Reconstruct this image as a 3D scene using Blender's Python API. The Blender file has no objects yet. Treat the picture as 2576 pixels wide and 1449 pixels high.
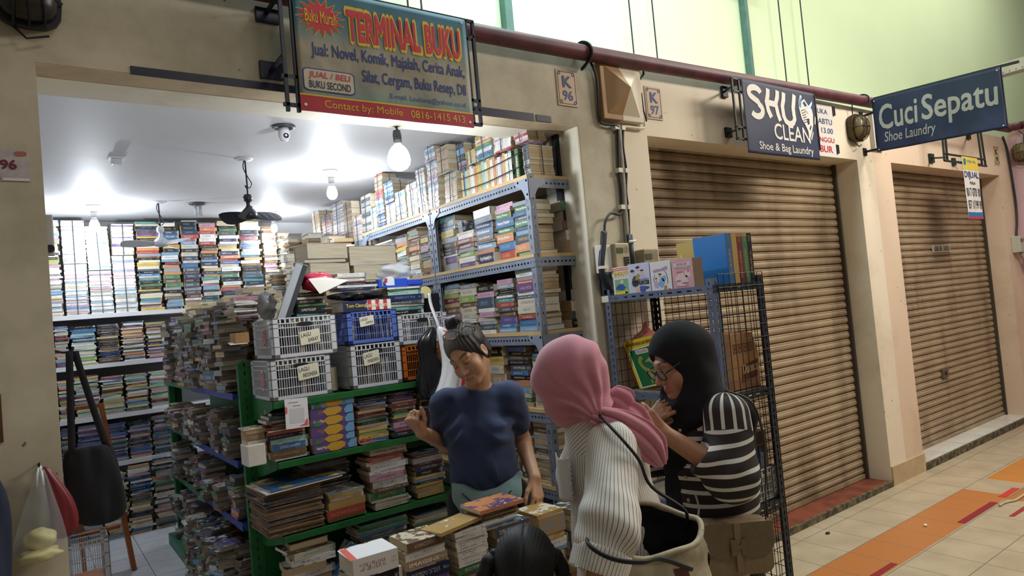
import bpy, bmesh, math, random
import numpy as np
from mathutils import Vector, Matrix, Euler
S = bpy.context.scene
COL = S.collection
PI = math.pi
R = math.radians
rnd = random.Random(7)

# ------------------------------------------------------------------ camera, world, exposure
CAM = Vector((0.0, -2.591, 1.6)); FPX = 1690.9; YAW = 0.6280; PITCH = 0.0343; ROLL = -0.0909
cy, sy, cp, sp, cr, sr = math.cos(YAW), math.sin(YAW), math.cos(PITCH), math.sin(PITCH), math.cos(ROLL), math.sin(ROLL)
_f = Vector((sy, cy, 0)); _r = Vector((cy, -sy, 0)); _u = Vector((0, 0, 1))
fw = _f * cp + _u * sp; u2 = _u * cp - _f * sp
rt = _r * cr + u2 * sr; up = u2 * cr - _r * sr
cam_d = bpy.data.cameras.new('camera'); cam = bpy.data.objects.new('camera', cam_d); COL.objects.link(cam)
cam_d.sensor_fit = 'HORIZONTAL'; cam_d.sensor_width = 36.0; cam_d.lens = FPX / 2576 * 36; cam_d.clip_start = 0.05; cam_d.clip_end = 200
cam.matrix_world = Matrix(((rt.x, up.x, -fw.x, CAM.x), (rt.y, up.y, -fw.y, CAM.y), (rt.z, up.z, -fw.z, CAM.z), (0, 0, 0, 1)))
S.camera = cam
S.view_settings.view_transform = 'Standard'; S.view_settings.look = 'None'; S.view_settings.gamma = 1.0
S.view_settings.use_curve_mapping = False; S.view_settings.exposure = 0.0
S.cycles.use_denoising = True; S.cycles.max_bounces = 6; S.cycles.sample_clamp_indirect = 4.0; S.cycles.caustics_reflective = False; S.cycles.caustics_refractive = False
w = bpy.data.worlds.new('hall_air'); S.world = w; w.use_nodes = True
w.node_tree.nodes['Background'].inputs[0].default_value = (1.0, 0.95, 0.86, 1); w.node_tree.nodes['Background'].inputs[1].default_value = 0.13

def area_light(name, loc, target, sx, sy_, power, color):
    d = bpy.data.lights.new(name, 'AREA'); d.shape = 'RECTANGLE'; d.size = sx; d.size_y = sy_; d.energy = power; d.color = color
    o = bpy.data.objects.new(name, d); COL.objects.link(o); o.location = loc
    o.rotation_euler = (Vector(target) - Vector(loc)).to_track_quat('-Z', 'Y').to_euler()
    return o
# fluorescent lamps high over the corridor, and daylight over the atrium wall
area_light('corridor_lamp', (5.6, -2.3, 4.0), (4.6, -0.2, 0.8), 1.6, 0.5, 108, (1.0, 0.90, 0.79))
area_light('corridor_lamp', (1.8, -3.4, 4.3), (1.9, 0.0, 1.4), 1.5, 0.5, 22, (1.0, 0.92, 0.80))
area_light('atrium_daylight', (2.6, -0.3, 5.2), (2.9, 1.3, 3.3), 1.8, 0.4, 120, (0.74, 0.97, 1.0))
area_light('atrium_lamp', (8.2, -1.2, 6.2), (8.0, 1.3, 3.6), 6.0, 0.5, 135, (1.0, 0.98, 0.84))

# ------------------------------------------------------------------ materials
MATS = {}
def new_mat(name):
    m = bpy.data.materials.new(name); m.use_nodes = True; MATS[name] = m
    nt = m.node_tree; return m, nt, nt.nodes['Principled BSDF']
def node(nt, t, **kw):
    n = nt.nodes.new(t)
    for k, v in kw.items():
        if k[0] == 'i' and k[1:].isdigit(): n.inputs[int(k[1:])].default_value = v
        else: setattr(n, k, v)
    return n
def link(nt, a, b): nt.links.new(a, b)
def c4(c): return (c[0], c[1], c[2], 1.0)
def hx(s):
    s = s.lstrip('#'); v = [int(s[i:i + 2], 16) / 255 for i in (0, 2, 4)]
    return tuple(x / 12.92 if x <= 0.04045 else ((x + 0.055) / 1.055) ** 2.4 for x in v)
def ramp(nt, fac, stops):
    r = node(nt, 'ShaderNodeValToRGB'); e = r.color_ramp.elements
    while len(e) < len(stops): e.new(0.5)
    for i, (p, c) in enumerate(stops): e[i].position = p; e[i].color = c4(c)
    link(nt, fac, r.inputs[0]); return r.outputs[0]
def plain(name, color, rough=0.6, metal=0.0, noise=0.0, scale=12.0, bump=0.0, trans=0.0, emit=None, alpha=1.0, c2=None, sheen=0.0):
    if name in MATS: return MATS[name]
    m, nt, b = new_mat(name)
    color = hx(color) if isinstance(color, str) else color
    b.inputs['Base Color'].default_value = c4(color); b.inputs['Roughness'].default_value = rough; b.inputs['Metallic'].default_value = metal
    if noise or c2 or bump:
        tc = node(nt, 'ShaderNodeTexCoord'); n = node(nt, 'ShaderNodeTexNoise'); n.inputs['Scale'].default_value = scale; n.inputs['Detail'].default_value = 6
        link(nt, tc.outputs['Object'], n.inputs['Vector'])
        if noise or c2:
            d = hx(c2) if isinstance(c2, str) else (c2 or tuple(max(0, x * (1 - noise)) for x in color))
            link(nt, ramp(nt, n.outputs['Fac'], [(0.38, d), (0.62, color)]), b.inputs['Base Color'])
        if bump:
            bp = node(nt, 'ShaderNodeBump'); bp.inputs['Strength'].default_value = bump; bp.inputs['Distance'].default_value = 0.01
            link(nt, n.outputs['Fac'], bp.inputs['Height']); link(nt, bp.outputs[0], b.inputs['Normal'])
    if trans: b.inputs['Transmission Weight'].default_value = trans; b.inputs['IOR'].default_value = 1.2
    if alpha < 1: b.inputs['Alpha'].default_value = alpha
    if sheen: b.inputs['Sheen Weight'].default_value = sheen
    if emit: b.inputs['Emission Color'].default_value = c4(emit[0]); b.inputs['Emission Strength'].default_value = emit[1]
    return m
def wall_mat(name, color, dirt, stain_scale=1.6, lo=0.35, hi=0.62):
    m, nt, b = new_mat(name)
    tc = node(nt, 'ShaderNodeTexCoord')
    n = node(nt, 'ShaderNodeTexNoise'); n.inputs['Scale'].default_value = stain_scale; n.inputs['Detail'].default_value = 9; n.inputs['Roughness'].default_value = 0.65
    n2 = node(nt, 'ShaderNodeTexNoise'); n2.inputs['Scale'].default_value = 26; n2.inputs['Detail'].default_value = 3
    for q in (n, n2): link(nt, tc.outputs['Object'], q.inputs['Vector'])
    base = ramp(nt, n.outputs['Fac'], [(lo, hx(dirt)), (hi, hx(color))])
    spots = ramp(nt, n2.outputs['Fac'], [(0.245, hx('#5d5245')), (0.275, (1, 1, 1))])
    mx = node(nt, 'ShaderNodeMix', data_type='RGBA', blend_type='MULTIPLY'); mx.inputs['Factor'].default_value = 0.75
    link(nt, base, mx.inputs['A']); link(nt, spots, mx.inputs['B']); link(nt, mx.outputs['Result'], b.inputs['Base Color'])
    b.inputs['Roughness'].default_value = 0.75
    bp = node(nt, 'ShaderNodeBump'); bp.inputs['Strength'].default_value = 0.15; bp.inputs['Distance'].default_value = 0.01
    link(nt, n.outputs['Fac'], bp.inputs['Height']); link(nt, bp.outputs[0], b.inputs['Normal'])
    return m
def tile_mat(name, sx, sy_, ox, oy, c1, c2, grout, rough=0.35, bands=()):
    # square tiles in world x, y; bands: (y0, y1, x0, x1, colour) give the tiles of a coloured strip
    m, nt, b = new_mat(name)
    g = node(nt, 'ShaderNodeNewGeometry'); sepn = node(nt, 'ShaderNodeSeparateXYZ'); link(nt, g.outputs['Position'], sepn.inputs[0])
    def math_(op, a, bb=None, c=None):
        q = node(nt, 'ShaderNodeMath', operation=op)
        for i, v in enumerate((a, bb, c)):
            if v is None: continue
            if isinstance(v, (int, float)): q.inputs[i].default_value = v
            else: link(nt, v, q.inputs[i])
        return q.outputs[0]
    u = math_('DIVIDE', math_('SUBTRACT', sepn.outputs[0], ox), sx); v = math_('DIVIDE', math_('SUBTRACT', sepn.outputs[1], oy), sy_)
    fu, fv = math_('FRACT', u), math_('FRACT', v)
    du = math_('MINIMUM', fu, math_('SUBTRACT', 1.0, fu)); dv = math_('MINIMUM', fv, math_('SUBTRACT', 1.0, fv))
    gr = math_('LESS_THAN', math_('MINIMUM', du, dv), 0.008)
    n = node(nt, 'ShaderNodeTexNoise'); n.inputs['Scale'].default_value = 5; n.inputs['Detail'].default_value = 6; link(nt, g.outputs['Position'], n.inputs['Vector'])
    n3 = node(nt, 'ShaderNodeTexNoise'); n3.inputs['Scale'].default_value = 160; link(nt, g.outputs['Position'], n3.inputs['Vector'])
    col = ramp(nt, n.outputs['Fac'], [(0.35, hx(c2)), (0.65, hx(c1))])
    for (y0, y1, x0, x1, cc) in bands:
        inside = math_('MULTIPLY', math_('MULTIPLY', math_('GREATER_THAN', sepn.outputs[1], y0), math_('LESS_THAN', sepn.outputs[1], y1)), math_('MULTIPLY', math_('GREATER_THAN', sepn.outputs[0], x0), math_('LESS_THAN', sepn.outputs[0], x1)))
        mx = node(nt, 'ShaderNodeMix', data_type='RGBA'); link(nt, inside, mx.inputs['Factor']); link(nt, col, mx.inputs['A']); mx.inputs['B'].default_value = c4(hx(cc)); col = mx.outputs['Result']
    sp_ = node(nt, 'ShaderNodeMix', data_type='RGBA', blend_type='MULTIPLY'); sp_.inputs['Factor'].default_value = 0.35
    link(nt, col, sp_.inputs['A']); link(nt, ramp(nt, n3.outputs['Fac'], [(0.35, (0.6, 0.55, 0.5)), (0.6, (1, 1, 1))]), sp_.inputs['B'])
    mx = node(nt, 'ShaderNodeMix', data_type='RGBA'); link(nt, gr, mx.inputs['Factor']); link(nt, sp_.outputs['Result'], mx.inputs['A']); mx.inputs['B'].default_value = c4(hx(grout))
    link(nt, mx.outputs['Result'], b.inputs['Base Color']); b.inputs['Roughness'].default_value = rough
    return m

# ------------------------------------------------------------------ mesh helpers
class MB:
    def __init__(s): s.V = []; s.F = []; s.M = []; s.mi = 0
    def _add(s, vs, fs):
        o = len(s.V); s.V += [tuple(v) for v in vs]; s.F += [tuple(i + o for i in f) for f in fs]; s.M += [s.mi] * len(fs); return s
    def box(s, a, b):
        (x0, y0, z0), (x1, y1, z1) = a, b
        x0, x1 = sorted((x0, x1)); y0, y1 = sorted((y0, y1)); z0, z1 = sorted((z0, z1))
        return s._add([(x0, y0, z0), (x1, y0, z0), (x1, y1, z0), (x0, y1, z0), (x0, y0, z1), (x1, y0, z1), (x1, y1, z1), (x0, y1, z1)],
                      [(3, 2, 1, 0), (4, 5, 6, 7), (0, 1, 5, 4), (1, 2, 6, 5), (2, 3, 7, 6), (3, 0, 4, 7)])
    def bar(s, a, b, w, h=None, side=(0, 0, 1)):
        # rectangular bar from a to b
        a, b = Vector(a), Vector(b); h = h or w; d = (b - a).normalized(); sd = Vector(side)
        if abs(d.dot(sd)) > 0.98: sd = Vector((1, 0, 0))
        x = d.cross(sd).normalized() * w / 2; y = x.cross(d).normalized() * h / 2
        return s._add([a - x - y, a + x - y, a + x + y, a - x + y, b - x - y, b + x - y, b + x + y, b - x + y],
                      [(3, 2, 1, 0), (4, 5, 6, 7), (0, 1, 5, 4), (1, 2, 6, 5), (2, 3, 7, 6), (3, 0, 4, 7)])
    def rings(s, rings, caps=True, closed=True):
        n = len(rings[0]); vs = [v for r in rings for v in r]; fs = []
        for i in range(len(rings) - 1):
            for j in range(n if closed else n - 1):
                k = (j + 1) % n; fs.append((i * n + j, i * n + k, (i + 1) * n + k, (i + 1) * n + j))
        if caps: fs.append(tuple(reversed(range(n)))); fs.append(tuple(range((len(rings) - 1) * n, len(rings) * n)))
        return s._add(vs, fs)
    def tube(s, pts, r, n=8, caps=True, flat=1.0, sm=True):
        pts = [Vector(p) for p in pts]
        if sm and 4 <= len(pts) <= 14 and not isinstance(r, (list, tuple)): pts = spline(pts, 4)
        rr = r if isinstance(r, (list, tuple)) else [r] * len(pts); out = []; x = None
        for i, p in enumerate(pts):
            d = (pts[min(i + 1, len(pts) - 1)] - pts[max(i - 1, 0)]).normalized()
            if x is None: x = d.orthogonal().normalized()
            x = (x - d * x.dot(d)).normalized(); y = d.cross(x)
            out.append([p + (x * math.cos(2 * PI * k / n) + y * math.sin(2 * PI * k / n) * flat) * rr[i] for k in range(n)])
        return s.rings(out, caps)
    def lathe(s, prof, c=(0, 0, 0), n=24, axis='z'):
        out = []
        for (r, z) in prof:
            ring = []
            for k in range(n):
                a = 2 * PI * k / n; p = (r * math.cos(a), r * math.sin(a), z)
                if axis == 'y': p = (p[0], p[2], -p[1])
                if axis == 'x': p = (p[2], p[1], -p[0])
                ring.append((p[0] + c[0], p[1] + c[1], p[2] + c[2]))
            out.append(ring)
        return s.rings(out)
    def ball(s, c, r, n=16, m=10):
        r = r if isinstance(r, (list, tuple)) else (r, r, r)
        return s.rings([[(c[0] + r[0] * math.sin(PI * (i + .02) / (m + .04)) * math.cos(2 * PI * k / n), c[1] + r[1] * math.sin(PI * (i + .02) / (m + .04)) * math.sin(2 * PI * k / n), c[2] - r[2] * math.cos(PI * (i + .02) / (m + .04))) for k in range(n)] for i in range(m + 1)])
    def prism(s, poly, fn, d0, d1):
        # polygon (2-D) extruded: fn(u, v, d) -> world
        n = len(poly); vs = [fn(u, v, d0) for u, v in poly] + [fn(u, v, d1) for u, v in poly]
        fs = [tuple(reversed(range(n))), tuple(range(n, 2 * n))] + [(i, (i + 1) % n, n + (i + 1) % n, n + i) for i in range(n)]
        return s._add(vs, fs)
    def grid(s, fn, nu, nv):
        vs = [fn(i / nu, j / nv) for j in range(nv + 1) for i in range(nu + 1)]
        return s._add(vs, [(j * (nu + 1) + i, j * (nu + 1) + i + 1, (j + 1) * (nu + 1) + i + 1, (j + 1) * (nu + 1) + i) for j in range(nv) for i in range(nu)])
    def xf(s, M, start=0):
        for i in range(start, len(s.V)): s.V[i] = tuple(M @ Vector(s.V[i]))
        return s
    def mesh(s, name, mats):
        me = bpy.data.meshes.new(name); me.from_pydata(s.V, [], s.F); me.update()
        for m in (mats if isinstance(mats, (list, tuple)) else [mats]): me.materials.append(m)
        if len(me.materials) > 1: me.polygons.foreach_set('material_index', s.M)
        return me
def tag(o, label=None, cat=None, group=None, kind=None):
    if label: o['label'] = label
    if cat: o['category'] = cat
    if group: o['group'] = group
    if kind: o['kind'] = kind
    return o
def origin_of(o):
    return o.matrix_world.translation.copy() if o.parent is None else origin_of(o.parent) + o.location
def put(name, me, parent=None, base=None):
    # mesh is in world coordinates; its object sits at base (own or its parent's)
    o = bpy.data.objects.new(name, me); COL.objects.link(o)
    if parent is not None:
        b = Vector(parent['_b']); me.transform(Matrix.Translation(-b)); o.parent = parent; o['_b'] = tuple(b)
    else:
        if base is None:
            co = np.array([v.co[:] for v in me.vertices]); lo, hi = co.min(0), co.max(0); base = ((lo[0] + hi[0]) / 2, (lo[1] + hi[1]) / 2, lo[2])
        b = Vector(base); me.transform(Matrix.Translation(-b)); o.location = b; o['_b'] = tuple(b)
    return o
def obj(name, mb, mats, parent=None, smooth=False, bevel=0.0, base=None, label=None, cat=None, group=None, kind=None, solid=0.0, subd=0):
    me = mb if isinstance(mb, bpy.types.Mesh) else mb.mesh(name, mats)
    if smooth:
        me.polygons.foreach_set('use_smooth', [True] * len(me.polygons))
    o = put(name, me, parent, base)
    if solid: md = o.modifiers.new('thick', 'SOLIDIFY'); md.thickness = solid
    if bevel: md = o.modifiers.new('bevel', 'BEVEL'); md.width = bevel; md.segments = 2; md.limit_method = 'ANGLE'
    if subd: md = o.modifiers.new('sub', 'SUBSURF'); md.levels = subd; md.render_levels = subd
    return tag(o, label, cat, group, kind)
def thing(name, label, cat, loc=(0, 0, 0), group=None):
    o = bpy.data.objects.new(name, None); COL.objects.link(o); o.location = loc; o['_b'] = tuple(loc); o.empty_display_size = 0.05
    return tag(o, label, cat, group)
def struct(name, mb, m, **kw):
    return obj(name, mb, m, kind='structure', **kw)
def smooth_by_angle(o, a=40):
    me = o.data; me.polygons.foreach_set('use_smooth', [True] * len(me.polygons))
    bm = bmesh.new(); bm.from_mesh(me)
    for e in bm.edges:
        if len(e.link_faces) == 2 and e.calc_face_angle(0) > R(a): e.smooth = False
    bm.to_mesh(me); bm.free(); return o
_TC = {}
def text_mesh(s):
    # the words as flat outlines, 0..1 in both directions, and their size
    if s not in _TC:
        cu = bpy.data.curves.new('words', 'FONT'); cu.body = s; cu.resolution_u = 3
        o = bpy.data.objects.new('words', cu); COL.objects.link(o); dg = bpy.context.evaluated_depsgraph_get(); dg.update()
        me = bpy.data.meshes.new_from_object(o.evaluated_get(dg)); vs = np.array([v.co[:2] for v in me.vertices]); fs = [tuple(p.vertices) for p in me.polygons]
        bpy.data.objects.remove(o); bpy.data.curves.remove(cu); bpy.data.meshes.remove(me)
        lo, hi = vs.min(0), vs.max(0); _TC[s] = ((vs - lo) / (hi - lo), fs, hi - lo)
    return _TC[s]
def text(mb, s, fn, u0, v0, u1, v1, bold=0.0, slant=0.0, thick=0.0):
    # words fitted to the rectangle (u0, v0)-(u1, v1) of a surface fn(u, v) -> world; bold letters are stroked wider
    vs, fs, sz = text_mesh(s); n = 0 if bold == 0 else (4 if bold < .03 else 12)
    p0 = Vector(fn(u0, v0)); nn = (Vector(fn(u1, v0)) - p0).cross(Vector(fn(u0, v1)) - p0).normalized()
    for k in range(max(n, 1)):
        a = 2 * PI * k / n + .4 if n else 0; du, dv = (bold * math.cos(a) / sz[0], bold * math.sin(a) / sz[1]) if n else (0, 0)
        mb._add([Vector(fn(u0 + (u1 - u0) * (x + du + slant * y), v0 + (v1 - v0) * (y + dv))) + nn * (.00008 * k) for x, y in vs], fs)
def spline(pts, k=6):
    P = [Vector(p) for p in pts]; out = []
    for i in range(len(P) - 1):
        a, b, c, d = P[max(i - 1, 0)], P[i], P[i + 1], P[min(i + 2, len(P) - 1)]
        for j in range(k): t = j / k; out.append(.5 * (2 * b + (c - a) * t + (2 * a - 5 * b + 4 * c - d) * t * t + (3 * b - a - 3 * c + d) * t ** 3))
    return out + [P[-1]]
def frame(o, ux, uy):
    o, ux, uy = Vector(o), Vector(ux), Vector(uy); n = ux.cross(uy).normalized()
    return lambda u, v, d=0.0: o + ux * u + uy * v + n * d
def rrect(u0, v0, u1, v1, r, n=5):
    out = []
    for cx, cy_, a0 in ((u1 - r, v1 - r, 0), (u0 + r, v1 - r, 90), (u0 + r, v0 + r, 180), (u1 - r, v0 + r, 270)):
        for i in range(n + 1):
            a = R(a0 + 90 * i / n); out.append((cx + r * math.cos(a), cy_ + r * math.sin(a)))
    return out
# ------------------------------------------------------------------ the setting
M_96 = wall_mat('plaster_grey_cream', '#cfc7b2', '#a79d88', 1.9, 0.33, 0.6)
M_97 = wall_mat('plaster_cream', '#e6dac4', '#cbbca3', 1.3, 0.28, 0.5)
M_98 = wall_mat('plaster_beige', '#dcc6ae', '#c9b097', 1.3, 0.3, 0.5)
M_JAMB = wall_mat('paint_ivory', '#e8e2cf', '#cfc6b0', 2.2, 0.3, 0.48)
M_SOFF = wall_mat('paint_tan', '#c9b696', '#a58f72', 3.0, 0.33, 0.55)
M_INT = plain('paint_white', '#e4e4e6', 0.6, noise=0.06, scale=3)
M_CEIL = plain('ceiling_white', '#d9d9dc', 0.55, noise=0.05, scale=2)
M_GREEN = plain('paint_mint', '#d2e2bb', 0.7, noise=0.04, scale=1.2)
M_PINK = plain('paint_pink', '#c9a6ad', 0.75, noise=0.08, scale=3)
M_DARK = plain('dark_steel', '#20222a', 0.5, 0.3)
M_NAVY = plain('navy_enamel', '#161c38', 0.45, 0.1, noise=0.3, scale=30)
LZ = 2.54; TOP = 2.95; TH = 0.31
def wall_piece(name, m, boxes):
    mb = MB()
    for a, b in boxes: mb.box(a, b)
    return struct(name, mb, m)
wall_piece('wall_front', M_96, [((-1.7, 0, 0), (0.07, TH, TOP)), ((0.07, 0, LZ), (2.407, TH, TOP)), ((2.407, 0, 0), (2.68, TH, TOP))])
wall_piece('wall_front', M_97, [((2.68, 0, 0), (2.93, 0.35, TOP)), ((2.93, 0, LZ - .01), (5.305, 0.35, TOP)), ((5.305, 0, 0), (5.56, 0.35, TOP))])
wall_piece('wall_front', M_98, [((5.56, 0, 0), (5.86, 0.35, TOP)), ((5.86, 0, LZ), (8.22, 0.35, TOP)), ((8.22, 0, 0), (8.55, 0.35, TOP))])
# opening of the bookshop: jamb lining, soffit strips, shutter channel
mb = MB(); mb.box((2.395, 0.002, 0.06), (2.409, 0.15, LZ)); struct('trim_1', mb, M_JAMB)
mb = MB(); mb.box((2.375, 0.15, 0.06), (2.409, 0.19, LZ)); struct('trim_2', mb, M_DARK)
mb = MB(); mb.box((2.385, 0.19, 0.06), (2.409, 0.24, LZ)); struct('trim_2', mb, plain('alu', '#b5b2a8', 0.4, 0.6))
mb = MB(); mb.box((0.07, 0.001, LZ - 0.004), (2.4, 0.123, LZ + .004)); struct('trim_3', mb, M_SOFF)
mb = MB(); mb.box((0.07, 0.123, LZ - 0.006), (2.4, TH, LZ + .004)); struct('trim_4', mb, M_JAMB)
mb = MB(); mb.box((0.34, -0.004, 2.535), (0.93, 0.0, 2.565)); mb.box((1.745, -0.004, 2.535), (2.11, 0.0, 2.575)); mb.box((2.125, -0.004, 2.54), (2.222, 0.0, 2.572)); struct('trim_5', mb, M_NAVY)
# shop interior
CZ = 2.70
wall_piece('wall_left', M_INT, [((-0.37, TH, 0), (-0.27, 4.3, CZ))])
wall_piece('wall_right', M_INT, [((2.62, 0.35, 0), (2.70, 4.3, CZ))])
wall_piece('wall_back', M_INT, [((-0.37, 4.2, 0), (2.7, 4.3, CZ))])
wall_piece('ceiling', M_CEIL, [((-0.37, TH - .1, CZ), (2.7, 4.3, CZ + .06))])
mb = MB(); mb.box((-0.37, 0.0, 0.0), (2.7, 4.3, 0.06))
struct('floor_shop', mb, tile_mat('tile_white', 0.305, 0.305, 0.61, 3.78, '#dfe3ea', '#cfd3da', '#7c7d80', 0.25))
wall_piece('wall_roof', M_INT, [((-1.7, 0.3, TOP - .05), (8.55, 1.0, TOP))])
# corridor floor with its orange strips
mb = MB(); mb.box((-6, -9, -0.1), (14, 0.0, 0.0)); mb.box((8.5, -.02, -0.1), (14, 6.0, 0.0))
struct('floor', mb, tile_mat('tile_cream', 0.2805, 0.302, 4.423, -0.107, '#bfae93', '#b09f85', '#75675a', 0.45,
       bands=[(-0.70, -0.409, -6.0, 5.50, '#bd7740'), (-0.665, -0.43, 5.86, 14.0, '#c9823c'), (-0.88, -0.70, 5.40, 14.0, '#b5763e')]))
# steps under the shutters
M_MOSS = plain('mossy_cement', '#75684f', 0.9, c2='#3b3a2b', scale=22, bump=0.6)
mb = MB(); mb.box((2.93, 0.004, 0.0), (5.305, 0.36, 0.035)); struct('step_terrazzo', mb, plain('terrazzo_red', '#8a4a35', 0.5, c2='#6d3a2b', scale=9))
mb = MB(); mb.box((2.93, -0.012, 0.0), (5.305, 0.008, 0.041)); struct('step_curb', mb, M_MOSS)
mb = MB(); mb.box((5.86, 0.004, 0.0), (8.22, 0.36, 0.06)); struct('step_tiled', mb, tile_mat('tile_step', 0.4, 0.4, 5.9, -.1, '#e6e4dd', '#d6d4cc', '#6b665c', 0.3))
mb = MB(); mb.box((5.86, -0.012, 0.0), (8.22, 0.006, 0.055)); struct('step_curb', mb, M_MOSS)
mb = MB(); mb.box((5.307, -0.012, 0.0), (5.862, 0.0, 0.145)); struct('baseboard_pillar', mb, wall_mat('plinth_tan', '#cbb491', '#b39a78', 3))
# roller shutters
def shutter(name, x0, x1, z0, z1, y, pitch=0.0595):
    m, nt, b = new_mat('shutter_' + name)
    g = node(nt, 'ShaderNodeNewGeometry'); mp = node(nt, 'ShaderNodeMapping'); mp.inputs['Scale'].default_value = (2.2, 1, 0.5); link(nt, g.outputs['Position'], mp.inputs['Vector'])
    n = node(nt, 'ShaderNodeTexNoise'); n.inputs['Scale'].default_value = 2.2; n.inputs['Detail'].default_value = 7; link(nt, mp.outputs[0], n.inputs['Vector'])
    mp2 = node(nt, 'ShaderNodeMapping'); mp2.inputs['Scale'].default_value = (1.5, 1, 60); link(nt, g.outputs['Position'], mp2.inputs['Vector'])
    n2 = node(nt, 'ShaderNodeTexNoise'); n2.inputs['Scale'].default_value = 1.5; n2.inputs['Detail'].default_value = 5; link(nt, mp2.outputs[0], n2.inputs['Vector'])
    mx = node(nt, 'ShaderNodeMix', data_type='RGBA', blend_type='MULTIPLY'); mx.inputs['Factor'].default_value = 0.55
    link(nt, ramp(nt, n.outputs['Fac'], [(0.3, hx('#85715a')), (0.48, hx('#a8957a')), (0.7, hx('#b3a184'))]), mx.inputs['A'])
    link(nt, ramp(nt, n2.outputs['Fac'], [(0.36, (0.55, 0.48, 0.4)), (0.56, (1, 1, 1))]), mx.inputs['B'])
    link(nt, mx.outputs['Result'], b.inputs['Base Color']); b.inputs['Roughness'].default_value = 0.55; b.inputs['Metallic'].default_value = 0.1
    prof = []
    k = int((z1 - z0) / pitch) + 1
    for i in range(k):
        z = z0 + i * pitch
        for (dz, dy) in ((0.0, 0.016), (0.004, 0.016), (0.009, 0.001), (0.022, -0.005), (0.036, -0.005), (0.046, 0.0), (0.0475, 0.003), (0.0495, 0.003), (0.051, -0.001), (0.056, 0.002)):
            if z + dz <= z1: prof.append((y + dy, z + dz))
    mb = MB(); mb.rings([[(x0, py, pz) for py, pz in prof], [(x1, py, pz) for py, pz in prof]], caps=False, closed=False)
    o = struct(name, mb, m)
    mb = MB(); mb.box((x0, y - .012, z0 - .03), (x1, y + .012, z0)); obj('bottom_bar', mb, m, o)
    mb = MB()
    for xx in (x0 + .0125, x1 - .0125): mb.box((xx - .0125, y - .03, z0 - .03), (xx + .0125, y + .03, z1))
    obj('guide_rail', mb, plain('rail_dirty', '#4a4238', 0.6, 0.3), o)
    return o
shutter('door_1', 2.932, 5.303, 0.07, LZ, 0.20)
d2 = shutter('door_2', 5.862, 8.218, 0.09, LZ, 0.20)
mb = MB(); fr = frame((6.85, 0.185, 0.62), (1, 0, 0), (0, 0, 1)); mb.box((6.83, .178, .62), (6.95, .2, .70)); obj('lock_plate', mb, plain('plate_steel', '#6c6252', .5, .4), d2)
mb = MB(); mb.box((6.875, .172, .645), (6.90, .18, .675)); obj('keyhole', mb, M_DARK, d2)
mb = MB(); text(mb, '0818 1000', frame((6.95, 0.178, 1.80), (1, 0, 0), (0, 0, 1)), 0, 0, 0.34, 0.05, 0.02); mb2 = MB(); mb2.box((6.93, .186, 1.79), (7.32, .1955, 1.86)); obj('painted_number', mb, plain('black_ink', '#1b1a1c', .6), d2); obj('number_strip', mb2, plain('strip_white', '#d8cfba', .6), d2)
# atrium wall above, and the pink wall at the end
wall_piece('wall_upper', M_GREEN, [((-1.7, 0.9, 2.951), (13, 1.0, 8.5))])
M_POST = plain('post_grey_green', '#53756c', 0.6, noise=0.2, scale=15)
for x, wd, z1 in ((2.672, 0.03, 8), (5.35, 0.022, 8)):
    mb = MB(); mb.box((x - wd, 0.84, 2.9), (x + wd, 0.9, z1)); struct('trim_6', mb, M_POST)
mb = MB(); mb.box((5.25, .80, 4.26), (5.45, .9, 4.36)); struct('trim_6', mb, plain('junction', '#3a3f3e', .6, .3))
wall_piece('wall_end', M_PINK, [((8.55, -2.2, 0), (8.75, 0.0, 3.02))])
mb = MB(); mb.box((8.40, -2.4, 3.60), (8.55, 0.9, 3.72)); struct('trim_7', mb, plain('beam_grey', '#b9b7ac', .6, noise=.1))
mb = MB()
for i in range(60): mb.box((8.394, -2.4 + i * .055, 3.61 + .005), (8.40, -2.388 + i * .055, 3.622))
struct('trim_7', mb, plain('beam_holes', '#77756d', .7))

# thin steel rods that hang in front of the upper wall
for x in (1.90, 1.99, 3.78, 4.04, 5.80, 6.18):
    mb = MB(); mb.tube([(x, .80, 2.85), (x, .80, 5.2), (x + .03, .80, 8)], 0.006, 6)
    obj('hanging_cable', mb, M_DARK, label='thin black cable hanging in front of the mint green upper wall', cat='cable', group='thin cables before the upper wall')
# the sprinkler main
M_PIPE = plain('pipe_maroon', '#64303a', 0.5, c2='#4c262e', scale=9)
pp = [(-1.2, -.055, 2.895), (1.0, -.055, 2.905), (2.5, -.055, 2.918), (5.3, -.055, 2.985), (8.2, -.055, 3.03), (8.36, -.07, 3.035), (8.44, -.14, 3.04), (8.47, -.3, 3.045), (8.47, -2.2, 3.06)]
t = thing('sprinkler_pipe', 'long maroon pipe running along the top of the shop fronts', 'pipe', (0, -.055, 2.9))
mb = MB(); mb.tube(pp, 0.041, 16); obj('pipe', mb, M_PIPE, t, smooth=True)
mb = MB(); mb.tube([(2.43, -.005, 2.93), (2.435, -.03, 2.965), (2.44, -.06, 2.968), (2.45, -.095, 2.945), (2.452, -.105, 2.90), (2.452, -.06, 2.86), (2.455, -.015, 2.845)], 0.006, 6, flat=2.2); obj('pipe_strap', mb, M_DARK, t)
mb = MB(); mb.tube([(5.36, -.01, 3.02), (5.37, -.055, 3.035), (5.385, -.10, 3.01), (5.385, -.10, 2.93)], 0.006, 6); obj('pipe_strap', mb, M_DARK, t)
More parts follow.
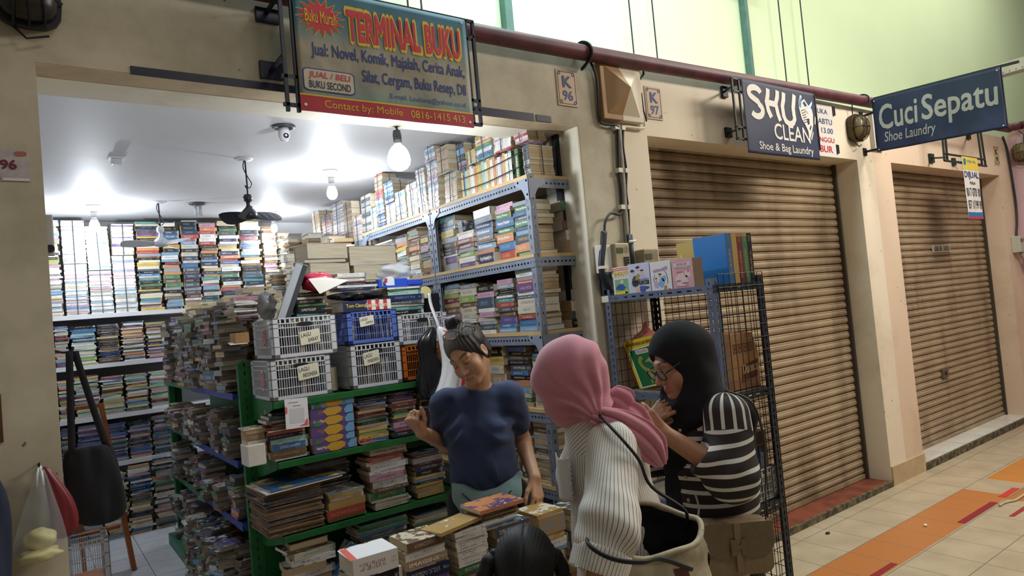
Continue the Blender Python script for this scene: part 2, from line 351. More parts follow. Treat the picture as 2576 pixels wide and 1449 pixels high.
# ------------------------------------------------------------------ signs and wall fixtures
def ink(name, c, rough=0.6): return plain('ink_' + name, c, rough)
def banner_mat(name, stops, dirt=0.25):
    # printed background: colour runs up the cloth (v of the UV map)
    m, nt, b = new_mat(name)
    tc = node(nt, 'ShaderNodeTexCoord'); sp_ = node(nt, 'ShaderNodeSeparateXYZ'); link(nt, tc.outputs['Generated'], sp_.inputs[0])
    n = node(nt, 'ShaderNodeTexNoise'); n.inputs['Scale'].default_value = 4; n.inputs['Detail'].default_value = 8; link(nt, tc.outputs['Generated'], n.inputs['Vector'])
    mx = node(nt, 'ShaderNodeMix', data_type='RGBA', blend_type='MULTIPLY'); mx.inputs['Factor'].default_value = 1.0
    link(nt, ramp(nt, sp_.outputs[2], [(p, hx(c)) for p, c in stops]), mx.inputs['A'])
    link(nt, ramp(nt, n.outputs['Fac'], [(0.35, (1 - dirt,) * 3), (0.6, (1, 1, 1))]), mx.inputs['B'])
    link(nt, mx.outputs['Result'], b.inputs['Base Color']); b.inputs['Roughness'].default_value = 0.6
    return m
def cloth_sign(name, label, o, ux, uy, mat, layers, wave=0.0012, parts_extra=None):
    ux, uy = Vector(ux), Vector(uy); fr0 = frame(o, ux, uy)
    def fr(u, v, d=0.0): return fr0(u, v, d + wave * (math.sin(u * 17 + v * 3) + 0.6 * math.sin(v * 9 - u * 5)) * (0.3 + (1 - v)))
    t = thing(name, label, 'banner', tuple(Vector(o) + ux / 2))
    mb = MB(); mb.grid(lambda u, v: fr(u, v), 40, 24); obj('fabric', mb, mat, t, smooth=True, solid=-0.001)
    for (pname, m, d, items) in layers:
        mb = MB(); shapes = False
        for it in items:
            k = it[0]
            if k == 't': m2 = MB(); text(m2, it[1], lambda u, v: fr(u, v, d * 1.6), *it[2:6], **(it[6] if len(it) > 6 else {})); obj(pname, m2, m, t)
            elif k == 'p': mb._add([fr(u, v, d * 1.6) for u, v in it[1]], [tuple(range(len(it[1])))]); shapes = True
            elif k == 'g': mb.grid(lambda a, b: fr(it[1] + (it[3] - it[1]) * a, it[2] + (it[4] - it[2]) * b, d * 1.6), 30, 2); shapes = True
        if shapes: obj(pname, mb, m, t)
    return t, fr
def star(cu, cv, ru, rv, n, inner, ph=0.0):
    return [(cu + ru * (1 if i % 2 == 0 else inner) * math.cos(PI * i / n + ph), cv + rv * (1 if i % 2 == 0 else inner) * math.sin(PI * i / n + ph)) for i in range(2 * n)]
YEL, RED, NVY, WHT, GRY = ink('yellow', '#d8b62c'), ink('red', '#c42f43'), ink('navy', '#22357e'), ink('white', '#e6e2d8'), ink('grey', '#a9a69c')
bm_t = banner_mat('banner_print', [(0.0, '#75837b'), (0.16, '#82948c'), (0.32, '#a09988'), (0.52, '#a59b86'), (0.66, '#768f8f'), (0.78, '#43798a'), (1.0, '#336b83')])
bw, bh = 0.755, 0.477
t, fr = cloth_sign('shop_banner', 'blue and tan vinyl bookshop banner with a red strip hung over the open shop', (0.857, -0.2, 2.403), (bw, 0, 0), (0.0, 0, bh), bm_t, [
    ('red_strip', ink('strip', '#b02a3c'), 0.0012, [('g', 0, 0, 1, 0.125)]),
    ('yellow_line', YEL, 0.0016, [('g', 0, 0.123, 1, 0.136)]),
    ('burst_border', YEL, 0.0014, [('p', star(0.135, 0.765, 0.132, 0.165, 16, 0.62, 0.1))]),
    ('burst', RED, 0.0022, [('p', star(0.135, 0.765, 0.122, 0.152, 16, 0.60, 0.1))]),
    ('burst_words', YEL, 0.0034, [('t', 'Buku Murah', 0.055, 0.715, 0.215, 0.815, dict(bold=0.012))]),
    ('title_border', YEL, 0.0018, [('t', 'TERMINAL', 0.268, 0.615, 0.697, 0.875, dict(bold=0.075)), ('t', 'BUKU', 0.722, 0.615, 0.953, 0.878, dict(bold=0.075))]),
    ('title', RED, 0.0026, [('t', 'TERMINAL', 0.275, 0.628, 0.690, 0.862, dict(bold=0.04)), ('t', 'BUKU', 0.729, 0.628, 0.946, 0.865, dict(bold=0.04))]),
    ('words', NVY, 0.0018, [('t', 'Jual: Novel, Komik, Majalah, Cerita Anak,', 0.075, 0.425, 0.965, 0.555, dict(bold=0.02)), ('t', 'Silat, Cergam, Buku Resep, Dll', 0.335, 0.262, 0.965, 0.388, dict(bold=0.02))]),
    ('mail', ink('blue', '#3d4b86'), 0.0018, [('t', 'E-mail. Ltutiana@yahoo.co.id', 0.485, 0.168, 0.955, 0.225)]),
    ('contact', YEL, 0.002, [('t', 'Contact by: Mobile', 0.12, 0.022, 0.55, 0.10), ('t', '0816-1415 413', 0.60, 0.035, 0.94, 0.10)]),
    ('box_border', NVY, 0.0016, [('p', rrect(0.02, 0.162, 0.29, 0.345, 0.03))]),
    ('box', ink('box', '#c2b9a6'), 0.0021, [('p', rrect(0.026, 0.171, 0.284, 0.336, 0.026))]),
    ('box_words', RED, 0.0032, [('t', 'JUAL / BELI', 0.05, 0.258, 0.262, 0.318, dict(bold=0.016, slant=0.02))]),
    ('box_words', ink('ink', '#1d2440'), 0.0032, [('t', 'BUKU SECOND', 0.05, 0.188, 0.265, 0.245, dict(bold=0.016))])])
mb = MB()
for u, v in ((0.025, 0.05), (0.975, 0.05), (0.975, 0.965)): mb._add([fr(u + .008 * math.cos(a * PI / 5), v + .012 * math.sin(a * PI / 5), .003) for a in range(10)], [tuple(range(10))])
obj('eyelet', mb, plain('brass_dull', '#c9c5b6', .4, .5), t)
def bracket(name, label, bars, plates, w=0.012, m=None):
    base = plates[0][0]
    t = thing(name, label, 'bracket', base)
    for (a, b) in plates:
        mb = MB(); mb.box(a, b); obj('wall_plate', mb, m or M_NAVY, t, bevel=.002)
    mb = MB()
    for a, b in bars: mb.bar(a, b, w)
    obj('frame', mb, m or M_NAVY, t)
    return t
y = -0.185
bracket('sign_bracket', 'navy steel bracket holding the blue and tan bookshop banner', [
    ((.815, y, 2.40), (.815, y, 2.885)), ((.855, y, 2.40), (.855, y, 2.885)), ((.80, y, 2.885), (1.665, y, 2.885)), ((.80, y, 2.53), (1.665, y, 2.53)), ((.80, y, 2.425), (1.665, y, 2.425)),
    ((1.622, y, 2.425), (1.622, y, 2.885)), ((1.66, y, 2.425), (1.66, y, 2.885)), ((1.622, y, 2.80), (1.66, y, 2.82)), ((1.622, y, 2.49), (1.66, y, 2.49)),
    ((.815, y, 2.61), (.82, -.01, 2.61)), ((.815, y, 2.84), (.82, -.01, 2.84)), ((1.60, y, 2.84), (1.60, -.005, 2.84)), ((1.60, y, 2.61), (1.60, -.005, 2.61))],
    [((.778, -.012, 2.80), (.866, 0, 2.86)), ((.778, -.012, 2.578), (.866, 0, 2.648)), ((1.56, -.012, 2.80), (1.64, 0, 2.86)), ((1.56, -.012, 2.58), (1.64, 0, 2.65))], 0.013)
# ---- shoe laundry banner, parallel to the wall
M_BNV = banner_mat('banner_navy', [(0.0, '#1d2b4f'), (1.0, '#1a2746')], 0.3)
o = (3.588, -0.2, 2.425); bw, bh = 0.81, 0.458
SK = WHT
def jaw(pts): return ('p', [(0.75 + 0.21 * x, 0.50 + 0.44 * y_) for x, y_ in pts])
sH, sS, sU = [], [], []
def ribbon(pts, w0, ku=0.57):
    pts = [Vector((p[0] / ku, p[1])) for p in pts]; L, Rr = [], []
    for i, p in enumerate(pts):
        d = (pts[min(i + 1, len(pts) - 1)] - pts[max(i - 1, 0)]).normalized(); n = Vector((-d.y, d.x)) * w0 / 2
        L.append(p + n); Rr.append(p - n)
    return [('p', [(L[i].x * ku, L[i].y), (L[i + 1].x * ku, L[i + 1].y), (Rr[i + 1].x * ku, Rr[i + 1].y), (Rr[i].x * ku, Rr[i].y)]) for i in range(len(pts) - 1)]
def arcp(cx, cy_, rx, ry, a0, a1, n=10): return [(cx + rx * math.cos(R(a0 + (a1 - a0) * i / n)), cy_ + ry * math.sin(R(a0 + (a1 - a0) * i / n))) for i in range(n + 1)]
shu = ribbon(arcp(0.155, 0.835, 0.075, 0.075, 10, 270, 14)[:13] + [(0.19, 0.72)] + arcp(0.165, 0.605, 0.075, 0.09, 60, -150, 12), 0.085)
shu += ribbon([(0.335, 0.93), (0.325, 0.84), (0.30, 0.74), (0.315, 0.62), (0.345, 0.53)], 0.085) + ribbon([(0.465, 0.93), (0.455, 0.84), (0.425, 0.74), (0.44, 0.60), (0.465, 0.50)], 0.085) + ribbon([(0.30, 0.735), (0.43, 0.725)], 0.085)
shu += ribbon([(0.55, 0.92), (0.54, 0.82), (0.515, 0.72), (0.52, 0.58), (0.545, 0.51), (0.595, 0.475), (0.645, 0.50), (0.67, 0.56), (0.665, 0.66)], 0.085) + ribbon([(0.665, 0.66), (0.665, 0.72), (0.69, 0.86), (0.70, 0.92)], 0.085)
t, fr = cloth_sign('shoe_banner', 'navy banner with white shoe and bag laundry lettering mounted above the wide shutter', o, (bw, 0, 0), (0, 0, bh), M_BNV, [
    ('title', SK, 0.002, shu[:26]), ('title', SK, 0.002, shu[26:35]), ('title', SK, 0.002, shu[35:]), ('title', SK, 0.002, [('t', 'CLEAN', 0.365, 0.235, 0.875, 0.455, dict(bold=0.012)), ('t', 'Shoe & Bag Laundry', 0.15, 0.035, 0.90, 0.175, dict(bold=0.008))]),
    ('emblem', SK, 0.0022, [jaw([(.0, .55), (.02, .75), (.18, 1.0), (.28, .96), (.22, .78), (.45, .88), (.62, .74), (.80, .62), (.92, .58), (.97, .40), (.92, .05), (.80, -.18), (.62, -.42), (.50, -.20), (.36, -.02), (.12, .18)])]),
    ('emblem_cap', ink('azure', '#2f7fc0'), 0.003, [jaw([(.04, .60), (.06, .76), (.18, .92), (.22, .80), (.14, .56)])]),
    ('emblem_lines', ink('navy2', '#18223f'), 0.003, [jaw([(.30, .74), (.44, .80), (.60, .66), (.44, .62)]), jaw([(.50, .22), (.66, .24), (.66, .06), (.54, .02)]), jaw([(.62, -.10), (.74, .02), (.78, -.02), (.66, -.16)])] +
        [jaw([(.12 + .03 * i, .46 - .075 * i), (.42 + .02 * i, .54 - .08 * i), (.42 + .02 * i, .515 - .08 * i), (.12 + .03 * i, .435 - .075 * i)]) for i in range(6)]),
    ('emblem_beam', ink('ice', '#cfe4f2'), 0.0036, [jaw([(.44, .50), (.98, .86), (.95, .74), (.62, .40)])]),
    ('emblem_side', SK, 0.0022, [jaw([(.70, -.50), (.66, -.44), (.86, -.16), (.88, -.24)]), jaw([(1.02, .1), (1.10, .36), (1.14, .30), (1.08, .06)])])])
y = -0.19
M_BLK = plain('black_enamel', '#1b1d1f', 0.5, 0.2)
bracket('sign_bracket', 'black steel bracket carrying the navy shoe banner above the wide shutter', [
    ((3.51, y, 2.50), (3.51, y, 2.88)), ((3.575, y, 2.50), (3.575, y, 2.88)), ((3.50, y, 2.878), (4.43, y, 2.878)), ((3.50, y, 2.80), (3.60, y, 2.80)), ((3.50, y, 2.51), (4.43, y, 2.51)), ((3.50, y, 2.58), (3.6, y, 2.58)),
    ((4.375, y, 2.50), (4.375, y, 2.88)), ((4.425, y, 2.50), (4.425, y, 2.88)), ((4.37, y, 2.80), (4.43, y, 2.80)), ((4.37, y, 2.58), (4.43, y, 2.58)),
    ((3.54, y, 2.84), (3.68, -.01, 2.87)), ((3.54, y, 2.57), (3.68, -.01, 2.605)), ((4.40, y, 2.84), (4.42, -.01, 2.84)), ((4.40, y, 2.55), (4.42, -.01, 2.55))],
    [((3.655, -.02, 2.835), (3.71, 0, 2.905)), ((3.655, -.02, 2.575), (3.71, 0, 2.64)), ((4.40, -.015, 2.81), (4.45, 0, 2.87))], 0.011, M_BLK)
# ---- opening hours board on the wall
t = thing('hours_board', 'white opening hours board fixed to the wall behind the navy shoe banner', 'sign', (4.62, 0, 2.52))
mb = MB(); mb.box((4.25, -.012, 2.525), (4.985, -.001, 2.925)); obj('board', mb, plain('board_white', '#dcdad6', .5), t)
fb = frame((4.25, -.0135, 2.525), (.735, 0, 0), (0, 0, .40))
mb = MB(); text(mb, 'BUKA', fb, .66, .80, .90, .89, .01); text(mb, 'SENIN - SABTU', fb, .28, .61, .97, .71, .01); text(mb, '07.00 - 13.00', fb, .40, .44, .97, .54, .01); obj('hours', mb, ink('dusk', '#4a5578'), t)
mb = MB(); text(mb, 'HARI MINGGU', fb, .36, .27, .98, .36, .01); text(mb, 'LIBUR', fb, .60, .08, .93, .20, .02); obj('closed_day', mb, RED, t)
for zz in (2.85, 2.56):
    mb = MB(); mb.box((4.985, -.013, zz), (5.03, -.001, zz + .065)); obj('black_tape', mb, M_DARK, t)
# ---- hanging sign at right angles to the wall
o = (5.42, -.105, 2.573)
t, fr = cloth_sign('shoe_banner', 'long dark banner with grey shoe laundry lettering projecting out over the corridor', o, (0, -.85, -.045), (0, 0, .418), M_BNV, [
    ('title', GRY, -0.002 if False else 0.002, [('t', 'Cuci', .045, .40, .365, .84, dict(bold=0.02, slant=.03)), ('t', 'Sepatu', .40, .28, .955, .84, dict(bold=0.02, slant=.03))]),
    ('words', GRY, 0.002, [('t', 'Shoe Laundry', .075, .10, .49, .335, dict(bold=0.008, slant=.03))])], wave=0.004)
mb = MB()
for u, v in ((.02, .04), (.98, .05), (.98, .96), (.02, .95)): mb._add([fr(u + .006 * math.cos(a * PI / 5), v + .012 * math.sin(a * PI / 5), .003) for a in range(10)], [tuple(range(10))])
obj('eyelet', mb, WHT, t)
bracket('sign_bracket', 'dark steel arm holding the long projecting shoe laundry banner', [((5.435, -.115, 2.993), (5.435, -1.06, 2.948)), ((5.435, 0, 2.60), (5.435, -.12, 2.598)), ((5.435, -.95, 2.95), (5.435, -.95, 2.53)), ((5.435, -.115, 2.99), (5.435, -.115, 2.58)), ((5.435, 0, 2.88), (5.435, -.115, 2.89))],
        [((5.41, -.01, 2.86), (5.46, 0, 2.92)), ((5.41, -.01, 2.57), (5.46, 0, 2.63))], 0.016, M_BLK)
mb = MB(); mb.box((5.55, -.035, 2.63), (5.72, -.001, 2.925)); o_ = obj('panel_frame', mb, plain('frame_white', '#d6d4cc', .5), label='pale empty framed panel on the pillar behind the projecting banner', cat='panel')
mb = MB(); mb.box((5.575, -.037, 2.655), (5.695, -.034, 2.90)); obj('inset', mb, plain('inset_grey', '#b9bab6', .5), o_)
# ---- bracket and for-sale poster over the last shutter
y = -0.2
bracket('sign_bracket', 'empty dark green bracket frame above the last shutter', [((6.38, y, 2.54), (6.40, y, 2.88)), ((6.44, y, 2.54), (6.46, y, 2.88)), ((7.19, y, 2.54), (7.17, y, 2.88)), ((7.27, y, 2.54), (7.24, y, 2.88)), ((6.38, y, 2.54), (7.29, y, 2.54)), ((6.40, y, 2.60), (7.26, y, 2.60)), ((6.38, y, 2.88), (7.26, y, 2.88)),
         ((6.42, y, 2.57), (6.61, -.01, 2.62)), ((7.2, y, 2.86), (7.5, -.01, 2.90)), ((7.2, y, 2.55), (7.1, -.01, 2.62))], [((6.575, -.02, 2.58), (6.66, 0, 2.66)), ((7.47, -.02, 2.86), (7.54, 0, 2.92)), ((7.06, -.02, 2.58), (7.12, 0, 2.65))], 0.014, plain('green_black', '#23302a', .5, .2))
t, fr = cloth_sign('sale_poster', 'tall white for-sale poster with a yellow top hanging before the last shutter', (6.70, -.215, 2.04), (.335, 0, 0), (0, 0, .555), plain('poster_white', '#dedbd6', .5), [
    ('yellow_top', ink('lemon', '#d9c04a'), .0012, [('g', 0, .79, 1, 1)]), ('blue_foot', ink('sea', '#2b6fa8'), .0012, [('g', 0, .035, 1, .11)]), ('red_foot', RED, .0014, [('g', 0, 0, 1, .035)]),
    ('words', NVY, .002, [('t', 'DIJUAL', .06, .635, .96, .765, dict(bold=.02))]),
    ('numbers', ink('ink', '#1d2440'), .002, [('t', 'MARIA', .33, .555, .68, .605, dict(bold=.01)), ('t', '0817 6770 190', .06, .365, .97, .50, dict(bold=.01)), ('t', '0857 1117 99 189', .06, .165, .97, .30, dict(bold=.01))]),
    ('small_print', ink('sea', '#2b6fa8'), .0022, [('t', 'DIJUAL', .30, .90, .90, .95), ('p', rrect(.08, .87, .22, .97, .03))])], wave=.003)
# ---- number plates
def number_plate(word, num, x, z, label, fill='#b79a74', w_=0.135, h=0.19, inkc='#2b4a86'):
    t = thing('number_plate', label, 'sign', (x + w_ / 2, 0, z))
    mb = MB(); mb.box((x, -.006, z), (x + w_, -.0005, z + h)); obj('plate', mb, plain('plate_' + num, fill, .5, noise=.08, scale=20), t)
    f = frame((x, -.0075, z), (w_, 0, 0), (0, 0, h)); mb = MB()
    text(mb, word, f, .30, .52, .72, .82, .03); text(mb, num, f, .26, .16, .76, .42, .02); obj('number', mb, ink('plate' + inkc, inkc), t)
    mb = MB()
    for a, b in (((.10, .05), (.90, .065)), ((.10, .935), (.90, .95)), ((.06, .10), (.08, .90)), ((.92, .10), (.94, .90))):
        mb._add([f(a[0], a[1]), f(b[0], a[1]), f(b[0], b[1]), f(a[0], b[1])], [(0, 1, 2, 3)])
    for cu in (.14, .86):
        for cv in (.10, .90): mb.tube([f(cu + .06 * math.cos(k * PI / 4), cv + .045 * math.sin(k * PI / 4)) for k in range(9)], .0012, 5)
    obj('border', mb, ink('plate' + inkc, inkc), t)
number_plate('K', '96', 2.28, 2.638, 'tan shop number plate K 96 on the wall beside the open shop')
number_plate('K', '97', 2.942, 2.63, 'tan shop number plate K 97 beside the pyramid wall lamp')
number_plate('K', '98', 8.115, 2.654, 'cream shop number plate K 98 at the end of the shop row', '#cdb892', .13, .19, '#3a3a40')
# ---- number notice on the near post
t = thing('number_notice', 'pale paper notice with a dark red 96 taped to the post', 'notice', (0.0, 0, 2.145))
mb = MB(); mb.box((-.13, -.003, 2.147), (.036, -.0008, 2.248)); obj('paper', mb, plain('notice_paper', '#c6bfc0', .6, c2='#b3abb0', scale=30), t)
f = frame((-.13, -.0045, 2.147), (.166, 0, 0), (0, 0, .101))
mb = MB(); text(mb, '96', f, .56, .38, .80, .66, .03); obj('number', mb, ink('maroon', '#74283c'), t)
mb = MB(); mb._add([f(*p) for p in rrect(.78, .80, .97, .95, .05)], [tuple(range(24))]); mb._add([f(*p) for p in ((.1, .04), (.55, .03), (.55, .14), (.1, .16))], [(0, 1, 2, 3)]); obj('print', mb, ink('salmon', '#b06a58'), t)
mb = MB(); mb._add([f(*p) for p in ((.58, .02), (.99, .02), (.99, .10), (.58, .10))], [(0, 1, 2, 3)]); obj('foot_strip', mb, WHT, t)
# ---- pyramid wall lamp, half repainted
t = thing('wall_lamp', 'large pyramid wall lamp, half brown and half painted cream, under the maroon pipe', 'lamp', (2.71, 0, 2.58))
ap = (2.635, -.12, 2.735); x0, x1, z0, z1 = 2.56, 2.868, 2.583, 2.905
M_BR = plain('lamp_brown', '#a8845c', .6, noise=.12, scale=14); M_CR = plain('lamp_cream', '#d9cdb8', .6, noise=.06, scale=14)
mb = MB(); mb.box((x0, -.045, z0), (2.70, -.001, z1)); obj('housing', mb, M_BR, t, bevel=.004)
mb = MB(); mb.box((2.70, -.0455, z0), (x1, -.001, z1)); obj('housing', mb, M_CR, t, bevel=.004)
a, b, c, d = (x0 + .03, -.046, z0 + .03), (x1 - .03, -.046, z0 + .03), (x1 - .03, -.046, z1 - .03), (x0 + .03, -.046, z1 - .03)
ap = (2.70, -.125, 2.742); md_, mu = (2.70, -.046, z0 + .03), (2.70, -.046, z1 - .03)
mb = MB(); mb._add([a, md_, ap, mu, d], [(0, 1, 2), (0, 2, 4), (4, 2, 3)]); obj('pyramid_face', mb, M_BR, t)
mb = MB(); mb._add([md_, b, c, mu, ap], [(0, 1, 4), (1, 2, 4), (2, 3, 4)]); obj('pyramid_face', mb, M_CR, t)
# ---- bulkhead lamps
def bulkhead(x, z, wx, h, label, m, xwall=None, gl='#6a5838'):
    t = thing('wall_lantern', label, 'lamp', (x, 0, z - h / 2) if xwall is None else (xwall, x, z - h / 2))
    P = (lambda a, d, zz: (x + a, -d, z + zz)) if xwall is None else (lambda a, d, zz: (xwall - d, x + a, z + zz))
    mb = MB(); mb.rings([[P(wx / 2 * s * math.copysign(abs(math.cos(k * PI / 8)) ** .6, math.cos(k * PI / 8)), d, h / 2 * s * math.copysign(abs(math.sin(k * PI / 8)) ** .6, math.sin(k * PI / 8))) for k in range(16)] for d, s in ((.001, .92), (.03, 1.0), (.05, 1.0))]); obj('housing', mb, m, t)
    mb = MB(); mb.rings([[P(wx / 2 * s * math.copysign(abs(math.cos(k * PI / 8)) ** .7, math.cos(k * PI / 8)), d, h / 2 * s * math.copysign(abs(math.sin(k * PI / 8)) ** .7, math.sin(k * PI / 8))) for k in range(16)] for d, s in ((.05, .88), (.08, .84), (.105, .66), (.115, .3))]); obj('glass', mb, plain('dirty_glass' + gl, gl, .35, noise=.4, scale=20), t, smooth=True)
    mb = MB()
    for s in (-.45, 0, .45): mb.tube([P(wx / 2 * s, .05, h / 2 * .98), P(wx / 2 * s, .10, h / 2 * .7), P(wx / 2 * s * .9, .125, 0), P(wx / 2 * s, .10, -h / 2 * .7), P(wx / 2 * s, .05, -h / 2 * .98)], .004, 6)
    mb.tube([P(-wx / 2, .06, 0), P(-wx / 4, .115, 0), P(0, .128, 0), P(wx / 4, .115, 0), P(wx / 2, .06, 0)], .004, 6); obj('cage', mb, m, t)
    mb = MB(); mb.tube([P(-.02, .03, h / 2), P(-.03, .04, h / 2 + .08), P(.01, .05, h / 2 + .13)], .004, 6); mb.tube([P(-.04, .03, -h / 2), P(-.01, .05, -h / 2 - .04), P(.05, .04, -h / 2 - .02)], .004, 6); obj('wire', mb, M_DARK, t)
M_OLD = plain('old_bronze', '#4e4028', .6, .2, noise=.4, scale=18)
bulkhead(5.27, 2.765, .17, .21, 'round caged bulkhead lamp on the pillar beside the projecting banner', M_OLD)
bulkhead(0.06, 2.72, .18, .17, 'dark dusty bulkhead lamp above the post at the shop corner', M_DARK, gl='#2e2824')
bulkhead(-.13, 2.77, .17, .20, 'grimy green bulkhead lamp on the pink end wall', plain('old_green', '#5a5230', .6), xwall=8.549)
# ---- cables, conduits and meters on the wall between the shops
M_CBL = plain('cable_black', '#23252e', .5); M_COND = plain('conduit_grey', '#a9a498', .6, noise=.2, scale=20); M_CLIP = plain('clip_white', '#e2ddd0', .5)
t = thing('wall_cable', 'pair of black power cables clipped down the wall beside a grey conduit', 'cable', (2.68, 0, 1.8))
mb = MB(); mb.tube([(2.515, -.02, 2.90), (2.545, -.03, 2.80), (2.545, -.02, 2.60), (2.57, -.02, 2.56), (2.66, -.03, 2.555), (2.672, -.025, 2.52), (2.655, -.02, 2.31), (2.66, -.02, 2.20), (2.648, -.02, 2.09), (2.61, -.03, 2.065), (2.54, -.04, 2.07), (2.49, -.045, 2.02), (2.475, -.045, 1.95)], .007, 8); obj('cable', mb, M_CBL, t, smooth=True)
mb = MB(); mb.tube([(2.475, -.045, 1.97), (2.455, -.05, 1.90), (2.425, -.055, 1.80), (2.43, -.055, 1.73), (2.47, -.05, 1.67), (2.50, -.045, 1.66)], .017, 10); obj('corrugated_sleeve', mb, plain('sleeve_black', '#1c2230', .45), t, smooth=True)
mb = MB(); mb.tube([(2.72, -.02, 2.545), (2.70, -.025, 2.44), (2.712, -.02, 2.31), (2.695, -.02, 2.2), (2.698, -.02, 2.1), (2.69, -.02, 2.0), (2.672, -.03, 1.94)], .007, 8); obj('cable', mb, M_CBL, t, smooth=True)
mb = MB(); mb.tube([(2.672, -.035, 1.955), (2.672, -.035, 1.72)], .017, 10); obj('corrugated_sleeve', mb, plain('sleeve_black', '#1c2230', .45), t, smooth=True)
mb = MB(); mb.tube([(2.69, -.016, 2.56), (2.685, -.016, 2.31), (2.676, -.016, 2.1), (2.668, -.016, 1.7)], .014, 8); obj('conduit', mb, M_COND, t, smooth=True)
mb = MB()
for (x, z) in ((2.685, 2.548), (2.680, 2.31), (2.672, 2.108)):
    mb.box((x - .038, -.034, z - .012), (x - .008, -.001, z + .012)); mb.box((x + .014, -.034, z - .012), (x + .04, -.001, z + .012))
mb.tube([(2.64, -.06, 1.915), (2.672, -.062, 1.915), (2.70, -.05, 1.92)], .007, 6); mb.box((2.40, -.075, 1.775), (2.455, -.05, 1.79)); obj('clip', mb, M_CLIP, t)
t = thing('wall_cable', 'thin grey conduit curving down beside the pyramid lamp', 'cable', (2.88, 0, 2.6))
mb = MB(); mb.tube([(2.83, -.012, 2.925), (2.868, -.03, 2.92), (2.875, -.03, 2.88), (2.878, -.02, 2.75), (2.882, -.02, 2.64), (2.895, -.02, 2.59), (2.88, -.02, 2.562), (2.74, -.02, 2.56), (2.725, -.02, 2.545)], .008, 8); obj('conduit', mb, M_CLIP, t, smooth=True)
mb = MB(); mb.tube([(2.882, -.026, 2.84), (2.91, -.02, 2.86), (2.935, -.015, 2.885), (2.938, -.012, 2.90)], .006, 6); mb.tube([(2.88, -.034, 2.76), (2.884, -.034, 2.66), (2.90, -.034, 2.60)], .005, 6); obj('cable', mb, M_CBL, t, smooth=True)
def meter(x0, x1, z0, z1, y0, label, m, full=True):
    t = thing('electricity_meter', label, 'meter', ((x0 + x1) / 2, 0, z0))
    mb = MB(); mb.box((x0, y0, z0), (x1, -.001, z1)); obj('case', mb, m, t, bevel=.006)
    w_, h = x1 - x0, z1 - z0; f = frame((x0, y0 - .001, z0), (w_, 0, 0), (0, 0, h))
    mb = MB(); mb.prism([(.08, .62), (.52, .62), (.52, .82), (.08, .82)], lambda u, v, d: f(u, v, d), 0, .002); obj('display', mb, plain('lcd', '#5a5c44', .3), t)
    mb = MB(); mb.lathe([(.0, 0), (.02, 0), (.02, .004), (.012, .006), (0, .006)], (x0 + w_ * .76, y0 - .0005, z0 + h * .74), 16, 'y'); obj('dial', mb, plain('dial', '#8a8672', .4), t)
    if full:
        mb = MB()
        for i in range(3):
            for j in range(4): mb.prism([(.52 + .14 * i, .12 + .095 * j), (.62 + .14 * i, .12 + .095 * j), (.62 + .14 * i, .18 + .095 * j), (.52 + .14 * i, .18 + .095 * j)], f, 0, .004)
        obj('keypad', mb, M_DARK, t)
        mb = MB(); mb.box((x0 - .075, y0 + .03, z0 - .01), (x0 - .001, -.001, z1 - .005)); obj('side_box', mb, plain('meter_white', '#dcd9d2', .5), t, bevel=.004)
        mb = MB(); mb.box((x0 - .055, -.055, z0 - .13), (x0 + .06, -.001, z0 - .012)); obj('terminal_box', mb, plain('breaker_dark', '#2c333c', .4), t, bevel=.004)
        mb = MB(); mb.box((x0 - .06, -.06, z0 - .165), (x0 + .05, -.001, z0 - .131)); mb.box((x0 - .02, -.062, z0 - .04), (x0 + .02, -.056, z0 - .015)); obj('breaker', mb, M_CLIP, t, bevel=.003)
M_MTR = plain('meter_beige', '#b3a588', .5, noise=.06, scale=30)
meter(2.505, 2.61, 1.765, 1.905, -.085, 'beige keypad electricity meter beside the shop opening', M_MTR)
meter(2.735, 2.85, 1.72, 1.872, -.02 - .05, 'dusty beige electricity meter above the white comic set', plain('meter_dust', '#9c8c70', .6, noise=.15, scale=20), False)
meter(8.32, 8.46, 1.73, 1.90, -.08, 'small grey electricity meter at the end of the shop row', plain('meter_grey', '#b9b7a8', .5), False)
mb = MB(); mb.tube([(8.40, -.01, 2.96), (8.46, -.02, 2.8), (8.50, -.02, 2.5), (8.52, -.02, 2.25), (8.49, -.02, 2.05), (8.44, -.02, 1.93), (8.43, -.03, 1.895)], .011, 8)
obj('wall_cable', mb, M_CBL, label='twisted black cable hanging down to the small meter at the end', cat='cable', smooth=True)
mb = MB(); mb.tube([(8.40, -.05, 1.73), (8.46, -.06, 1.66), (8.52, -.05, 1.55)], .02, 8); obj('wall_pipe', mb, M_COND, label='short grey flexible pipe below the small end meter', cat='pipe', smooth=True)
# ---- bits on the corridor floor
for name, lab, pts, c in (('floor_tape', 'dark red tape strip crossing the orange band edge beyond the wire rack', [(4.733, -.656), (5.28, -.656), (5.285, -.70), (4.738, -.70)], '#8c1f2a'), ('floor_tape', 'bright red short tape strip on the orange tiles far along the corridor', [(5.43, -.651), (5.70, -.652), (5.705, -.696), (5.43, -.695)], '#c33a26'),
                          ('floor_tape', 'dark red tape strip on the orange tiles close by the wire rack foot', [(3.60, -.653), (3.85, -.654), (3.855, -.687), (3.62, -.69)], '#8c1f2a'), ('floor_tape', 'frayed red tape strip on cream tiles past the orange band', [(5.03, -.842), (5.29, -.844), (5.29, -.875), (5.04, -.867)], '#9c2a30')):
    mb = MB(); mb.prism(pts, lambda u, v, d: (u, v, d), 0.0005, 0.0025); obj(name, mb, plain('tape' + c, c, .5), label=lab, cat='tape')
mb = MB(); mb.ball((4.55, -.545, .008), (.014, .010, .009), 10, 6); obj('paper_scrap', mb, WHT, label='small white paper scrap lying on the orange tiles', cat='litter')
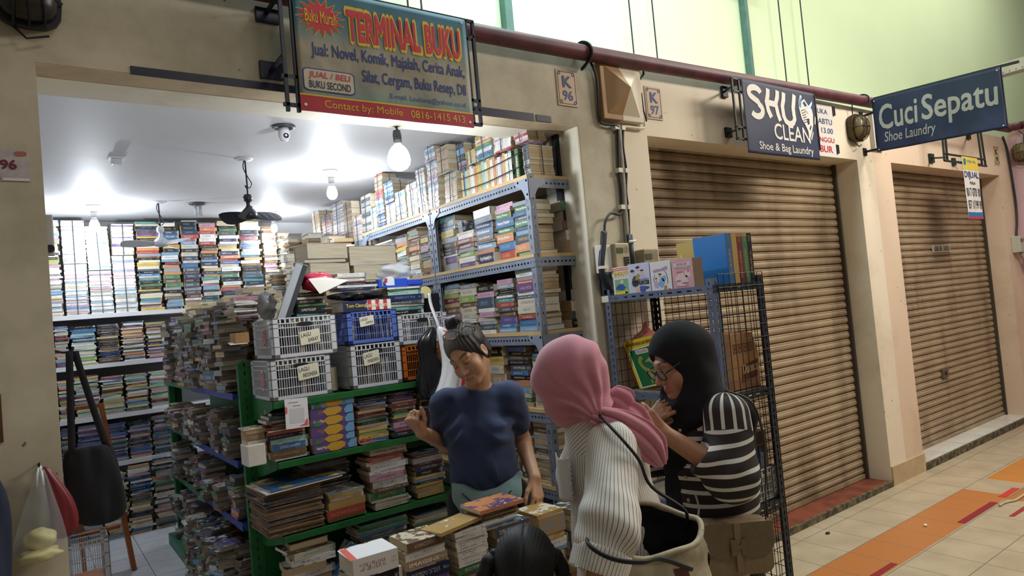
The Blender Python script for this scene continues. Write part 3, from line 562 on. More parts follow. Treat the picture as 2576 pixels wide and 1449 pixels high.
mb = MB(); mb.ball((4.07, -.165, .006), (.02, .012, .006), 10, 6); obj('pebble', mb, M_DARK, label='dark pebble lying on the cream tiles near the red step', cat='pebble')
mb = MB(); mb.tube([(5.20 + .09 * i, -.735 - .012 * i + .012 * math.sin(i * 2.1), .008) for i in range(8)], .008, 6); obj('rope_end', mb, plain('rope', '#bda98a', .8), label='frayed rope end lying across the far orange tiles', cat='rope', smooth=True)
# ------------------------------------------------------------------ shelving
def slotted(name, color, rough=0.45, fill=0.5, half=0.13):
    # painted angle steel whose row of slots is cut through (u across, v in slot pitches)
    m, nt, b = new_mat(name)
    uv = node(nt, 'ShaderNodeUVMap'); s = node(nt, 'ShaderNodeSeparateXYZ'); link(nt, uv.outputs[0], s.inputs[0])
    fr_ = node(nt, 'ShaderNodeMath', operation='FRACT'); link(nt, s.outputs[1], fr_.inputs[0])
    a = node(nt, 'ShaderNodeMath', operation='LESS_THAN'); link(nt, fr_.outputs[0], a.inputs[0]); a.inputs[1].default_value = fill
    d = node(nt, 'ShaderNodeMath', operation='SUBTRACT'); link(nt, s.outputs[0], d.inputs[0]); d.inputs[1].default_value = 0.5
    ab = node(nt, 'ShaderNodeMath', operation='ABSOLUTE'); link(nt, d.outputs[0], ab.inputs[0])
    c = node(nt, 'ShaderNodeMath', operation='LESS_THAN'); link(nt, ab.outputs[0], c.inputs[0]); c.inputs[1].default_value = half
    mu = node(nt, 'ShaderNodeMath', operation='MULTIPLY'); link(nt, a.outputs[0], mu.inputs[0]); link(nt, c.outputs[0], mu.inputs[1])
    inv = node(nt, 'ShaderNodeMath', operation='SUBTRACT'); inv.inputs[0].default_value = 1.0; link(nt, mu.outputs[0], inv.inputs[1])
    link(nt, inv.outputs[0], b.inputs['Alpha'])
    tc = node(nt, 'ShaderNodeTexCoord'); n = node(nt, 'ShaderNodeTexNoise'); n.inputs['Scale'].default_value = 14; n.inputs['Detail'].default_value = 5; link(nt, tc.outputs['Object'], n.inputs['Vector'])
    col = hx(color); link(nt, ramp(nt, n.outputs['Fac'], [(0.35, tuple(x * .8 for x in col)), (0.6, col)]), b.inputs['Base Color'])
    b.inputs['Roughness'].default_value = rough; b.inputs['Metallic'].default_value = 0.15
    return m
def angle(name, a, b, n1, n2, w1, w2, m, parent, pitch=0.05, th=0.003):
    # L-shaped bar from a to b; its legs run along n1 and n2 from the corner
    a, b, n1, n2 = Vector(a), Vector(b), Vector(n1), Vector(n2)
    poly = [(0, 0), (w1, 0), (w1, th), (th, th), (th, w2), (0, w2)]
    mb = MB(); mb.rings([[a + n1 * p + n2 * q for p, q in poly], [b + n1 * p + n2 * q for p, q in poly]])
    me = mb.mesh(name, m); uvl = me.uv_layers.new(name='UVMap'); d = (b - a).normalized()
    for p in me.polygons:
        for li in p.loop_indices:
            P = me.vertices[me.loops[li].vertex_index].co - a
            if abs(p.normal.dot(n2)) > .9 and p.area > (b - a).length * w1 * .6: uv = (P.dot(n1) / w1, P.dot(d) / pitch)
            elif abs(p.normal.dot(n1)) > .9 and p.area > (b - a).length * w2 * .6: uv = (P.dot(n2) / w2, P.dot(d) / pitch)
            else: uv = (0, .9)
            uvl.data[li].uv = uv
    return obj(name, me, m, parent)
M_RACK = slotted('rack_grey_blue', '#7c8698', fill=.42, half=.14); M_RACKH = slotted('rack_beam', '#7c8698', fill=.5, half=.10)
M_PLY = plain('plywood', '#c8a878', .55, noise=.15, scale=8)
def steel_rack(y0, y1, label):
    t = thing('steel_rack', label, 'shelf', (2.33, (y0 + y1) / 2, 0.06))
    for (x, sx) in ((2.122, 1), (2.58, -1)):
        for (yy, s) in ((y0, 1), (y1, -1)): angle('post', (x, yy, .06), (x, yy, 2.295), (sx, 0, 0), (0, s, 0), .038, .04, M_RACK, t)
    for z in (2.275, 1.865, 1.465, 1.065, .675, .25):
        angle('beam', (2.120, y0, z), (2.120, y1, z), (0, 0, -1), (1, 0, 0), .05, .03, M_RACKH, t, .028)
        angle('beam', (2.582, y0, z), (2.582, y1, z), (0, 0, -1), (-1, 0, 0), .05, .03, M_RACKH, t, .028)
        angle('beam', (2.122, y0 - .001, z), (2.58, y0 - .001, z), (0, 0, -1), (0, 1, 0), .05, .03, M_RACKH, t, .028)
        mb = MB(); mb.box((2.117, y0 + .004, z), (2.578, y1 - .004, z + .018)); obj('shelf_board', mb, M_PLY, t)
    for z in (2.275, 1.465):
        for (yy, s) in ((y0, 1), (y1, -1)):
            mb = MB(); k = .115
            mb.prism([(0, 0), (k, 0), (k * .92, -.028), (.062, -.05), (.05, -.062), (.028, -k * .92), (0, -k)], lambda u, v, d: (2.1185 - d, yy + s * u, z + v), 0, .002); obj('corner_gusset', mb, plain('gusset_grey', '#8a93a3', .45, .15), t)
            mb = MB()
            for (u, v) in ((.012, -.012), (.012, -.085), (.085, -.012)): mb.lathe([(.0, 0), (.007, 0), (.006, .004), (0, .005)], (2.1165, yy + s * u, z + v), 8, 'x')
            obj('bolt', mb, plain('bolt_steel', '#b9bcc0', .35, .7), t)
        mb = MB(); k = .11
        mb.prism([(0, 0), (k, 0), (k * .92, -.028), (.062, -.05), (.05, -.062), (.028, -k * .92), (0, -k)], lambda u, v, d: (2.122 + u, y0 - .0025 + d, z + v), 0, .002); obj('corner_gusset', mb, plain('gusset_grey', '#8a93a3', .45, .15), t)
    return t
steel_rack(.105, 1.135, 'grey slotted steel rack of novels just inside the shop opening')
steel_rack(1.145, 2.20, 'grey slotted steel rack deeper in the shop, topped with tied comic bundles')
# wall shelf across the back
t = thing('back_shelf', 'white wall shelving packed with books across the back of the shop', 'shelf', (1.0, 4.0, .06))
M_WS = plain('shelf_white', '#cfcfd2', .5, noise=.05, scale=6)
for z in (1.885, 1.478, 1.055, .665):
    mb = MB(); mb.box((-.25, 3.845, z - .035), (2.1, 4.19, z)); obj('shelf_board', mb, M_WS, t)
mb = MB(); mb.box((-.27, 3.9, .06), (-.25, 4.19, 2.3)); mb.box((2.1, 3.9, .06), (2.12, 4.19, 1.9)); obj('side_panel', mb, M_WS, t)
mb = MB(); mb.box((-.25, 4.18, .06), (2.1, 4.19, 1.9)); obj('back_panel', mb, plain('shelf_back', '#8f8f95', .7), t)
# green gondola shelves
M_GRN = plain('gondola_green', '#1f6b32', .4, .1, noise=.25, scale=12); M_GRNP = slotted('gondola_post', '#236f38', fill=.45, half=.05)
M_BLU = plain('gondola_blue', '#31449a', .45, .1, noise=.25, scale=12); M_GGR = plain('gondola_worn', '#3f7a5a', .5, .1, noise=.35, scale=10)
def gpost(x, y, z1, t):
    mb = MB(); mb.prism([(0, .06), (.065, .06), (.065, z1), (.055, z1 + .03), (.03, z1 + .045), (0, z1 + .02)], lambda u, v, d: (x + u, y + d, v), 0, .035)
    me = mb.mesh('post', M_GRNP); uvl = me.uv_layers.new(name='UVMap')
    for p in me.polygons:
        for li in p.loop_indices:
            P = me.vertices[me.loops[li].vertex_index].co; uvl.data[li].uv = ((P.x - x) / .065, P.z / .045) if abs(p.normal.y) > .9 else (0, .9)
    obj('post', me, M_GRNP, t)
t = thing('gondola_shelf', 'green steel gondola shelf facing the corridor with music crates on top', 'shelf', (1.38, .92, .06))
gpost(.868, 1.06, 1.43, t); gpost(1.87, 1.06, 1.40, t)
mb = MB(); mb.box((.90, 1.065, .10), (1.90, 1.085, 1.38)); obj('back_panel', mb, M_GRN, t)
for z in (1.27, .985, .635, .32):
    mb = MB(); mb.box((.93, .70, z - .028), (1.93, 1.06, z - .008)); mb.box((.93, .695, z - .032), (1.93, .703, z)); obj('shelf_tray', mb, M_GRN, t, bevel=.002)
    for x in (.928, 1.932):
        mb = MB(); mb.prism([(.705, z - .034), (.705, z), (1.06, z + .008), (1.06, z - .115), (.98, z - .105), (.86, z - .075)], lambda u, v, d: (x + d, u, v), -.0015, .0015); obj('shelf_bracket', mb, M_GRN, t)
mb = MB(); mb.box((.925, .83, 1.205), (.9262, .836, 1.225)); obj('price_tab', mb, M_WS, t)
mb = MB(); mb.box((.90, .72, .06), (1.93, 1.06, .14)); obj('base_plinth', mb, M_GRN, t)
t = thing('gondola_shelf', 'green gondola row with blue trays running into the shop, heaped with paperbacks', 'shelf', (1.03, 2.2, .06))
gpost(1.16, 2.19, 1.45, t); gpost(.90, 3.28, 1.40, t)
mb = MB(); mb.box((.87, 3.24, .06), (.91, 3.30, 1.43)); mb.box((1.17, 1.12, .1), (1.19, 3.3, 1.40)); obj('back_panel', mb, M_GRN, t)
for (ya, yb, m, zs) in ((1.115, 2.19, M_BLU, (1.305, .955, .63, .33)), (2.20, 3.28, M_GGR, (1.31, .97, .62, .33))):
    for z in zs:
        mb = MB(); mb.box((.85, ya, z - .03), (1.17, yb, z - .01)); mb.box((.845, ya, z - .034), (.853, yb, z)); obj('shelf_tray', mb, m, t)
mb = MB(); mb.box((.80, 1.115, .06), (1.17, 3.28, .14)); obj('base_plinth', mb, M_GGR, t)
for (yy, zz) in ((3.28, 1.31), (2.2, 1.31), (3.28, .97), (2.2, .63)):
    mb = MB(); mb.prism([(.85, zz - .03), (.85, zz + .01), (1.16, zz + .02), (1.16, zz - .12), (1.0, zz - .09)], lambda u, v, d: (u, yy + d, v), -.002, .002); obj('shelf_bracket', mb, M_GRN, t)
# wire-sided rack standing in the corridor
M_OUT = slotted('rack_blue_grey', '#66728c', fill=.5, half=.11); M_OUTD = slotted('rack_dark', '#30343c', fill=.5, half=.11)
t = thing('wire_rack', 'blue-grey slotted rack with black wire mesh sides standing outside the shop', 'shelf', (2.64, -.37, 0))
RX0, RX1, RY0, RY1 = 2.45, 2.825, -.715, -.03
for (x, sx, yy, s, m) in ((RX0, 1, RY0, 1, M_OUT), (RX0, 1, RY1, -1, M_OUT), (RX1, -1, RY0, 1, M_OUTD), (RX1, -1, RY1, -1, M_OUTD)):
    angle('post', (x, yy, 0.0), (x, yy, 1.665), (sx, 0, 0), (0, s, 0), .038, .038, m, t, .034)
for z in (1.635, 1.14, .62, .15):
    angle('beam', (RX0 - .002, RY0, z), (RX0 - .002, RY1, z), (0, 0, -1), (1, 0, 0), .034, .03, M_OUT, t, .058)
    angle('beam', (RX1 + .002, RY0, z), (RX1 + .002, RY1, z), (0, 0, -1), (-1, 0, 0), .034, .03, M_OUTD, t, .058)
    angle('beam', (RX0, RY0 - .002, z), (RX1, RY0 - .002, z), (0, 0, -1), (0, 1, 0), .036, .03, M_OUTD, t, .058)
    angle('beam', (RX0, RY1 + .002, z), (RX1, RY1 + .002, z), (0, 0, -1), (0, -1, 0), .036, .03, M_OUTD, t, .058)
    mb = MB(); mb.box((RX0 + .004, RY0 + .004, z - .012), (RX1 - .004, RY1 - .004, z - .002)); obj('shelf_board', mb, plain('board_grey', '#8d8578', .6, noise=.15), t)
M_WIRE = plain('wire_black', '#1c1d20', .5, .4)
def mesh_panel(P, w_, h, name, nu, nv):
    mb = MB()
    for i in range(nu + 1): mb.tube([P(w_ * i / nu, 0), P(w_ * i / nu, h)], .0017, 5)
    for j in range(nv + 1): mb.tube([P(0, h * j / nv), P(w_, h * j / nv)], .0017, 5)
    obj(name, mb, M_WIRE, t)
mesh_panel(lambda u, v: (RX0 + .03 + u, RY0 - .006, .05 + v), .335, 1.63, 'mesh_panel', 8, 27)
mesh_panel(lambda u, v: (RX1 + .006, RY0 + .03 + u, .05 + v), .63, 1.60, 'mesh_panel', 14, 27)
mesh_panel(lambda u, v: (RX0 + .03 + u, RY1 + .008, .05 + v), .335, 1.60, 'mesh_panel', 7, 27)
# low table that carries the book piles
t = thing('display_table', 'low wooden table under the book piles in front of the seller', 'table', (1.25, -.40, 0))
M_WOOD = plain('table_wood', '#7b5a3c', .5, noise=.25, scale=6)
mb = MB(); mb.box((.72, -.53, .57), (1.86, -.30, .602)); obj('tabletop', mb, M_WOOD, t, bevel=.004)
for x in (.76, 1.82):
    for yy in (-.50, -.33):
        mb = MB(); mb.box((x - .02, yy - .02, 0), (x + .02, yy + .02, .57)); obj('leg', mb, M_WOOD, t)
# ------------------------------------------------------------------ ceiling fixtures
def bulb(x, y, zt, label, hang=0.0, holder='#e8e6e0', s=1.0, power=20):
    t = thing('light_bulb', label, 'lamp', (x, y, zt))
    mh = plain('holder' + holder, holder, .5)
    mb = MB()
    if hang: mb.tube([(x, y, zt), (x + .004, y, zt - hang)], .006, 8)
    else: mb.lathe([(.0, 0), (.05, 0), (.05, -.012), (.035, -.02), (.028, -.05), (0, -.05)], (x, y, zt), 24)
    z = zt - (hang or .035)
    mb.lathe([(.0, .0), (.018, 0), (.021, -.02), (.020, -.055), (0, -.055)], (x, y, z), 20)
    obj('socket', mb, mh, t, smooth=True)
    z -= .05
    mb = MB(); mb.lathe([(.0, 0), (.014, 0), (.017, -.012), (.026, -.03), (0, -.03)], (x, y, z), 20); obj('cap', mb, plain('bulb_neck', '#d8d8d8', .4), t, smooth=True)
    mb = MB(); mb.lathe([(r_ * s, -z_ * s * (.82 if s > 1.2 else 1)) for r_, z_ in ((0, 0), (.020, 0), (.029, .016), (.0345, .034), (.0365, .052), (.034, .070), (.025, .085), (.010, .0935), (0, .095))], (x, y, z - .028), 28)
    obj('glow_dome', mb, plain('lit_dome', '#ffffff', .4, emit=((.93, .97, 1.0), 22.0)), t, smooth=True)
    d = bpy.data.lights.new('bulb_light', 'POINT'); d.energy = power; d.color = (.86, .93, 1.0); d.shadow_soft_size = .05
    o = bpy.data.objects.new('bulb_light', d); COL.objects.link(o); o.parent = t; o.location = (0, 0, (z - .08 * s - .028) - zt - .05)
    return t
bulb(1.49, .285, 2.5335, 'bare bulb on a black socket hanging behind the bookshop banner', .02, '#2a3238', 1.5, 19)
bulb(1.785, 1.903, 2.70, 'bare ceiling bulb over the steel rack of comic bundles', power=22)
bulb(.467, 3.407, 2.70, 'bare ceiling bulb glaring over the pale bundles on the back shelf', power=22)
bulb(1.88, 3.60, 2.70, 'small bare ceiling bulb behind the dark fan at the back', s=.8, power=12)
t = thing('security_camera', 'white dome security camera on a black ring in the ceiling', 'camera', (1.174, .973, 2.70))
mb = MB(); mb.lathe([(.03, 0), (.062, 0), (.06, -.008), (.05, -.012), (.04, -.006), (0, -.006)], (1.174, .973, 2.70), 28); obj('ceiling_ring', mb, plain('ring_dark', '#4a4b50', .4), t, smooth=True)
mb = MB(); mb.lathe([(0, 0), (.026, 0), (.03, -.02), (.03, -.05), (.022, -.066), (.008, -.074), (0, -.075)], (1.174, .973, 2.69), 24); obj('housing', mb, plain('cam_white', '#e9eaee', .35), t, smooth=True)
mb = MB(); e = Vector((1.176, .947, 2.642)); mb.rings([[e + Vector((.014 * s * math.cos(k * PI / 8), -d, .014 * s * math.sin(k * PI / 8))) for k in range(16)] for d, s in ((0, 1), (.004, 1), (.004, .6), (.002, .2))]); obj('lens', mb, M_DARK, t)
t = thing('ceiling_fixture', 'small square white detector on the shop ceiling near the post', 'detector', (.478, 1.853, 2.70))
mb = MB(); mb.box((.435, 1.81, 2.688), (.521, 1.896, 2.70)); obj('base', mb, plain('cam_white', '#e9eaee', .35), t, bevel=.003)
mb = MB(); mb.box((.45, 1.825, 2.655), (.508, 1.881, 2.688)); obj('body', mb, plain('cam_white', '#e9eaee', .35), t, bevel=.006)
t = thing('emergency_lamp', 'glass emergency tube lamp on a round dark base at the ceiling', 'lamp', (1.174, 3.23, 2.70))
mb = MB(); mb.lathe([(0, 0), (.065, 0), (.065, -.01), (.045, -.016), (0, -.016)], (1.174, 3.23, 2.70), 24); obj('base', mb, plain('ring_dark', '#4a4b50', .4), t, smooth=True)
mb = MB()
for dx in (-.018, .018): mb.tube([(1.174 + dx, 3.23, 2.684), (1.174 + dx, 3.23, 2.60)], .012, 12)
obj('glass_tubes', mb, plain('tube_glass', '#e4ecf2', .15, trans=.5), t, smooth=True)
def fan(x, y, zt, zh, rad, label, mc, blades, tilt, hub, rod=True, rot=0.3):
    t = thing('ceiling_fan', label, 'fan', (x, y, zt))
    m = plain('fan' + mc, mc, .4, .1)
    mb = MB(); mb.lathe([(0, 0), (.05, 0), (.047, -.008), (.02, -.014), (0, -.014)], (x, y, zt), 24); obj('ceiling_rose', mb, plain('cam_white', '#e9eaee', .35), t, smooth=True)
    mb = MB(); mb.tube([(x, y, zt - .01), (x + .002, y, (zt + zh) / 2), (x, y, zh + .11)], .005, 8); mb.tube([(x - .006, y, zt - .01), (x - .014, y, zt - .06), (x + .012, y, zt - .12), (x + .03, y, zt - .16), (x + .012, y, zt - .185), (x - .012, y, zt - .17), (x + .004, y, zt - .2)], .003, 6); obj('rod', mb, M_DARK, t)
    mb = MB(); mb.lathe([(0, .13), (.02, .128), (.028, .112), (.026, .09), (.014, .08), (.012, .06), (.02, .045), (hub * .7, .03), (hub, .01), (hub, -.012), (hub * .8, -.024), (hub * .3, -.03), (0, -.03)], (x, y, zh), 28); obj('motor', mb, m, t, smooth=True)
    for k in range(blades):
        a = rot + 2 * PI * k / blades; d = Vector((math.cos(a), math.sin(a), 0)); n = Vector((-d.y, d.x, 0)); mb = MB()
        def P(u, v, top): return Vector((x, y, zh)) + d * (hub * .6 + (rad - hub * .6) * u) + n * (v * (.022 + .028 * u) ) + Vector((0, 0, v * tilt * .02 + .004 * top - .006))
        us = (0, .25, .5, .75, .93, 1.0); sh = (.7, .9, 1.0, 1.0, .8, .35)
        mb.rings([[P(u, -s, 0), P(u, s, 0), P(u, s, 1), P(u, -s, 1)] for u, s in zip(us, sh)]); obj('blade', mb, m, t)
    return t
fan(1.16, 1.712, 2.70, 2.345, .205, 'small black ceiling fan hanging from a wired rod in the shop', '#23252e', 3, 1.6, .05, rot=.15)
fan(.885, 3.2, 2.70, 2.375, .28, 'white ceiling fan with grey blades before the back bookshelf', '#c9cbd0', 3, 1.0, .055, rot=PI + .05)
t = thing('wall_switch_box', 'pale switch box with a dark knob high on the shop wall by the post', 'switch', (-.26, 1.2, 1.9))
mb = MB(); mb.box((.012, .33, 1.95), (.10, .345, 2.10)); obj('case', mb, plain('switch_white', '#c9c9cc', .5), t, bevel=.004)
mb = MB(); mb.lathe([(0, -.02), (.013, -.02), (.014, 0), (0, 0)], (.086, .331, 1.975), 16, 'y'); obj('knob', mb, M_DARK, t)
# ------------------------------------------------------------------ books
CN = dict(navy='#24305c', black='#17181d', white='#ece9e1', cream='#d3c8ae', darkred='#7d2530', red='#c03a33', yellow='#dcb832', blue='#2f6ea8', lightblue='#6fa3cc', green='#3f7f4b', lime='#8fae4c', purple='#6b4c92',
          orange='#d98540', grey='#9a9da3', slate='#48535f', pink='#d096ae', brown='#7a5a3d', teal='#3d8f8d', tan='#b9976b', paper='#8d7356', mint='#a9d3c0', gold='#c69a3a')
def muted(c):
    g = .3 * c[0] + .55 * c[1] + .15 * c[2]; return tuple((x * .80 + g * .20) * .82 for x in c)
CH = {k: muted(hx(v)) for k, v in CN.items()}
P_MIX = 'navy black white cream darkred red yellow blue lightblue green purple orange grey slate pink brown teal white black cream slate grey navy black tan'.split()
P_DARK = 'navy black slate darkred brown purple green grey black navy teal'.split()
P_PALE = 'white white cream grey lightblue pink white mint yellow'.split()
P_OLD = 'tan paper cream brown grey tan slate'.split()
P_SPINE = 'navy slate darkred purple blue green brown black orange lime teal'.split()
def book_material():
    m, nt, b = new_mat('book')
    def M(op, a, c=None):
        q = node(nt, 'ShaderNodeMath', operation=op)
        for i, v in enumerate((a, c)):
            if v is None: continue
            if isinstance(v, (int, float)): q.inputs[i].default_value = v
            else: link(nt, v, q.inputs[i])
        return q.outputs[0]
    def mix(f, a, c):
        q = node(nt, 'ShaderNodeMix', data_type='RGBA')
        link(nt, f, q.inputs['Factor']) if not isinstance(f, float) else None
        for s, v in (('A', a), ('B', c)):
            if isinstance(v, tuple): q.inputs[s].default_value = c4(v)
            else: link(nt, v, q.inputs[s])
        return q.outputs['Result']
    uv = node(nt, 'ShaderNodeUVMap'); s = node(nt, 'ShaderNodeSeparateXYZ'); link(nt, uv.outputs[0], s.inputs[0]); U, V = s.outputs[0], s.outputs[1]
    c1 = node(nt, 'ShaderNodeAttribute', attribute_name='Col'); c2 = node(nt, 'ShaderNodeAttribute', attribute_name='Col2')
    h = M('MULTIPLY', c2.outputs['Alpha'], 91.0); fU = M('FRACT', U)
    def noise(x, y, z, sc, det=2.0):
        cb = node(nt, 'ShaderNodeCombineXYZ')
        for i, v in enumerate((x, y, z)): link(nt, v, cb.inputs[i])
        n = node(nt, 'ShaderNodeTexNoise'); n.inputs['Scale'].default_value = sc; n.inputs['Detail'].default_value = det; link(nt, cb.outputs[0], n.inputs['Vector']); return n.outputs['Fac']
    isS = M('LESS_THAN', U, 1.0); isC = M('MULTIPLY', M('GREATER_THAN', U, 1.9), M('LESS_THAN', U, 3.0)); isP = M('MULTIPLY', M('GREATER_THAN', U, 3.9), M('LESS_THAN', U, 5.0))
    # spine: strokes that read as lettering, and a band at the foot
    st = M('GREATER_THAN', noise(M('MULTIPLY', fU, 62.0), M('MULTIPLY', V, 5.0), h, 1.0, 1.0), 0.515)
    inV = M('LESS_THAN', M('ABSOLUTE', M('SUBTRACT', V, 0.5)), 0.20)
    e0 = M('ADD', 0.08, M('MULTIPLY', M('FRACT', M('MULTIPLY', h, 3.7)), 0.15)); e1 = M('ADD', 0.55, M('MULTIPLY', M('FRACT', M('MULTIPLY', h, 5.3)), 0.25))
    tt = M('MULTIPLY', M('MULTIPLY', st, inV), M('MULTIPLY', M('GREATER_THAN', fU, e0), M('LESS_THAN', fU, e1)))
    st2 = M('MULTIPLY', M('MULTIPLY', M('GREATER_THAN', noise(M('MULTIPLY', fU, 70.0), M('MULTIPLY', V, 3.0), h, 1.0, 1.0), 0.54), M('LESS_THAN', M('ABSOLUTE', M('SUBTRACT', V, 0.5)), 0.15)), M('GREATER_THAN', fU, 0.83))
    band = M('MULTIPLY', M('GREATER_THAN', fU, 0.93), M('GREATER_THAN', M('FRACT', M('MULTIPLY', h, 7.1)), 0.6))
    spine = mix(M('MULTIPLY', M('MAXIMUM', M('MAXIMUM', tt, st2), band), 0.68), c1.outputs['Color'], c2.outputs['Color'])
    # front cover: patches of a picture
    pic = noise(M('MULTIPLY', fU, 3.0), M('MULTIPLY', V, 2.2), h, 1.4, 4.0)
    cov = mix(M('GREATER_THAN', pic, 0.53), c1.outputs['Color'], c2.outputs['Color']); cov = mix(M('GREATER_THAN', pic, 0.64), cov, (0.75, 0.62, 0.38))
    # page edges
    pl = noise(M('MULTIPLY', fU, 2.0), M('MULTIPLY', V, 60.0), h, 1.0, 3.0)
    pg = node(nt, 'ShaderNodeMix', data_type='RGBA', blend_type='MULTIPLY'); pg.inputs['Factor'].default_value = 1.0; link(nt, c1.outputs['Color'], pg.inputs['A']); link(nt, ramp(nt, pl, [(0.3, (.6, .57, .52)), (0.6, (1, 1, 1))]), pg.inputs['B'])
    col = mix(isS, c1.outputs['Color'], spine); col = mix(isC, col, cov); col = mix(isP, col, pg.outputs['Result'])
    link(nt, col, b.inputs['Base Color']); link(nt, M('ADD', 0.38, M('MULTIPLY', isP, 0.4)), b.inputs['Roughness'])
    return m
M_BOOK = book_material()
class BB:
    # boxes with the book material's attributes
    def __init__(s): s.V = []; s.F = []; s.U = []; s.C = []; s.D = []
    def box(s, x0, x1, y0, y1, z0, z1, reg, col, c2, h, M=None, colf=None):
        # faces: -z +z -y +y -x +x ; reg gives each its region
        o = len(s.V); vs = [(x0, y0, z0), (x1, y0, z0), (x1, y1, z0), (x0, y1, z0), (x0, y0, z1), (x1, y0, z1), (x1, y1, z1), (x0, y1, z1)]
        s.V += [tuple(M @ Vector(v)) for v in vs] if M else vs
        FS = ((3, 2, 1, 0), (4, 5, 6, 7), (0, 1, 5, 4), (2, 3, 7, 6), (3, 0, 4, 7), (1, 2, 6, 5)); e = .0008
        for k, f in enumerate(FS):
            s.F.append(tuple(i + o for i in f)); r = reg[k]; cc = colf[k] if colf else col
            for i in f:
                p = vs[i]; fx = (p[0] - x0) / (x1 - x0); fy = (p[1] - y0) / (y1 - y0); fz = (p[2] - z0) / (z1 - z0)
                a, b_ = (fx, fy) if k < 2 else ((fx, fz) if k < 4 else (fy, fz))
                s.U += [r + e + a * (1 - 2 * e), b_]; s.C += [cc[0], cc[1], cc[2], 1.0]; s.D += [c2[0], c2[1], c2[2], h]
    def mesh(s, name):
        me = bpy.data.meshes.new(name); me.from_pydata(s.V, [], s.F); me.update()
        me.uv_layers.new(name='UVMap').data.foreach_set('uv', s.U)
        for n, d in (('Col', s.C), ('Col2', s.D)): me.color_attributes.new(n, 'FLOAT_COLOR', 'CORNER').data.foreach_set('color', d)
        me.materials.append(M_BOOK); return me
STUFF = BB(); NB = [0]; BOOKS = []
PAGEC = [hx('#d9cfb8'), hx('#c8b592'), hx('#e4ddcd'), hx('#b39a74')]
def contrast(c): return rnd.choice(('white', 'yellow', 'cream', 'white', 'lightblue', 'gold')) if sum(CH[c]) < 1.0 else rnd.choice(('navy', 'black', 'darkred', 'blue', 'teal'))
def axes(out, fore=False):
    o = Vector(out); d = -o; a = Vector((0, 0, 1)).cross(o)      # viewer's right when facing the spine
    if fore: a, d = -a, -d
    return a, d
def add_book(pos, X, Y, Z, L, W, T, col, c2=None, hard=False, label=None, group=None, cat='book', name='book', pages=None, indiv=True, title=None, tcol=None, tr_=(.10, .80)):
    # pos: the spine's bottom middle; X along the spine, Y from spine to fore edge, Z through the thickness
    c = CH[col] if isinstance(col, str) else col; k2 = CH[c2] if isinstance(c2, str) else (c2 or CH[contrast(col)]); h = rnd.random(); pc = pages or rnd.choice(PAGEC)
    M = Matrix((X, Y, Z)).transposed().to_4x4(); M.translation = Vector(pos)
    if not indiv:
        STUFF.box(-L / 2, L / 2, 0, W, 0, T, (2, 2, 0, 4, 4, 4), c, k2, h, M, (c, c, c, pc, pc, pc)); return None
    e, t = (.003, .0025) if hard else (.0004, .0009)
    B = BB(); B.box(-L / 2, L / 2, t, W, 0, t, (2, 6, 6, 6, 6, 6), c, k2, h); B.box(-L / 2, L / 2, t, W, T - t, T, (6, 2, 6, 6, 6, 6), c, k2, h); B.box(-L / 2, L / 2, 0, t, 0, T, (6, 6, 0, 6, 6, 6), c, k2, h)
    o = bpy.data.objects.new(name, B.mesh(name)); COL.objects.link(o); o.matrix_world = M
    tag(o, label, cat, group)
    P = BB(); P.box(-L / 2 + e, L / 2 - e, t, W - e, t, T - t, (4, 4, 4, 4, 4, 4), pc, pc, h); p = bpy.data.objects.new('pages', P.mesh('pages')); COL.objects.link(p); p.parent = o
    if title:
        mb = MB(); text(mb, title, lambda u, v: (-L / 2 + u * L, -.0008, v * T), tr_[0], .30, tr_[1], .72, .02); me = mb.mesh('title', ink('t' + (tcol or 'white'), CN[tcol or 'white'])); q = bpy.data.objects.new('title', me); COL.objects.link(q); q.parent = o
    NB[0] += 1; BOOKS.append(o); return o
ORD = 'first second third fourth fifth sixth seventh eighth ninth tenth eleventh twelfth thirteenth fourteenth fifteenth sixteenth seventeenth eighteenth nineteenth twentieth'.split()
CW = dict(darkred='dark red', lightblue='light blue', paper='browned')
def stack(ident, base, out, L, W, ztop, spec, group, indiv=True, tr=(.014, .036), pf=.12, jit=.008, rot=.05, kind='book', hardp=.2, cat='book', pages=None):
    # a pile lying flat, spines towards out; spec: colour names with weights and titles from the top, or a palette
    x, y, z0 = base; H = ztop - z0; items = []
    if isinstance(spec, str):
        for tok in spec.split():
            c, _, ti = tok.partition(':'); i = len(c.rstrip('0123456789')); items.append((c[:i], float(c[i:] or 2), ti.replace('_', ' ') or None))
        items.reverse(); s = H / sum(i[1] for i in items); items = [(c, w_ * s, ti) for c, w_, ti in items]
    else:
        z = 0
        while z < H - .006:
            T = min(rnd.uniform(*tr), H - z); T = max(T, .006); items.append((rnd.choice(spec), T, None)); z += T
    z = z0; n = len(items)
    for i, (c, T, ti) in enumerate(items):
        fore = (not ti) and rnd.random() < pf
        a, d = axes(out, fore); q = Matrix.Rotation(rnd.uniform(-rot, rot), 3, 'Z'); a = q @ a; d = q @ d
        l = L * (rnd.uniform(.86, 1.0)); w_ = W * rnd.uniform(.88, 1.0)
        p = Vector((x, y, z)) + axes(out)[0] * rnd.uniform(-jit, jit) + Vector(out) * rnd.uniform(-jit * 1.3, 0)
        if fore: p = p - Vector(out) * w_
        k = n - 1 - i; od = 'topmost' if k == 0 else (ORD[k] + ' down' if k < 20 else None)
        lab = '%s %s, %s of %s' % (CW.get(c, c), kind, od or 'low', ident)
        add_book(p, a, d, Vector((0, 0, 1)), l, w_, T - .0006, c, None, rnd.random() < hardp, lab, group, cat, kind.replace(' ', '_'), pages and rnd.choice(pages), indiv, ti)
        z += T
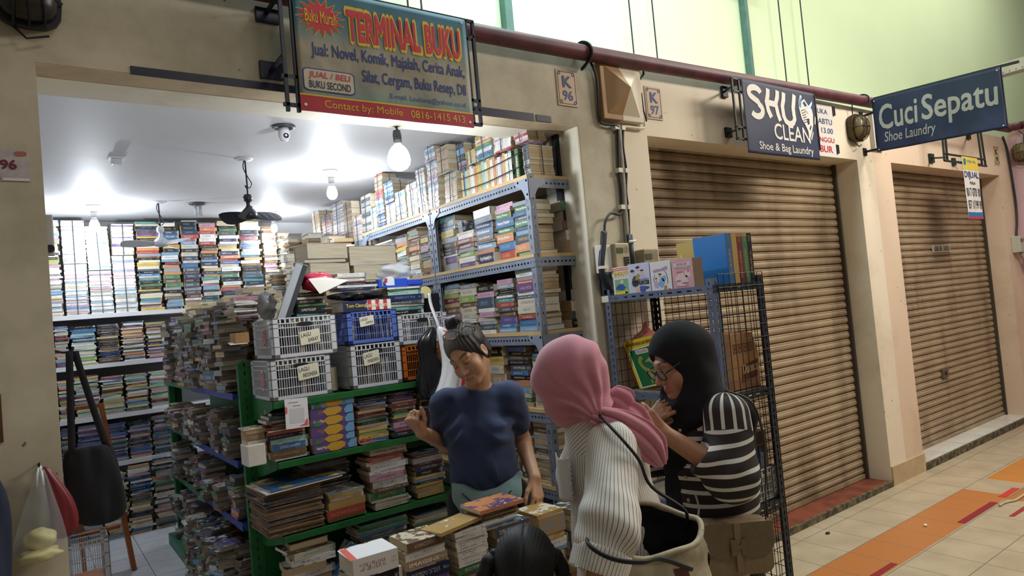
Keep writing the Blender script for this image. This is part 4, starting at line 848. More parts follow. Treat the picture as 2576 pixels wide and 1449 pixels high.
def span_stack(ident, y0, y1, x, z0, ztop, spec, group, **kw):      # on the steel racks: spines towards -x
    stack(ident, (x, (y0 + y1) / 2, z0), (-1, 0, 0), y1 - y0 - .006, kw.pop('W', .15), ztop, spec, group, **kw)
def front_stack(ident, x0, x1, y, z0, ztop, spec, group, **kw):    # spines towards the corridor
    stack(ident, ((x0 + x1) / 2, y, z0), (0, -1, 0), x1 - x0 - .006, kw.pop('W', .16), ztop, spec, group, **kw)
Z1, Z2, Z3, Z4 = 1.884, 1.484, 1.084, .694
G = 'novels on the upper rack shelf'
R_ = 'rack shelf under ply top'
span_stack('innermost pile, ' + R_, .905, 1.09, 2.15, Z1, 2.225, 'teal3 slate3 blue2 yellow4 grey3 black3 black2 black2 white1 purple4 grey4', G, pf=0)
span_stack('second innermost pile, ' + R_, .695, .895, 2.145, Z1, 2.10, 'cream2 white2 darkred3:ALLEGIANT darkred3:ALLEGIANT grey2 lime3:INSURGENT white3:DEAR_NOBODY purple3', G, pf=0)
span_stack('middle pile, ' + R_, .480, .685, 2.14, Z1, 2.20, 'white4 slate3 navy3:City_of_Lost_Souls blue3:Eldest brown3:City_of_Bones slate1 lightblue3:Eldest orange2 navy5:City_of_Heavenly_Fire', G, pf=0)
span_stack('second outermost pile, ' + R_, .300, .472, 2.145, Z1, 2.19, 'pink2 pink2 green3:Harry_Potter blue4:Harry_Potter green3:Harry_Potter orange4:Harry_Potter blue4 red4', G, pf=0)
span_stack('outermost pile, ' + R_, .125, .292, 2.14, Z1, 2.175, 'grey2 green3:Harry_Potter blue2 slate2 green3:Harry_Potter slate2 lightblue2 slate4 orange4 lime2', G, pf=0)
a, d = axes((-1, 0, 0)); add_book((2.16, .83, 2.105), Vector((0, .12, .99)), Vector((1, 0, 0)), Vector((0, .99, -.12)), .14, .12, .05, 'slate', 'grey', True, 'dark thick book leaning upright on the piles of the upper rack shelf', G)
G = 'novels on the middle rack shelf'; R_ = 'rack shelf above seller'
for i, (y0, y1, zt, nm) in enumerate(((.92, 1.12, 1.80, 'innermost pile'), (.735, .915, 1.785, 'second innermost pile'), (.540, .730, 1.765, 'middle pile'), (.350, .530, 1.78, 'second outermost pile'), (.125, .340, 1.825, 'outermost pile'))):
    span_stack(nm + ', ' + R_, y0, y1, 2.145, Z2, zt, ('lightblue2 cream2 lime2 darkred2 tan2 brown3 pink2 cream2 darkred3 grey2', 'grey2 cream3 lime3 brown2 cream3 cream2 white2 navy3 white2', 'black4 pink3 slate6 white2 pink3 cream2 grey2 slate3 white2', 'pink2 grey2 black1 black1 black1 white1 teal2 red2 slate2 brown2 purple3 blue2 lightblue2', 'mint3 white2 grey2 red2:Eating_Italia purple4 white2 slate2 cream4 cream4 yellow1 red2 blue4 lightblue3')[i], G, pf=0)
G = 'novels on the low rack shelf'; R_ = 'rack shelf behind seller'
for i, (y0, y1, zt, nm) in enumerate(((.50, .68, 1.44, 'third pile'), (.27, .47, 1.45, 'middle pile'), (.125, .255, 1.40, 'outer pile'))):
    span_stack(nm + ', ' + R_, y0, y1, 2.145, Z3, zt, ('white2 black3 yellow3 cream3 tan4 brown3 grey3', 'black2 navy2 blue2 black2 slate2 black2 slate3 blue2 black2 orange3 lightblue3 cream2 green2 cream2', 'black2 blue1 green1 slate2 lime2 navy3 orange2 red2 grey2 cream2')[i], G, pf=0.1)
for y0, y1, zt in ((.70, .88, 1.42), (.90, 1.12, 1.40)): span_stack('', y0, y1, 2.145, Z3, zt, P_MIX, None, indiv=False)
G = 'worn paperbacks beside the rack post'
span_stack('worn pile on the rack behind the seller arm', .115, .295, 2.14, Z4, 1.05, P_OLD, G, pf=.6, tr=(.014, .028), hardp=0)
span_stack('', .31, .43, 2.145, Z4, .92, P_MIX, None, indiv=False); span_stack('', .45, .62, 2.145, Z4, 1.0, P_OLD, None, indiv=False)
for y0 in (.12, .31, .5, .7, .9): span_stack('', y0, y0 + .17, 2.14, .27, rnd.uniform(.5, .62), P_MIX, None, indiv=False)
# seen through the end of the rack
G = 'books at the open end of the rack'
for (x0, x1, z0, zt, sp) in ((2.36, 2.50, Z1, 2.17, 'green3 red3 brown3 white3 tan4'), (2.36, 2.55, Z2, 1.76, 'tan5 grey4 cream4 slate3 black3'), (2.38, 2.56, Z3, 1.42, 'black3 slate2 navy3 purple2 black3 navy3 black3')):
    front_stack('%s pile in rack end by ivory jamb' % {Z1: 'high', Z2: 'middle', Z3: 'low'}[z0], x0, x1, .14, z0, zt, sp, G, pf=0, indiv=False)
# second rack unit
span_stack('', 1.25, 1.36, 2.145, Z1, 2.15, P_MIX, None, indiv=False)
for y0, y1, zt in ((1.37, 1.53, 2.22), (1.55, 1.72, 2.2), (1.75, 2.1, 2.19)): span_stack('', y0, y1, 2.145, Z1, zt, P_MIX, None, indiv=False)
for z0 in (Z2, Z3):
    for y0 in (1.18, 1.36, 1.54, 1.74, 1.95): span_stack('', y0, y0 + .17, 2.145, z0, z0 + rnd.uniform(.27, .35), P_MIX, None, indiv=False)
# ---- standing row and bundles on the rack's ply top
ZT = 2.294
def standing(ident, y, n, out_x, z, hr, cols, group, tr=(.010, .022), W=.13):
    for i in range(n):
        T = rnd.uniform(*tr); hgt = rnd.uniform(*hr); c = rnd.choice(cols); y -= T
        od = ORD[i] if i < 20 else None
        add_book((out_x + rnd.uniform(0, .006), y, z + hgt / 2), Vector((0, 0, 1)), Vector((1, 0, 0)), Vector((0, 1, 0)), hgt, W, T - .0005, c, None, False, 'thin %s book, %s from inner end, %s' % (CW.get(c, c), od, ident), group)
    return y
yy = standing('strapped standing row on the rack top', .785, 20, 2.15, ZT, (.155, .175), ['white', 'white', 'cream', 'white', 'yellow', 'pink', 'mint', 'white', 'lightblue', 'orange'], 'standing books on the rack top', (.020, .030))
add_book((2.15, .208, ZT + .08), Vector((0, 0, 1)), Vector((1, 0, 0)), Vector((0, 1, 0)), .163, .15, .03, 'green', 'gold', False, 'green book with a gold top band closing the standing row on the rack top', 'standing books on the rack top', title='FIGHTING')
mb = MB()
for z in (ZT + .045, ZT + .115): mb.tube([(2.135, .80, z), (2.133, .5, z - .006), (2.135, .22, z + .01), (2.16, .19, z + .02), (2.3, .185, z + .02)], .003, 6)
obj('book_strap', mb, M_DARK, label='dark strap tied around the standing row of books on the rack top', cat='strap')
def bundle(label, x0, x1, y0, y1, z0, z1, cols, group, tr=(.009, .014), out='x', string='#3d4a52', pg=None, nstr=1):
    # tied pile of comics: one body whose layers are the volumes, and the string round it
    t = thing('comic_bundle', label, 'bundle', ((x0 + x1) / 2, (y0 + y1) / 2, z0), group)
    B = BB(); z = z0; base = Vector(t.location); lean = (rnd.uniform(-.012, .012), rnd.uniform(-.012, .012)); prev = None
    while z < z1 - .003:
        T = min(rnd.uniform(*tr), z1 - z); c = CH[rnd.choice(cols)]; pc = pg or rnd.choice(PAGEC[:2]); h = rnd.random(); f = (z - z0) / (z1 - z0)
        ox, oy = lean[0] * f + rnd.uniform(-.003, .003), lean[1] * f + rnd.uniform(-.003, .003); k2 = CH['navy'] if sum(c) > 1.2 else CH['white']
        sp, s4 = (0, 4) if out != 'p' else (4, 4); colf = [c, c, pc, pc, c, pc]; reg = [2, 2, 4, 4, sp, 4]
        if out == 'y': colf = [c, c, c, pc, pc, pc]; reg = [2, 2, 0, 4, 4, 4]
        if out == 'p': colf = [c, c, pc, pc, pc, pc]
        B.box(x0 + ox - base.x, x1 + ox - base.x, y0 + oy - base.y, y1 + oy - base.y, z - base.z, z + T - base.z, reg, c, k2, h, None, colf); z += T
    # weld the layers into one body
    me = B.mesh('volumes'); o = bpy.data.objects.new('volumes', me); COL.objects.link(o); o.parent = t
    mb = MB(); e = .009
    for k in range(nstr):
        for xm, ym in (((x0 + x1) / 2, None), (None, (y0 + y1) / 2 + (k - (nstr - 1) / 2) * .06)):
            if xm is not None: mb.tube([(xm, y0 - e, z0 + .003), (xm + lean[0], y0 - e + lean[1], z1 + .002), (xm + lean[0], y1 + e + lean[1], z1 + .002), (xm, y1 + e, z0 + .003)], .0028, 5, sm=False)
            else: mb.tube([(x0 - e, ym, z0 + .003), (x0 - e + lean[0], ym + lean[1], z1 + .002), (x1 + e + lean[0], ym + lean[1], z1 + .002), (x1 + e, ym, z0 + .003)], .0028, 5, sm=False)
    obj('string', mb, plain('string' + string, string, .6), t)
    return t
GB = 'tied comic bundles on top of the racks'
PAST = ['white', 'white', 'lightblue', 'grey', 'white', 'pink']
for args in (
    ('striped colourful bundle lying on the standing row, beside the grey-white one', 2.15, 2.27, .44, .595, ZT + .18, 2.615, ['orange', 'blue', 'yellow', 'white', 'lime', 'teal']),
    ('white and pink bundle lying on the standing row behind the green book', 2.15, 2.27, .262, .425, ZT + .18, 2.58, ['white', 'pink', 'white', 'yellow', 'red', 'white']),
    ('pink bundle in the corner above the green book by the jamb', 2.17, 2.29, .135, .25, ZT + .19, 2.555, ['pink', 'red', 'pink', 'white']),
    ('pale bundle under the striped one at the end of the standing row', 2.15, 2.26, .61, .69, ZT + .18, 2.56, ['cream', 'yellow', 'cream']),
    ('spiral bound grey bundle standing alone beside the ivory jamb', 2.16, 2.32, .125, .178, ZT, 2.455, ['slate', 'grey', 'slate']),
    ('dark striped bundle at the inner end of the standing row', 2.15, 2.25, .715, .80, 2.45, 2.62, ['navy', 'red', 'lightblue', 'black']),
    ('tall brown-edged bundle next to the plastic wrapped brown pack', 2.15, 2.27, .915, 1.05, 2.49, 2.66, ['tan', 'paper', 'tan']),
    ('brown pack wrapped in clear plastic on the rack top', 2.15, 2.27, .845, .985, ZT, 2.48, ['teal', 'tan', 'tan', 'tan']),
    ('tall pale bundle with brown page edges and a dark strap', 2.145, 2.30, 1.06, 1.19, ZT, 2.60, PAST), ('small pale bundle set on the tall strapped one', 2.15, 2.28, 1.07, 1.20, 2.605, 2.69, PAST),
    ('white bundle in the middle of the second rack top', 2.15, 2.28, 1.21, 1.325, ZT, 2.585, PAST), ('white plastic wrapped bundle beside the tall pale ones', 2.15, 2.28, 1.34, 1.49, ZT, 2.52, PAST),
    ('glossy wrapped bundle with pale spines on the second rack top', 2.15, 2.27, 1.51, 1.66, ZT, 2.50, PAST), ('small blue and white bundle near the glossy wrapped ones', 2.15, 2.27, 1.69, 1.83, 2.45, 2.60, ['lightblue', 'blue', 'white', 'navy']),
    ('lilac and white bundle leaning by the striped red one', 2.15, 2.27, 1.68, 1.83, ZT, 2.445, ['white', 'purple', 'grey', 'white']), ('narrow bundle below the striped red one', 2.15, 2.26, 1.85, 1.97, ZT, 2.46, ['lightblue', 'white', 'navy', 'blue']),
    ('red and orange striped bundle high on the second rack', 2.15, 2.26, 1.86, 1.99, 2.465, 2.69, ['red', 'orange', 'blue', 'white', 'red']), ('pale yellowed bundle beyond the striped red one', 2.15, 2.27, 2.0, 2.10, ZT, 2.47, ['cream', 'white', 'lightblue'])):
    bundle(*args, GB)
for i, (y0, y1, z1) in enumerate(((2.12, 2.29, 2.59), (2.31, 2.45, 2.46), (2.47, 2.64, 2.60), (2.66, 2.90, 2.64), (2.92, 3.14, 2.58), (3.16, 3.34, 2.65))):
    bundle('%s comic bundle in the inner corner, %s past second rack' % (('grey', 'white', 'brown', 'white', 'dark', 'cream')[i], ORD[i]), 2.16, 2.30, y0, y1, 2.20 if i > 0 else ZT, z1, (['slate', 'grey', 'cream'], PAST, ['tan', 'paper'], PAST, ['red', 'black', 'darkred'], ['cream', 'tan'])[i], GB)
mb = MB(); mb.box((2.13, 2.22, .06), (2.16, 3.6, 2.19)); mb.box((2.16, 2.22, 2.17), (2.58, 3.6, 2.19)); obj('cupboard', mb, M_WS, label='pale cupboard front in the inner corner behind the steel racks', cat='cupboard')
for y0 in np.arange(2.24, 3.5, .17): span_stack('', float(y0), float(y0) + .16, 1.98, .06, rnd.uniform(2.0, 2.35), P_OLD + PAST, None, indiv=False, tr=(.02, .04), pf=.5, rot=.12)
# ---- back wall shelves
def back(x0, x1, z0, zt, pal, **kw): front_stack('', x0, x1, 3.86, z0, zt, pal, None, indiv=False, W=.16, **kw)
BR = ['white', 'white', 'white', 'cream', 'lightblue', 'pink', 'white', 'grey']
GK = 'pale tied bundles on the top of the back shelf'
for i, (x0, x1, z1, cs) in enumerate(((.27, .425, 2.30, BR), (.44, .60, 2.24, BR), (.615, .775, 2.36, BR), (.27, .43, 2.655, BR), (.44, .60, 2.61, BR), (.615, .775, 2.63, ['white', 'purple', 'white', 'cream']))):
    lo = i < 3
    bundle('%s bundle, %s from the post, back shelf under glaring bulb' % ('lower pale' if lo else 'upper pale', ('first', 'second', 'third')[i % 3]), x0, x1, 3.86, 4.0, 1.886 if lo else (2.305, 2.245, 2.365)[i - 3], z1, cs, GK, out='y')
for x0, x1, zt, pal in ((.13, .255, 2.665, BR + ['lime', 'black']), (-.06, .12, 2.6, P_MIX), (.79, .975, 2.65, P_MIX + ['red', 'yellow', 'lightblue'])): back(x0, x1, 1.886, zt, pal, tr=(.012, .026))
for x0, x1, zt in ((.985, 1.13, 2.655), (1.14, 1.285, 2.665), (1.29, 1.445, 2.645), (1.45, 1.63, 2.66), (1.64, 1.83, 2.66)): back(x0, x1, 1.886, zt, P_MIX + ['black', 'navy', 'cream', 'white'], tr=(.018, .04), rot=.09, jit=.012)
for i, z0 in enumerate((1.479, 1.056, .666)):
    zz = z0
    for j, (x0, x1) in enumerate(((-.08, .165), (.175, .272), (.28, .462), (.465, .633), (.637, .812), (.818, .98))):
        pal = [['lime', 'blue', 'lightblue', 'black', 'white', 'mint'], ['black', 'slate', 'black', 'brown'], ['lightblue', 'purple', 'grey', 'pink', 'navy', 'cream'], ['lime', 'purple', 'navy', 'white', 'yellow', 'lightblue']][(j * 1 if i == 0 else rnd.randrange(4)) % 4 if j > 1 or i else 0]
        if i == 0: pal = (P_MIX, P_MIX, ['lime', 'blue', 'lightblue', 'black', 'white', 'mint', 'lightblue'], ['black', 'slate', 'black', 'navy', 'brown'], ['lightblue', 'purple', 'grey', 'orange', 'navy', 'cream'], ['lime', 'purple', 'navy', 'white', 'yellow', 'pink'])[j]
        elif i == 2: pal = ['navy', 'slate', 'blue', 'grey', 'purple', 'pink', 'black', 'teal']
        else: pal = ['purple', 'white', 'orange', 'lightblue', 'yellow', 'lime', 'grey', 'cream', 'darkred', 'mint']
        back(x0, x1, z0, z0 + rnd.uniform(.30, .345), pal, tr=(.009, .018))
for x0, x1, zt in ((.30, .43, .45), (.44, .60, .58), (.61, .78, .62), (.79, .95, .64)): front_stack('', x0, x1, 3.80, .06, zt, P_OLD + P_MIX, None, indiv=False, tr=(.012, .03), rot=.1, jit=.015)
DIM = [hx('#8d8272'), hx('#7d7364'), hx('#a09684'), hx('#6f6a66')]  # darker page tones: plastic wrap and shade of the inner row put into colour
for x0, x1, zt in ((1.84, 1.98, 2.62), (1.99, 2.11, 2.55)): back(x0, x1, 1.886, zt, P_OLD + PAST, tr=(.012, .03), pf=.4)
for k, (x0, x1, y_, zt) in enumerate(((1.74, 1.89, 3.35, 2.12), (1.90, 2.04, 3.30, 2.46), (2.05, 2.12, 3.2, 2.3), (1.80, 1.95, 3.02, 2.25), (1.96, 2.11, 2.98, 2.42), (1.62, 1.76, 3.1, 1.95))):
    front_stack('', x0, x1, y_, .06, zt, P_OLD * 2 + ['cream', 'grey', 'white'], None, indiv=False, tr=(.012, .03), pf=.5, rot=.12, W=.14)
# ---- gondola row running inwards (spines towards -x), heaped
for ya, yb in ((1.13, 2.18), (2.22, 3.26)):
    for z0, zt, mess in ((1.308, 1.80, .30), (.958, 1.25, .25), (.632, .90, .22), (.332, .57, .3), (.14, .29, .2)):
        y = ya + (.07 if ya < 1.5 else 0)
        while y < yb - .08:
            w_ = rnd.uniform(.11, .17); top = zt - rnd.uniform(0, .10) - (.06 if z0 < 1 else 0)
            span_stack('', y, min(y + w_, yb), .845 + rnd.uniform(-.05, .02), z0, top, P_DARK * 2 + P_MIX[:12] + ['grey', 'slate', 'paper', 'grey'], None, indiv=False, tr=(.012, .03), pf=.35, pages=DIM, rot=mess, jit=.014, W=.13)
            y += w_ + rnd.uniform(.0, .02)
y = 1.24
while y < 3.2:
    w_ = rnd.uniform(.13, .18); span_stack('', y, y + w_, .99 + rnd.uniform(-.02, .03), 1.308, 1.84 + rnd.uniform(-.06, .05), P_OLD + ['cream', 'tan', 'grey', 'white'], None, indiv=False, tr=(.015, .035), pf=.6, rot=.3, jit=.02, W=.13); y += w_
y = 1.25
while y < 2.3:      # paperbacks spilled over the foot of the row
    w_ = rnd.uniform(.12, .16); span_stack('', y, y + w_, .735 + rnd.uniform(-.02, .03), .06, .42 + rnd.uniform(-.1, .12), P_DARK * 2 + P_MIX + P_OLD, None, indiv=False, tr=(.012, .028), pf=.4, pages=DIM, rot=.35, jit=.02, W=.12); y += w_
# ------------------------------------------------------------------ front gondola
F1, F2, F3, F4 = .986, .636, .321, .142
G = 'books on the upper green shelf'
front_stack('left-end pile, upper green shelf', .90, 1.095, .715, F1, 1.215, 'black2 slate2 brown2 black1 cream1 darkred2 cream1 red2 navy3 mint3 blue4 brown4 white2', G, pf=0, jit=.02)
front_stack('', .80, .90, .74, F1, 1.16, P_OLD + ['white'], None, indiv=False, W=.11)
mb = MB(); mb.box((.80, .72, F1), (.885, .84, 1.085)); obj('paper_box', mb, plain('box_white', '#d5d0c6', .6, noise=.1), label='crumpled white box sticking out at the end of the upper green shelf', cat='box', bevel=.005)
zz = F1
for i, T in enumerate((.045, .036, .05, .045, .045, .04)):
    o = add_book((1.222 + rnd.uniform(-.006, .006), .712, zz), Vector((1, 0, 0)), Vector((0, 1, 0)), Vector((0, 0, 1)), .222, .16, T - .0008, 'purple' if i not in (5,) else 'lightblue', 'orange', False, 'picture-spined purple and orange volume, %s of the set beside the white card' % ('lowest', 'second up', 'third up', 'fourth up', 'fifth up', 'topmost')[i], 'purple volume set on the green shelf', title='Harry Potter' if i in (0, 3) else None, tr_=(.05, .36))
    for nm, c, pts in (('spine_picture', 'gold', [(-.03, .05), (.01, .02), (.045, .3), (.05, .7), (.03, .97), (-.025, .95), (-.05, .6)]), ('spine_picture', 'lightblue', [(.065, .05), (.108, .05), (.108, .95), (.08, .95), (.06, .5)]), ('spine_leaves', 'green', [(.06, .05), (.10, .05), (.09, .45), (.075, .3)] if i % 2 == 0 else [(-.10, .05), (-.06, .05), (-.07, .5), (-.09, .7)])):
        mb = MB(); mb._add([(u, -.0012 - .0004 * len(nm) / 10, v * T) for u, v in pts], [tuple(range(len(pts)))]); me = mb.mesh(nm, plain('art_' + c, CN[c], .4)); q = bpy.data.objects.new(nm, me); COL.objects.link(q); q.parent = o
    zz += T
front_stack('topmost books over the purple set', 1.12, 1.33, .72, zz + .0005, 1.262, 'black2 darkred2', G, pf=0)
front_stack('thin-spine pile past the purple set, upper green shelf', 1.345, 1.525, .712, F1, 1.225, 'black2 slate1 navy2 lightblue1 cream1 brown2 tan2 darkred2 brown1 purple1 green2 black2 tan2 cream1 yellow2 lime2 yellow3 blue2 white1', G, pf=0)
front_stack('pile by the seller fist, upper green shelf', 1.54, 1.70, .72, F1, 1.225, 'navy2 black1 purple2 tan1 darkred2 brown2 black1 green1 lime1 yellow1 purple2 pink3 blue1 red1 navy3', G, pf=0)
for x0, x1 in ((1.72, 1.90),): front_stack('', x0, x1, .73, F1, 1.2, P_DARK, None, indiv=False, tr=(.008, .016))
G = 'books on the middle green shelf'
front_stack('white-spined pile, middle green shelf', 1.39, 1.615, .712, F2, .965, 'cream2 cream3 darkred1 red2 white2 white3 white2 pink3 white4 brown2 green4 cream1 cream1 cream1 cream2', G, pf=0, jit=.014)
front_stack('red and yellow pile, middle green shelf', 1.155, 1.365, .725, F2, .775, 'grey1 yellow1 tan2 gold3 red4 lime1', G, pf=0)
front_stack('dark pile behind seller hip, middle green shelf', 1.65, 1.84, .73, F2, .88, 'slate1 darkred1 grey2 darkred1 navy2 black2 gold1 lightblue1 black1 gold1 tan2 gold2', G, pf=0)
front_stack('', 1.10, 1.36, .88, F2, .95, P_DARK, None, indiv=False, tr=(.008, .014))
# old magazines
GM = 'old magazines on the middle green shelf'
z = F2
for i in range(26):
    T = rnd.uniform(.007, .010); a = Matrix.Rotation(rnd.uniform(-.05, .05), 3, 'Z') @ Vector((1, 0, 0))
    add_book((1.0 + rnd.uniform(-.012, .012), .715 + rnd.uniform(0, .02), z), a, Vector((0, 0, 1)).cross(a), Vector((0, 0, 1)), .27, .30, T - .0005, rnd.choice(['brown', 'paper', 'brown', 'slate']), 'tan', False, 'browned magazine in the thick pile under the bright comic sheet', GM, 'magazine', 'magazine', hx('#7d6248')); z += T
for i, (c, dx, dz) in enumerate((('white', .03, .006), ('blue', .05, .014))):
    a = Matrix.Rotation(.05, 3, 'Z') @ Vector((1, 0, .02)).normalized(); add_book((1.02 + dx, .69, z + dz), a, Vector((0, 0, 1)).cross(a), a.cross(Vector((0, 0, 1)).cross(a)), .38, .30, .006, c, 'gold', False, ('white folded magazine under the bright blue comic sheet', 'bright blue and orange comic lying on the browned magazine pile')[i], 'comics on the magazine pile', 'magazine', 'magazine')
G = 'books on the lowest green shelf'
front_stack('cream pile, lowest green shelf', .95, 1.17, .70, F3, .585, 'tan2 brown1 cream2 white2 cream2 cream2 white2 paper2 cream2', G, pf=.2, jit=.02, rot=.1)
front_stack('', 1.30, 1.6, .73, F3, .58, P_DARK, None, indiv=False, tr=(.01, .018)); front_stack('', 1.62, 1.9, .73, F3, .55, P_DARK + P_OLD, None, indiv=False, tr=(.01, .018))
a = Vector((.6, .05, .8)).normalized(); d = Vector((0, 1, 0)); d = (d - a * d.dot(a)).normalized()
add_book((1.22, .66, .42), a, d, a.cross(d), .22, .15, .02, 'blue', 'white', False, 'blue picture book leaning against the cream pile on the lowest shelf', G)
for x in (.95, 1.15, 1.35, 1.55, 1.73): front_stack('', x, x + .18, .70, F4, .28, P_MIX, None, indiv=False)
# payment card in its clear stand (its code square left blank)
t = thing('payment_card', 'white payment card in a clear stand propped before the purple volumes', 'card', (1.04, .69, 1.14))
fr = frame((.972, .668, 1.138), (.110, -.002, -.004), (.006, .014, .140))
mb = MB(); mb.prism([(0, 0), (1, 0), (1, 1), (0, 1)], fr, -.002, 0); obj('card', mb, plain('card_white', '#dcdadf', .35), t)
mb = MB(); mb._add([fr(u, v, .0006) for u, v in ((0, .48), (.10, .54), (.10, .72), (0, .76))], [(0, 1, 2, 3)]); mb._add([fr(u, v, .0006) for u, v in ((.55, .05), (.96, .05), (.96, .30), (.86, .22), (.80, .12))], [(0, 1, 2, 3, 4)]); obj('red_corner', mb, plain('coral', '#d0605a', .4), t)
mb = MB(); mb._add([fr(u, v, .0006) for u, v in ((.18, .18), (.82, .18), (.82, .66), (.18, .66))], [(0, 1, 2, 3)]); obj('blank_square', mb, plain('pale_square', '#c4c4c8', .4), t)
mb = MB()
for (a, b, v) in ((.16, .58, .86), (.34, .68, .74)): mb._add([fr(u, w_, .0006) for u, w_ in ((a, v), (b, v), (b, v + .02), (a, v + .02))], [(0, 1, 2, 3)])
obj('print_line', mb, plain('print_grey', '#6a6a72', .5), t)
t = thing('scissors', 'orange-handled scissors lying before the thin-spine pile on the green shelf', 'scissors', (1.37, .70, .99))
mb = MB()
for s in (0, .035): mb.tube([(1.355 + s + .016 * math.cos(k * PI / 6), .698, 1.008 + .014 * math.sin(k * PI / 6)) for k in range(13)], .004, 6)
obj('handles', mb, plain('handle_orange', '#c9602c', .4), t); mb = MB(); mb.bar((1.40, .70, 1.0), (1.49, .705, .99), .008, .003); obj('blade', mb, plain('bolt_steel', '#b9bcc0', .35, .7), t)
# ------------------------------------------------------------------ music crates
def crate(x0, x1, y0, y1, z0, z1, color, label, slot=True, alpha=.85):
    m = plain('crate' + color, color, .35, alpha=alpha); t = thing('plastic_crate', label, 'crate', ((x0 + x1) / 2, y0, z0)); e = .028
    mb = MB()
    for x in (x0, x1):
        for y in (y0, y1):
            sx, sy_ = (1 if x == x0 else -1), (1 if y == y0 else -1)
            mb.box((x, y, z0), (x + sx * e, y + sy_ * .004, z1)); mb.box((x, y, z0), (x + sx * .004, y + sy_ * e * 1.6, z1))
    for z, h in ((z1 - .006, .006), (z1 - .03, .005), (z0, .02)):
        for y in (y0, y1 - .004): mb.box((x0, y, z), (x1, y + .004, z + h))
        for x in (x0, x1 - .004): mb.box((x, y0, z), (x + .004, y1, z + h))
    mb.box((x0, y0, z0), (x1, y1, z0 + .004)); obj('frame', mb, m, t)
    mb = MB(); H = z1 - z0; n = int((x1 - x0 - 2 * e) / .0115)
    for i in range(n + 1):
        x = x0 + e + (x1 - x0 - 2 * e) * i / n; mb.box((x - .0014, y0 + .001, z0 + .02), (x + .0014, y0 + .004, z1 - .03)); mb.box((x - .0014, y1 - .004, z0 + .02), (x + .0014, y1 - .001, z1 - .03))
        if i % 2: mb.box((x - .004, y0 + .001, z1 - .026), (x + .004, y0 + .004, z1 - .005))
    n = int((y1 - y0 - .09) / .0125)
    for i in range(n + 1):
        y = y0 + .045 + (y1 - y0 - .09) * i / n; mb.box((x0 + .001, y - .0014, z0 + .02), (x0 + .004, y + .0014, z1 - .005)); mb.box((x1 - .004, y - .0014, z0 + .02), (x1 - .001, y + .0014, z1 - .005))
    for f in (.28, .52, .74):
        z = z0 + H * f; mb.box((x0, y0, z), (x1, y0 + .004, z + .004)); mb.box((x0, y1 - .004, z), (x1, y1, z + .004)); mb.box((x0, y0, z), (x0 + .004, y1, z + .004)); mb.box((x1 - .004, y0, z), (x1, y1, z + .004))
    obj('lattice', mb, m, t)
    if slot:
        xm = (x0 + x1) / 2; mb = MB(); f = frame((xm - .038, y0 - .0005, z1 - .048), (.076, 0, 0), (0, 0, .022)); mb._add([f(*p) for p in rrect(0, 0, 1, 1, .35)], [tuple(range(24))]); obj('handle_slot', mb, M_DARK, t)
    return t
M_CARD = plain('label_card', '#e2dcc4', .55, noise=.05, scale=30); M_PEN = ink('pen', '#2a2c38')
def card(t, x0, z0, x1, z1, y, w1, w2, tilt=.0):
    f = frame((x0, y - .003, z0), (x1 - x0, 0, tilt), (-tilt * .3, 0, z1 - z0)); mb = MB(); mb.prism(rrect(0, 0, 1, 1, .08), f, 0, .0012); c = obj('label_card', mb, M_CARD, t)
    mb = MB(); g = lambda u, v: f(u, v, .002)
    text(mb, w1, g, .07, .58, .56, .86); text(mb, w2, g, .24 if len(w2) > 7 else .40, .16, .92, .44); obj('handwriting', mb, M_PEN, c)
CDM = None
def cases(x0, x1, y, z, label, group, n):
    global CDM
    if CDM is None:
        CDM = []
        for c in ('#3a3d46', '#c9c4ba', '#6d6a70', '#8a7a6a', '#4b5a70'):
            mb = MB(); mb.box((-.0048, 0, 0), (.0048, .125, .142)); CDM.append(mb.mesh('cd_case', plain('case' + c, c, .25)))
    for i in range(n):
        o = bpy.data.objects.new('cd_case', CDM[rnd.randrange(5)]); COL.objects.link(o); o.location = (x0 + .008 + (x1 - x0 - .016) * (i + .5) / n, y, z); o.rotation_euler = (0, rnd.uniform(-.08, .08), 0); tag(o, label, 'CD case', group)
CY0, CY1 = .735, 1.05
t = crate(.93, 1.228, .705, CY1, 1.272, 1.468, '#d7d9dd', 'milky white crate with an Indonesia label, beneath the Barat crate'); card(t, 1.06, 1.355, 1.165, 1.425, .705, 'LAGU', 'INDONESIA', .012)
cases(.95, 1.21, .72, 1.278, 'CD case standing in the lower milky crate of Indonesian songs', 'CD cases in the Indonesia crate', 20)
t2 = crate(.955, 1.272, .705, CY1, 1.472, 1.668, '#dcdee2', 'milky white crate with a Barat label stacked uppermost at the shelf end'); card(t2, 1.085, 1.525, 1.185, 1.592, .705, 'LAGU', 'BARAT', .012)
cases(.975, 1.255, .72, 1.478, 'CD case standing in the upper milky crate of Western songs', 'CD cases in the Barat crate', 21)
for tt, x, z, c in ((t, .93, 1.37, '#b5606a'), (t2, .955, 1.575, '#b23340')):
    f = frame((x - .002, .88, z - .05), (0, -.075, 0), (0, 0, .10)); mb = MB(); mb._add([f(.5 + .5 * math.cos(k * PI / 12), .5 + .5 * math.sin(k * PI / 12), .0005) for k in range(24)], [tuple(range(24))]); s_ = obj('round_sticker', mb, plain('sticker_pale', '#d9d5d2', .4), tt)
    mb = MB(); mb._add([f(.5 + .42 * math.cos(k * PI / 12), .5 + .42 * math.sin(k * PI / 12), .0012) for k in range(24)], [tuple(range(24))]); obj('sticker_face', mb, plain('sticker' + c, c, .4), s_)
    mb = MB(); text(mb, 'XXL', lambda u, v: f(.30 + .4 * v, .25 + .5 * u, .0019), 0, .2, 1, .8, .03); obj('sticker_word', mb, WHT, s_)
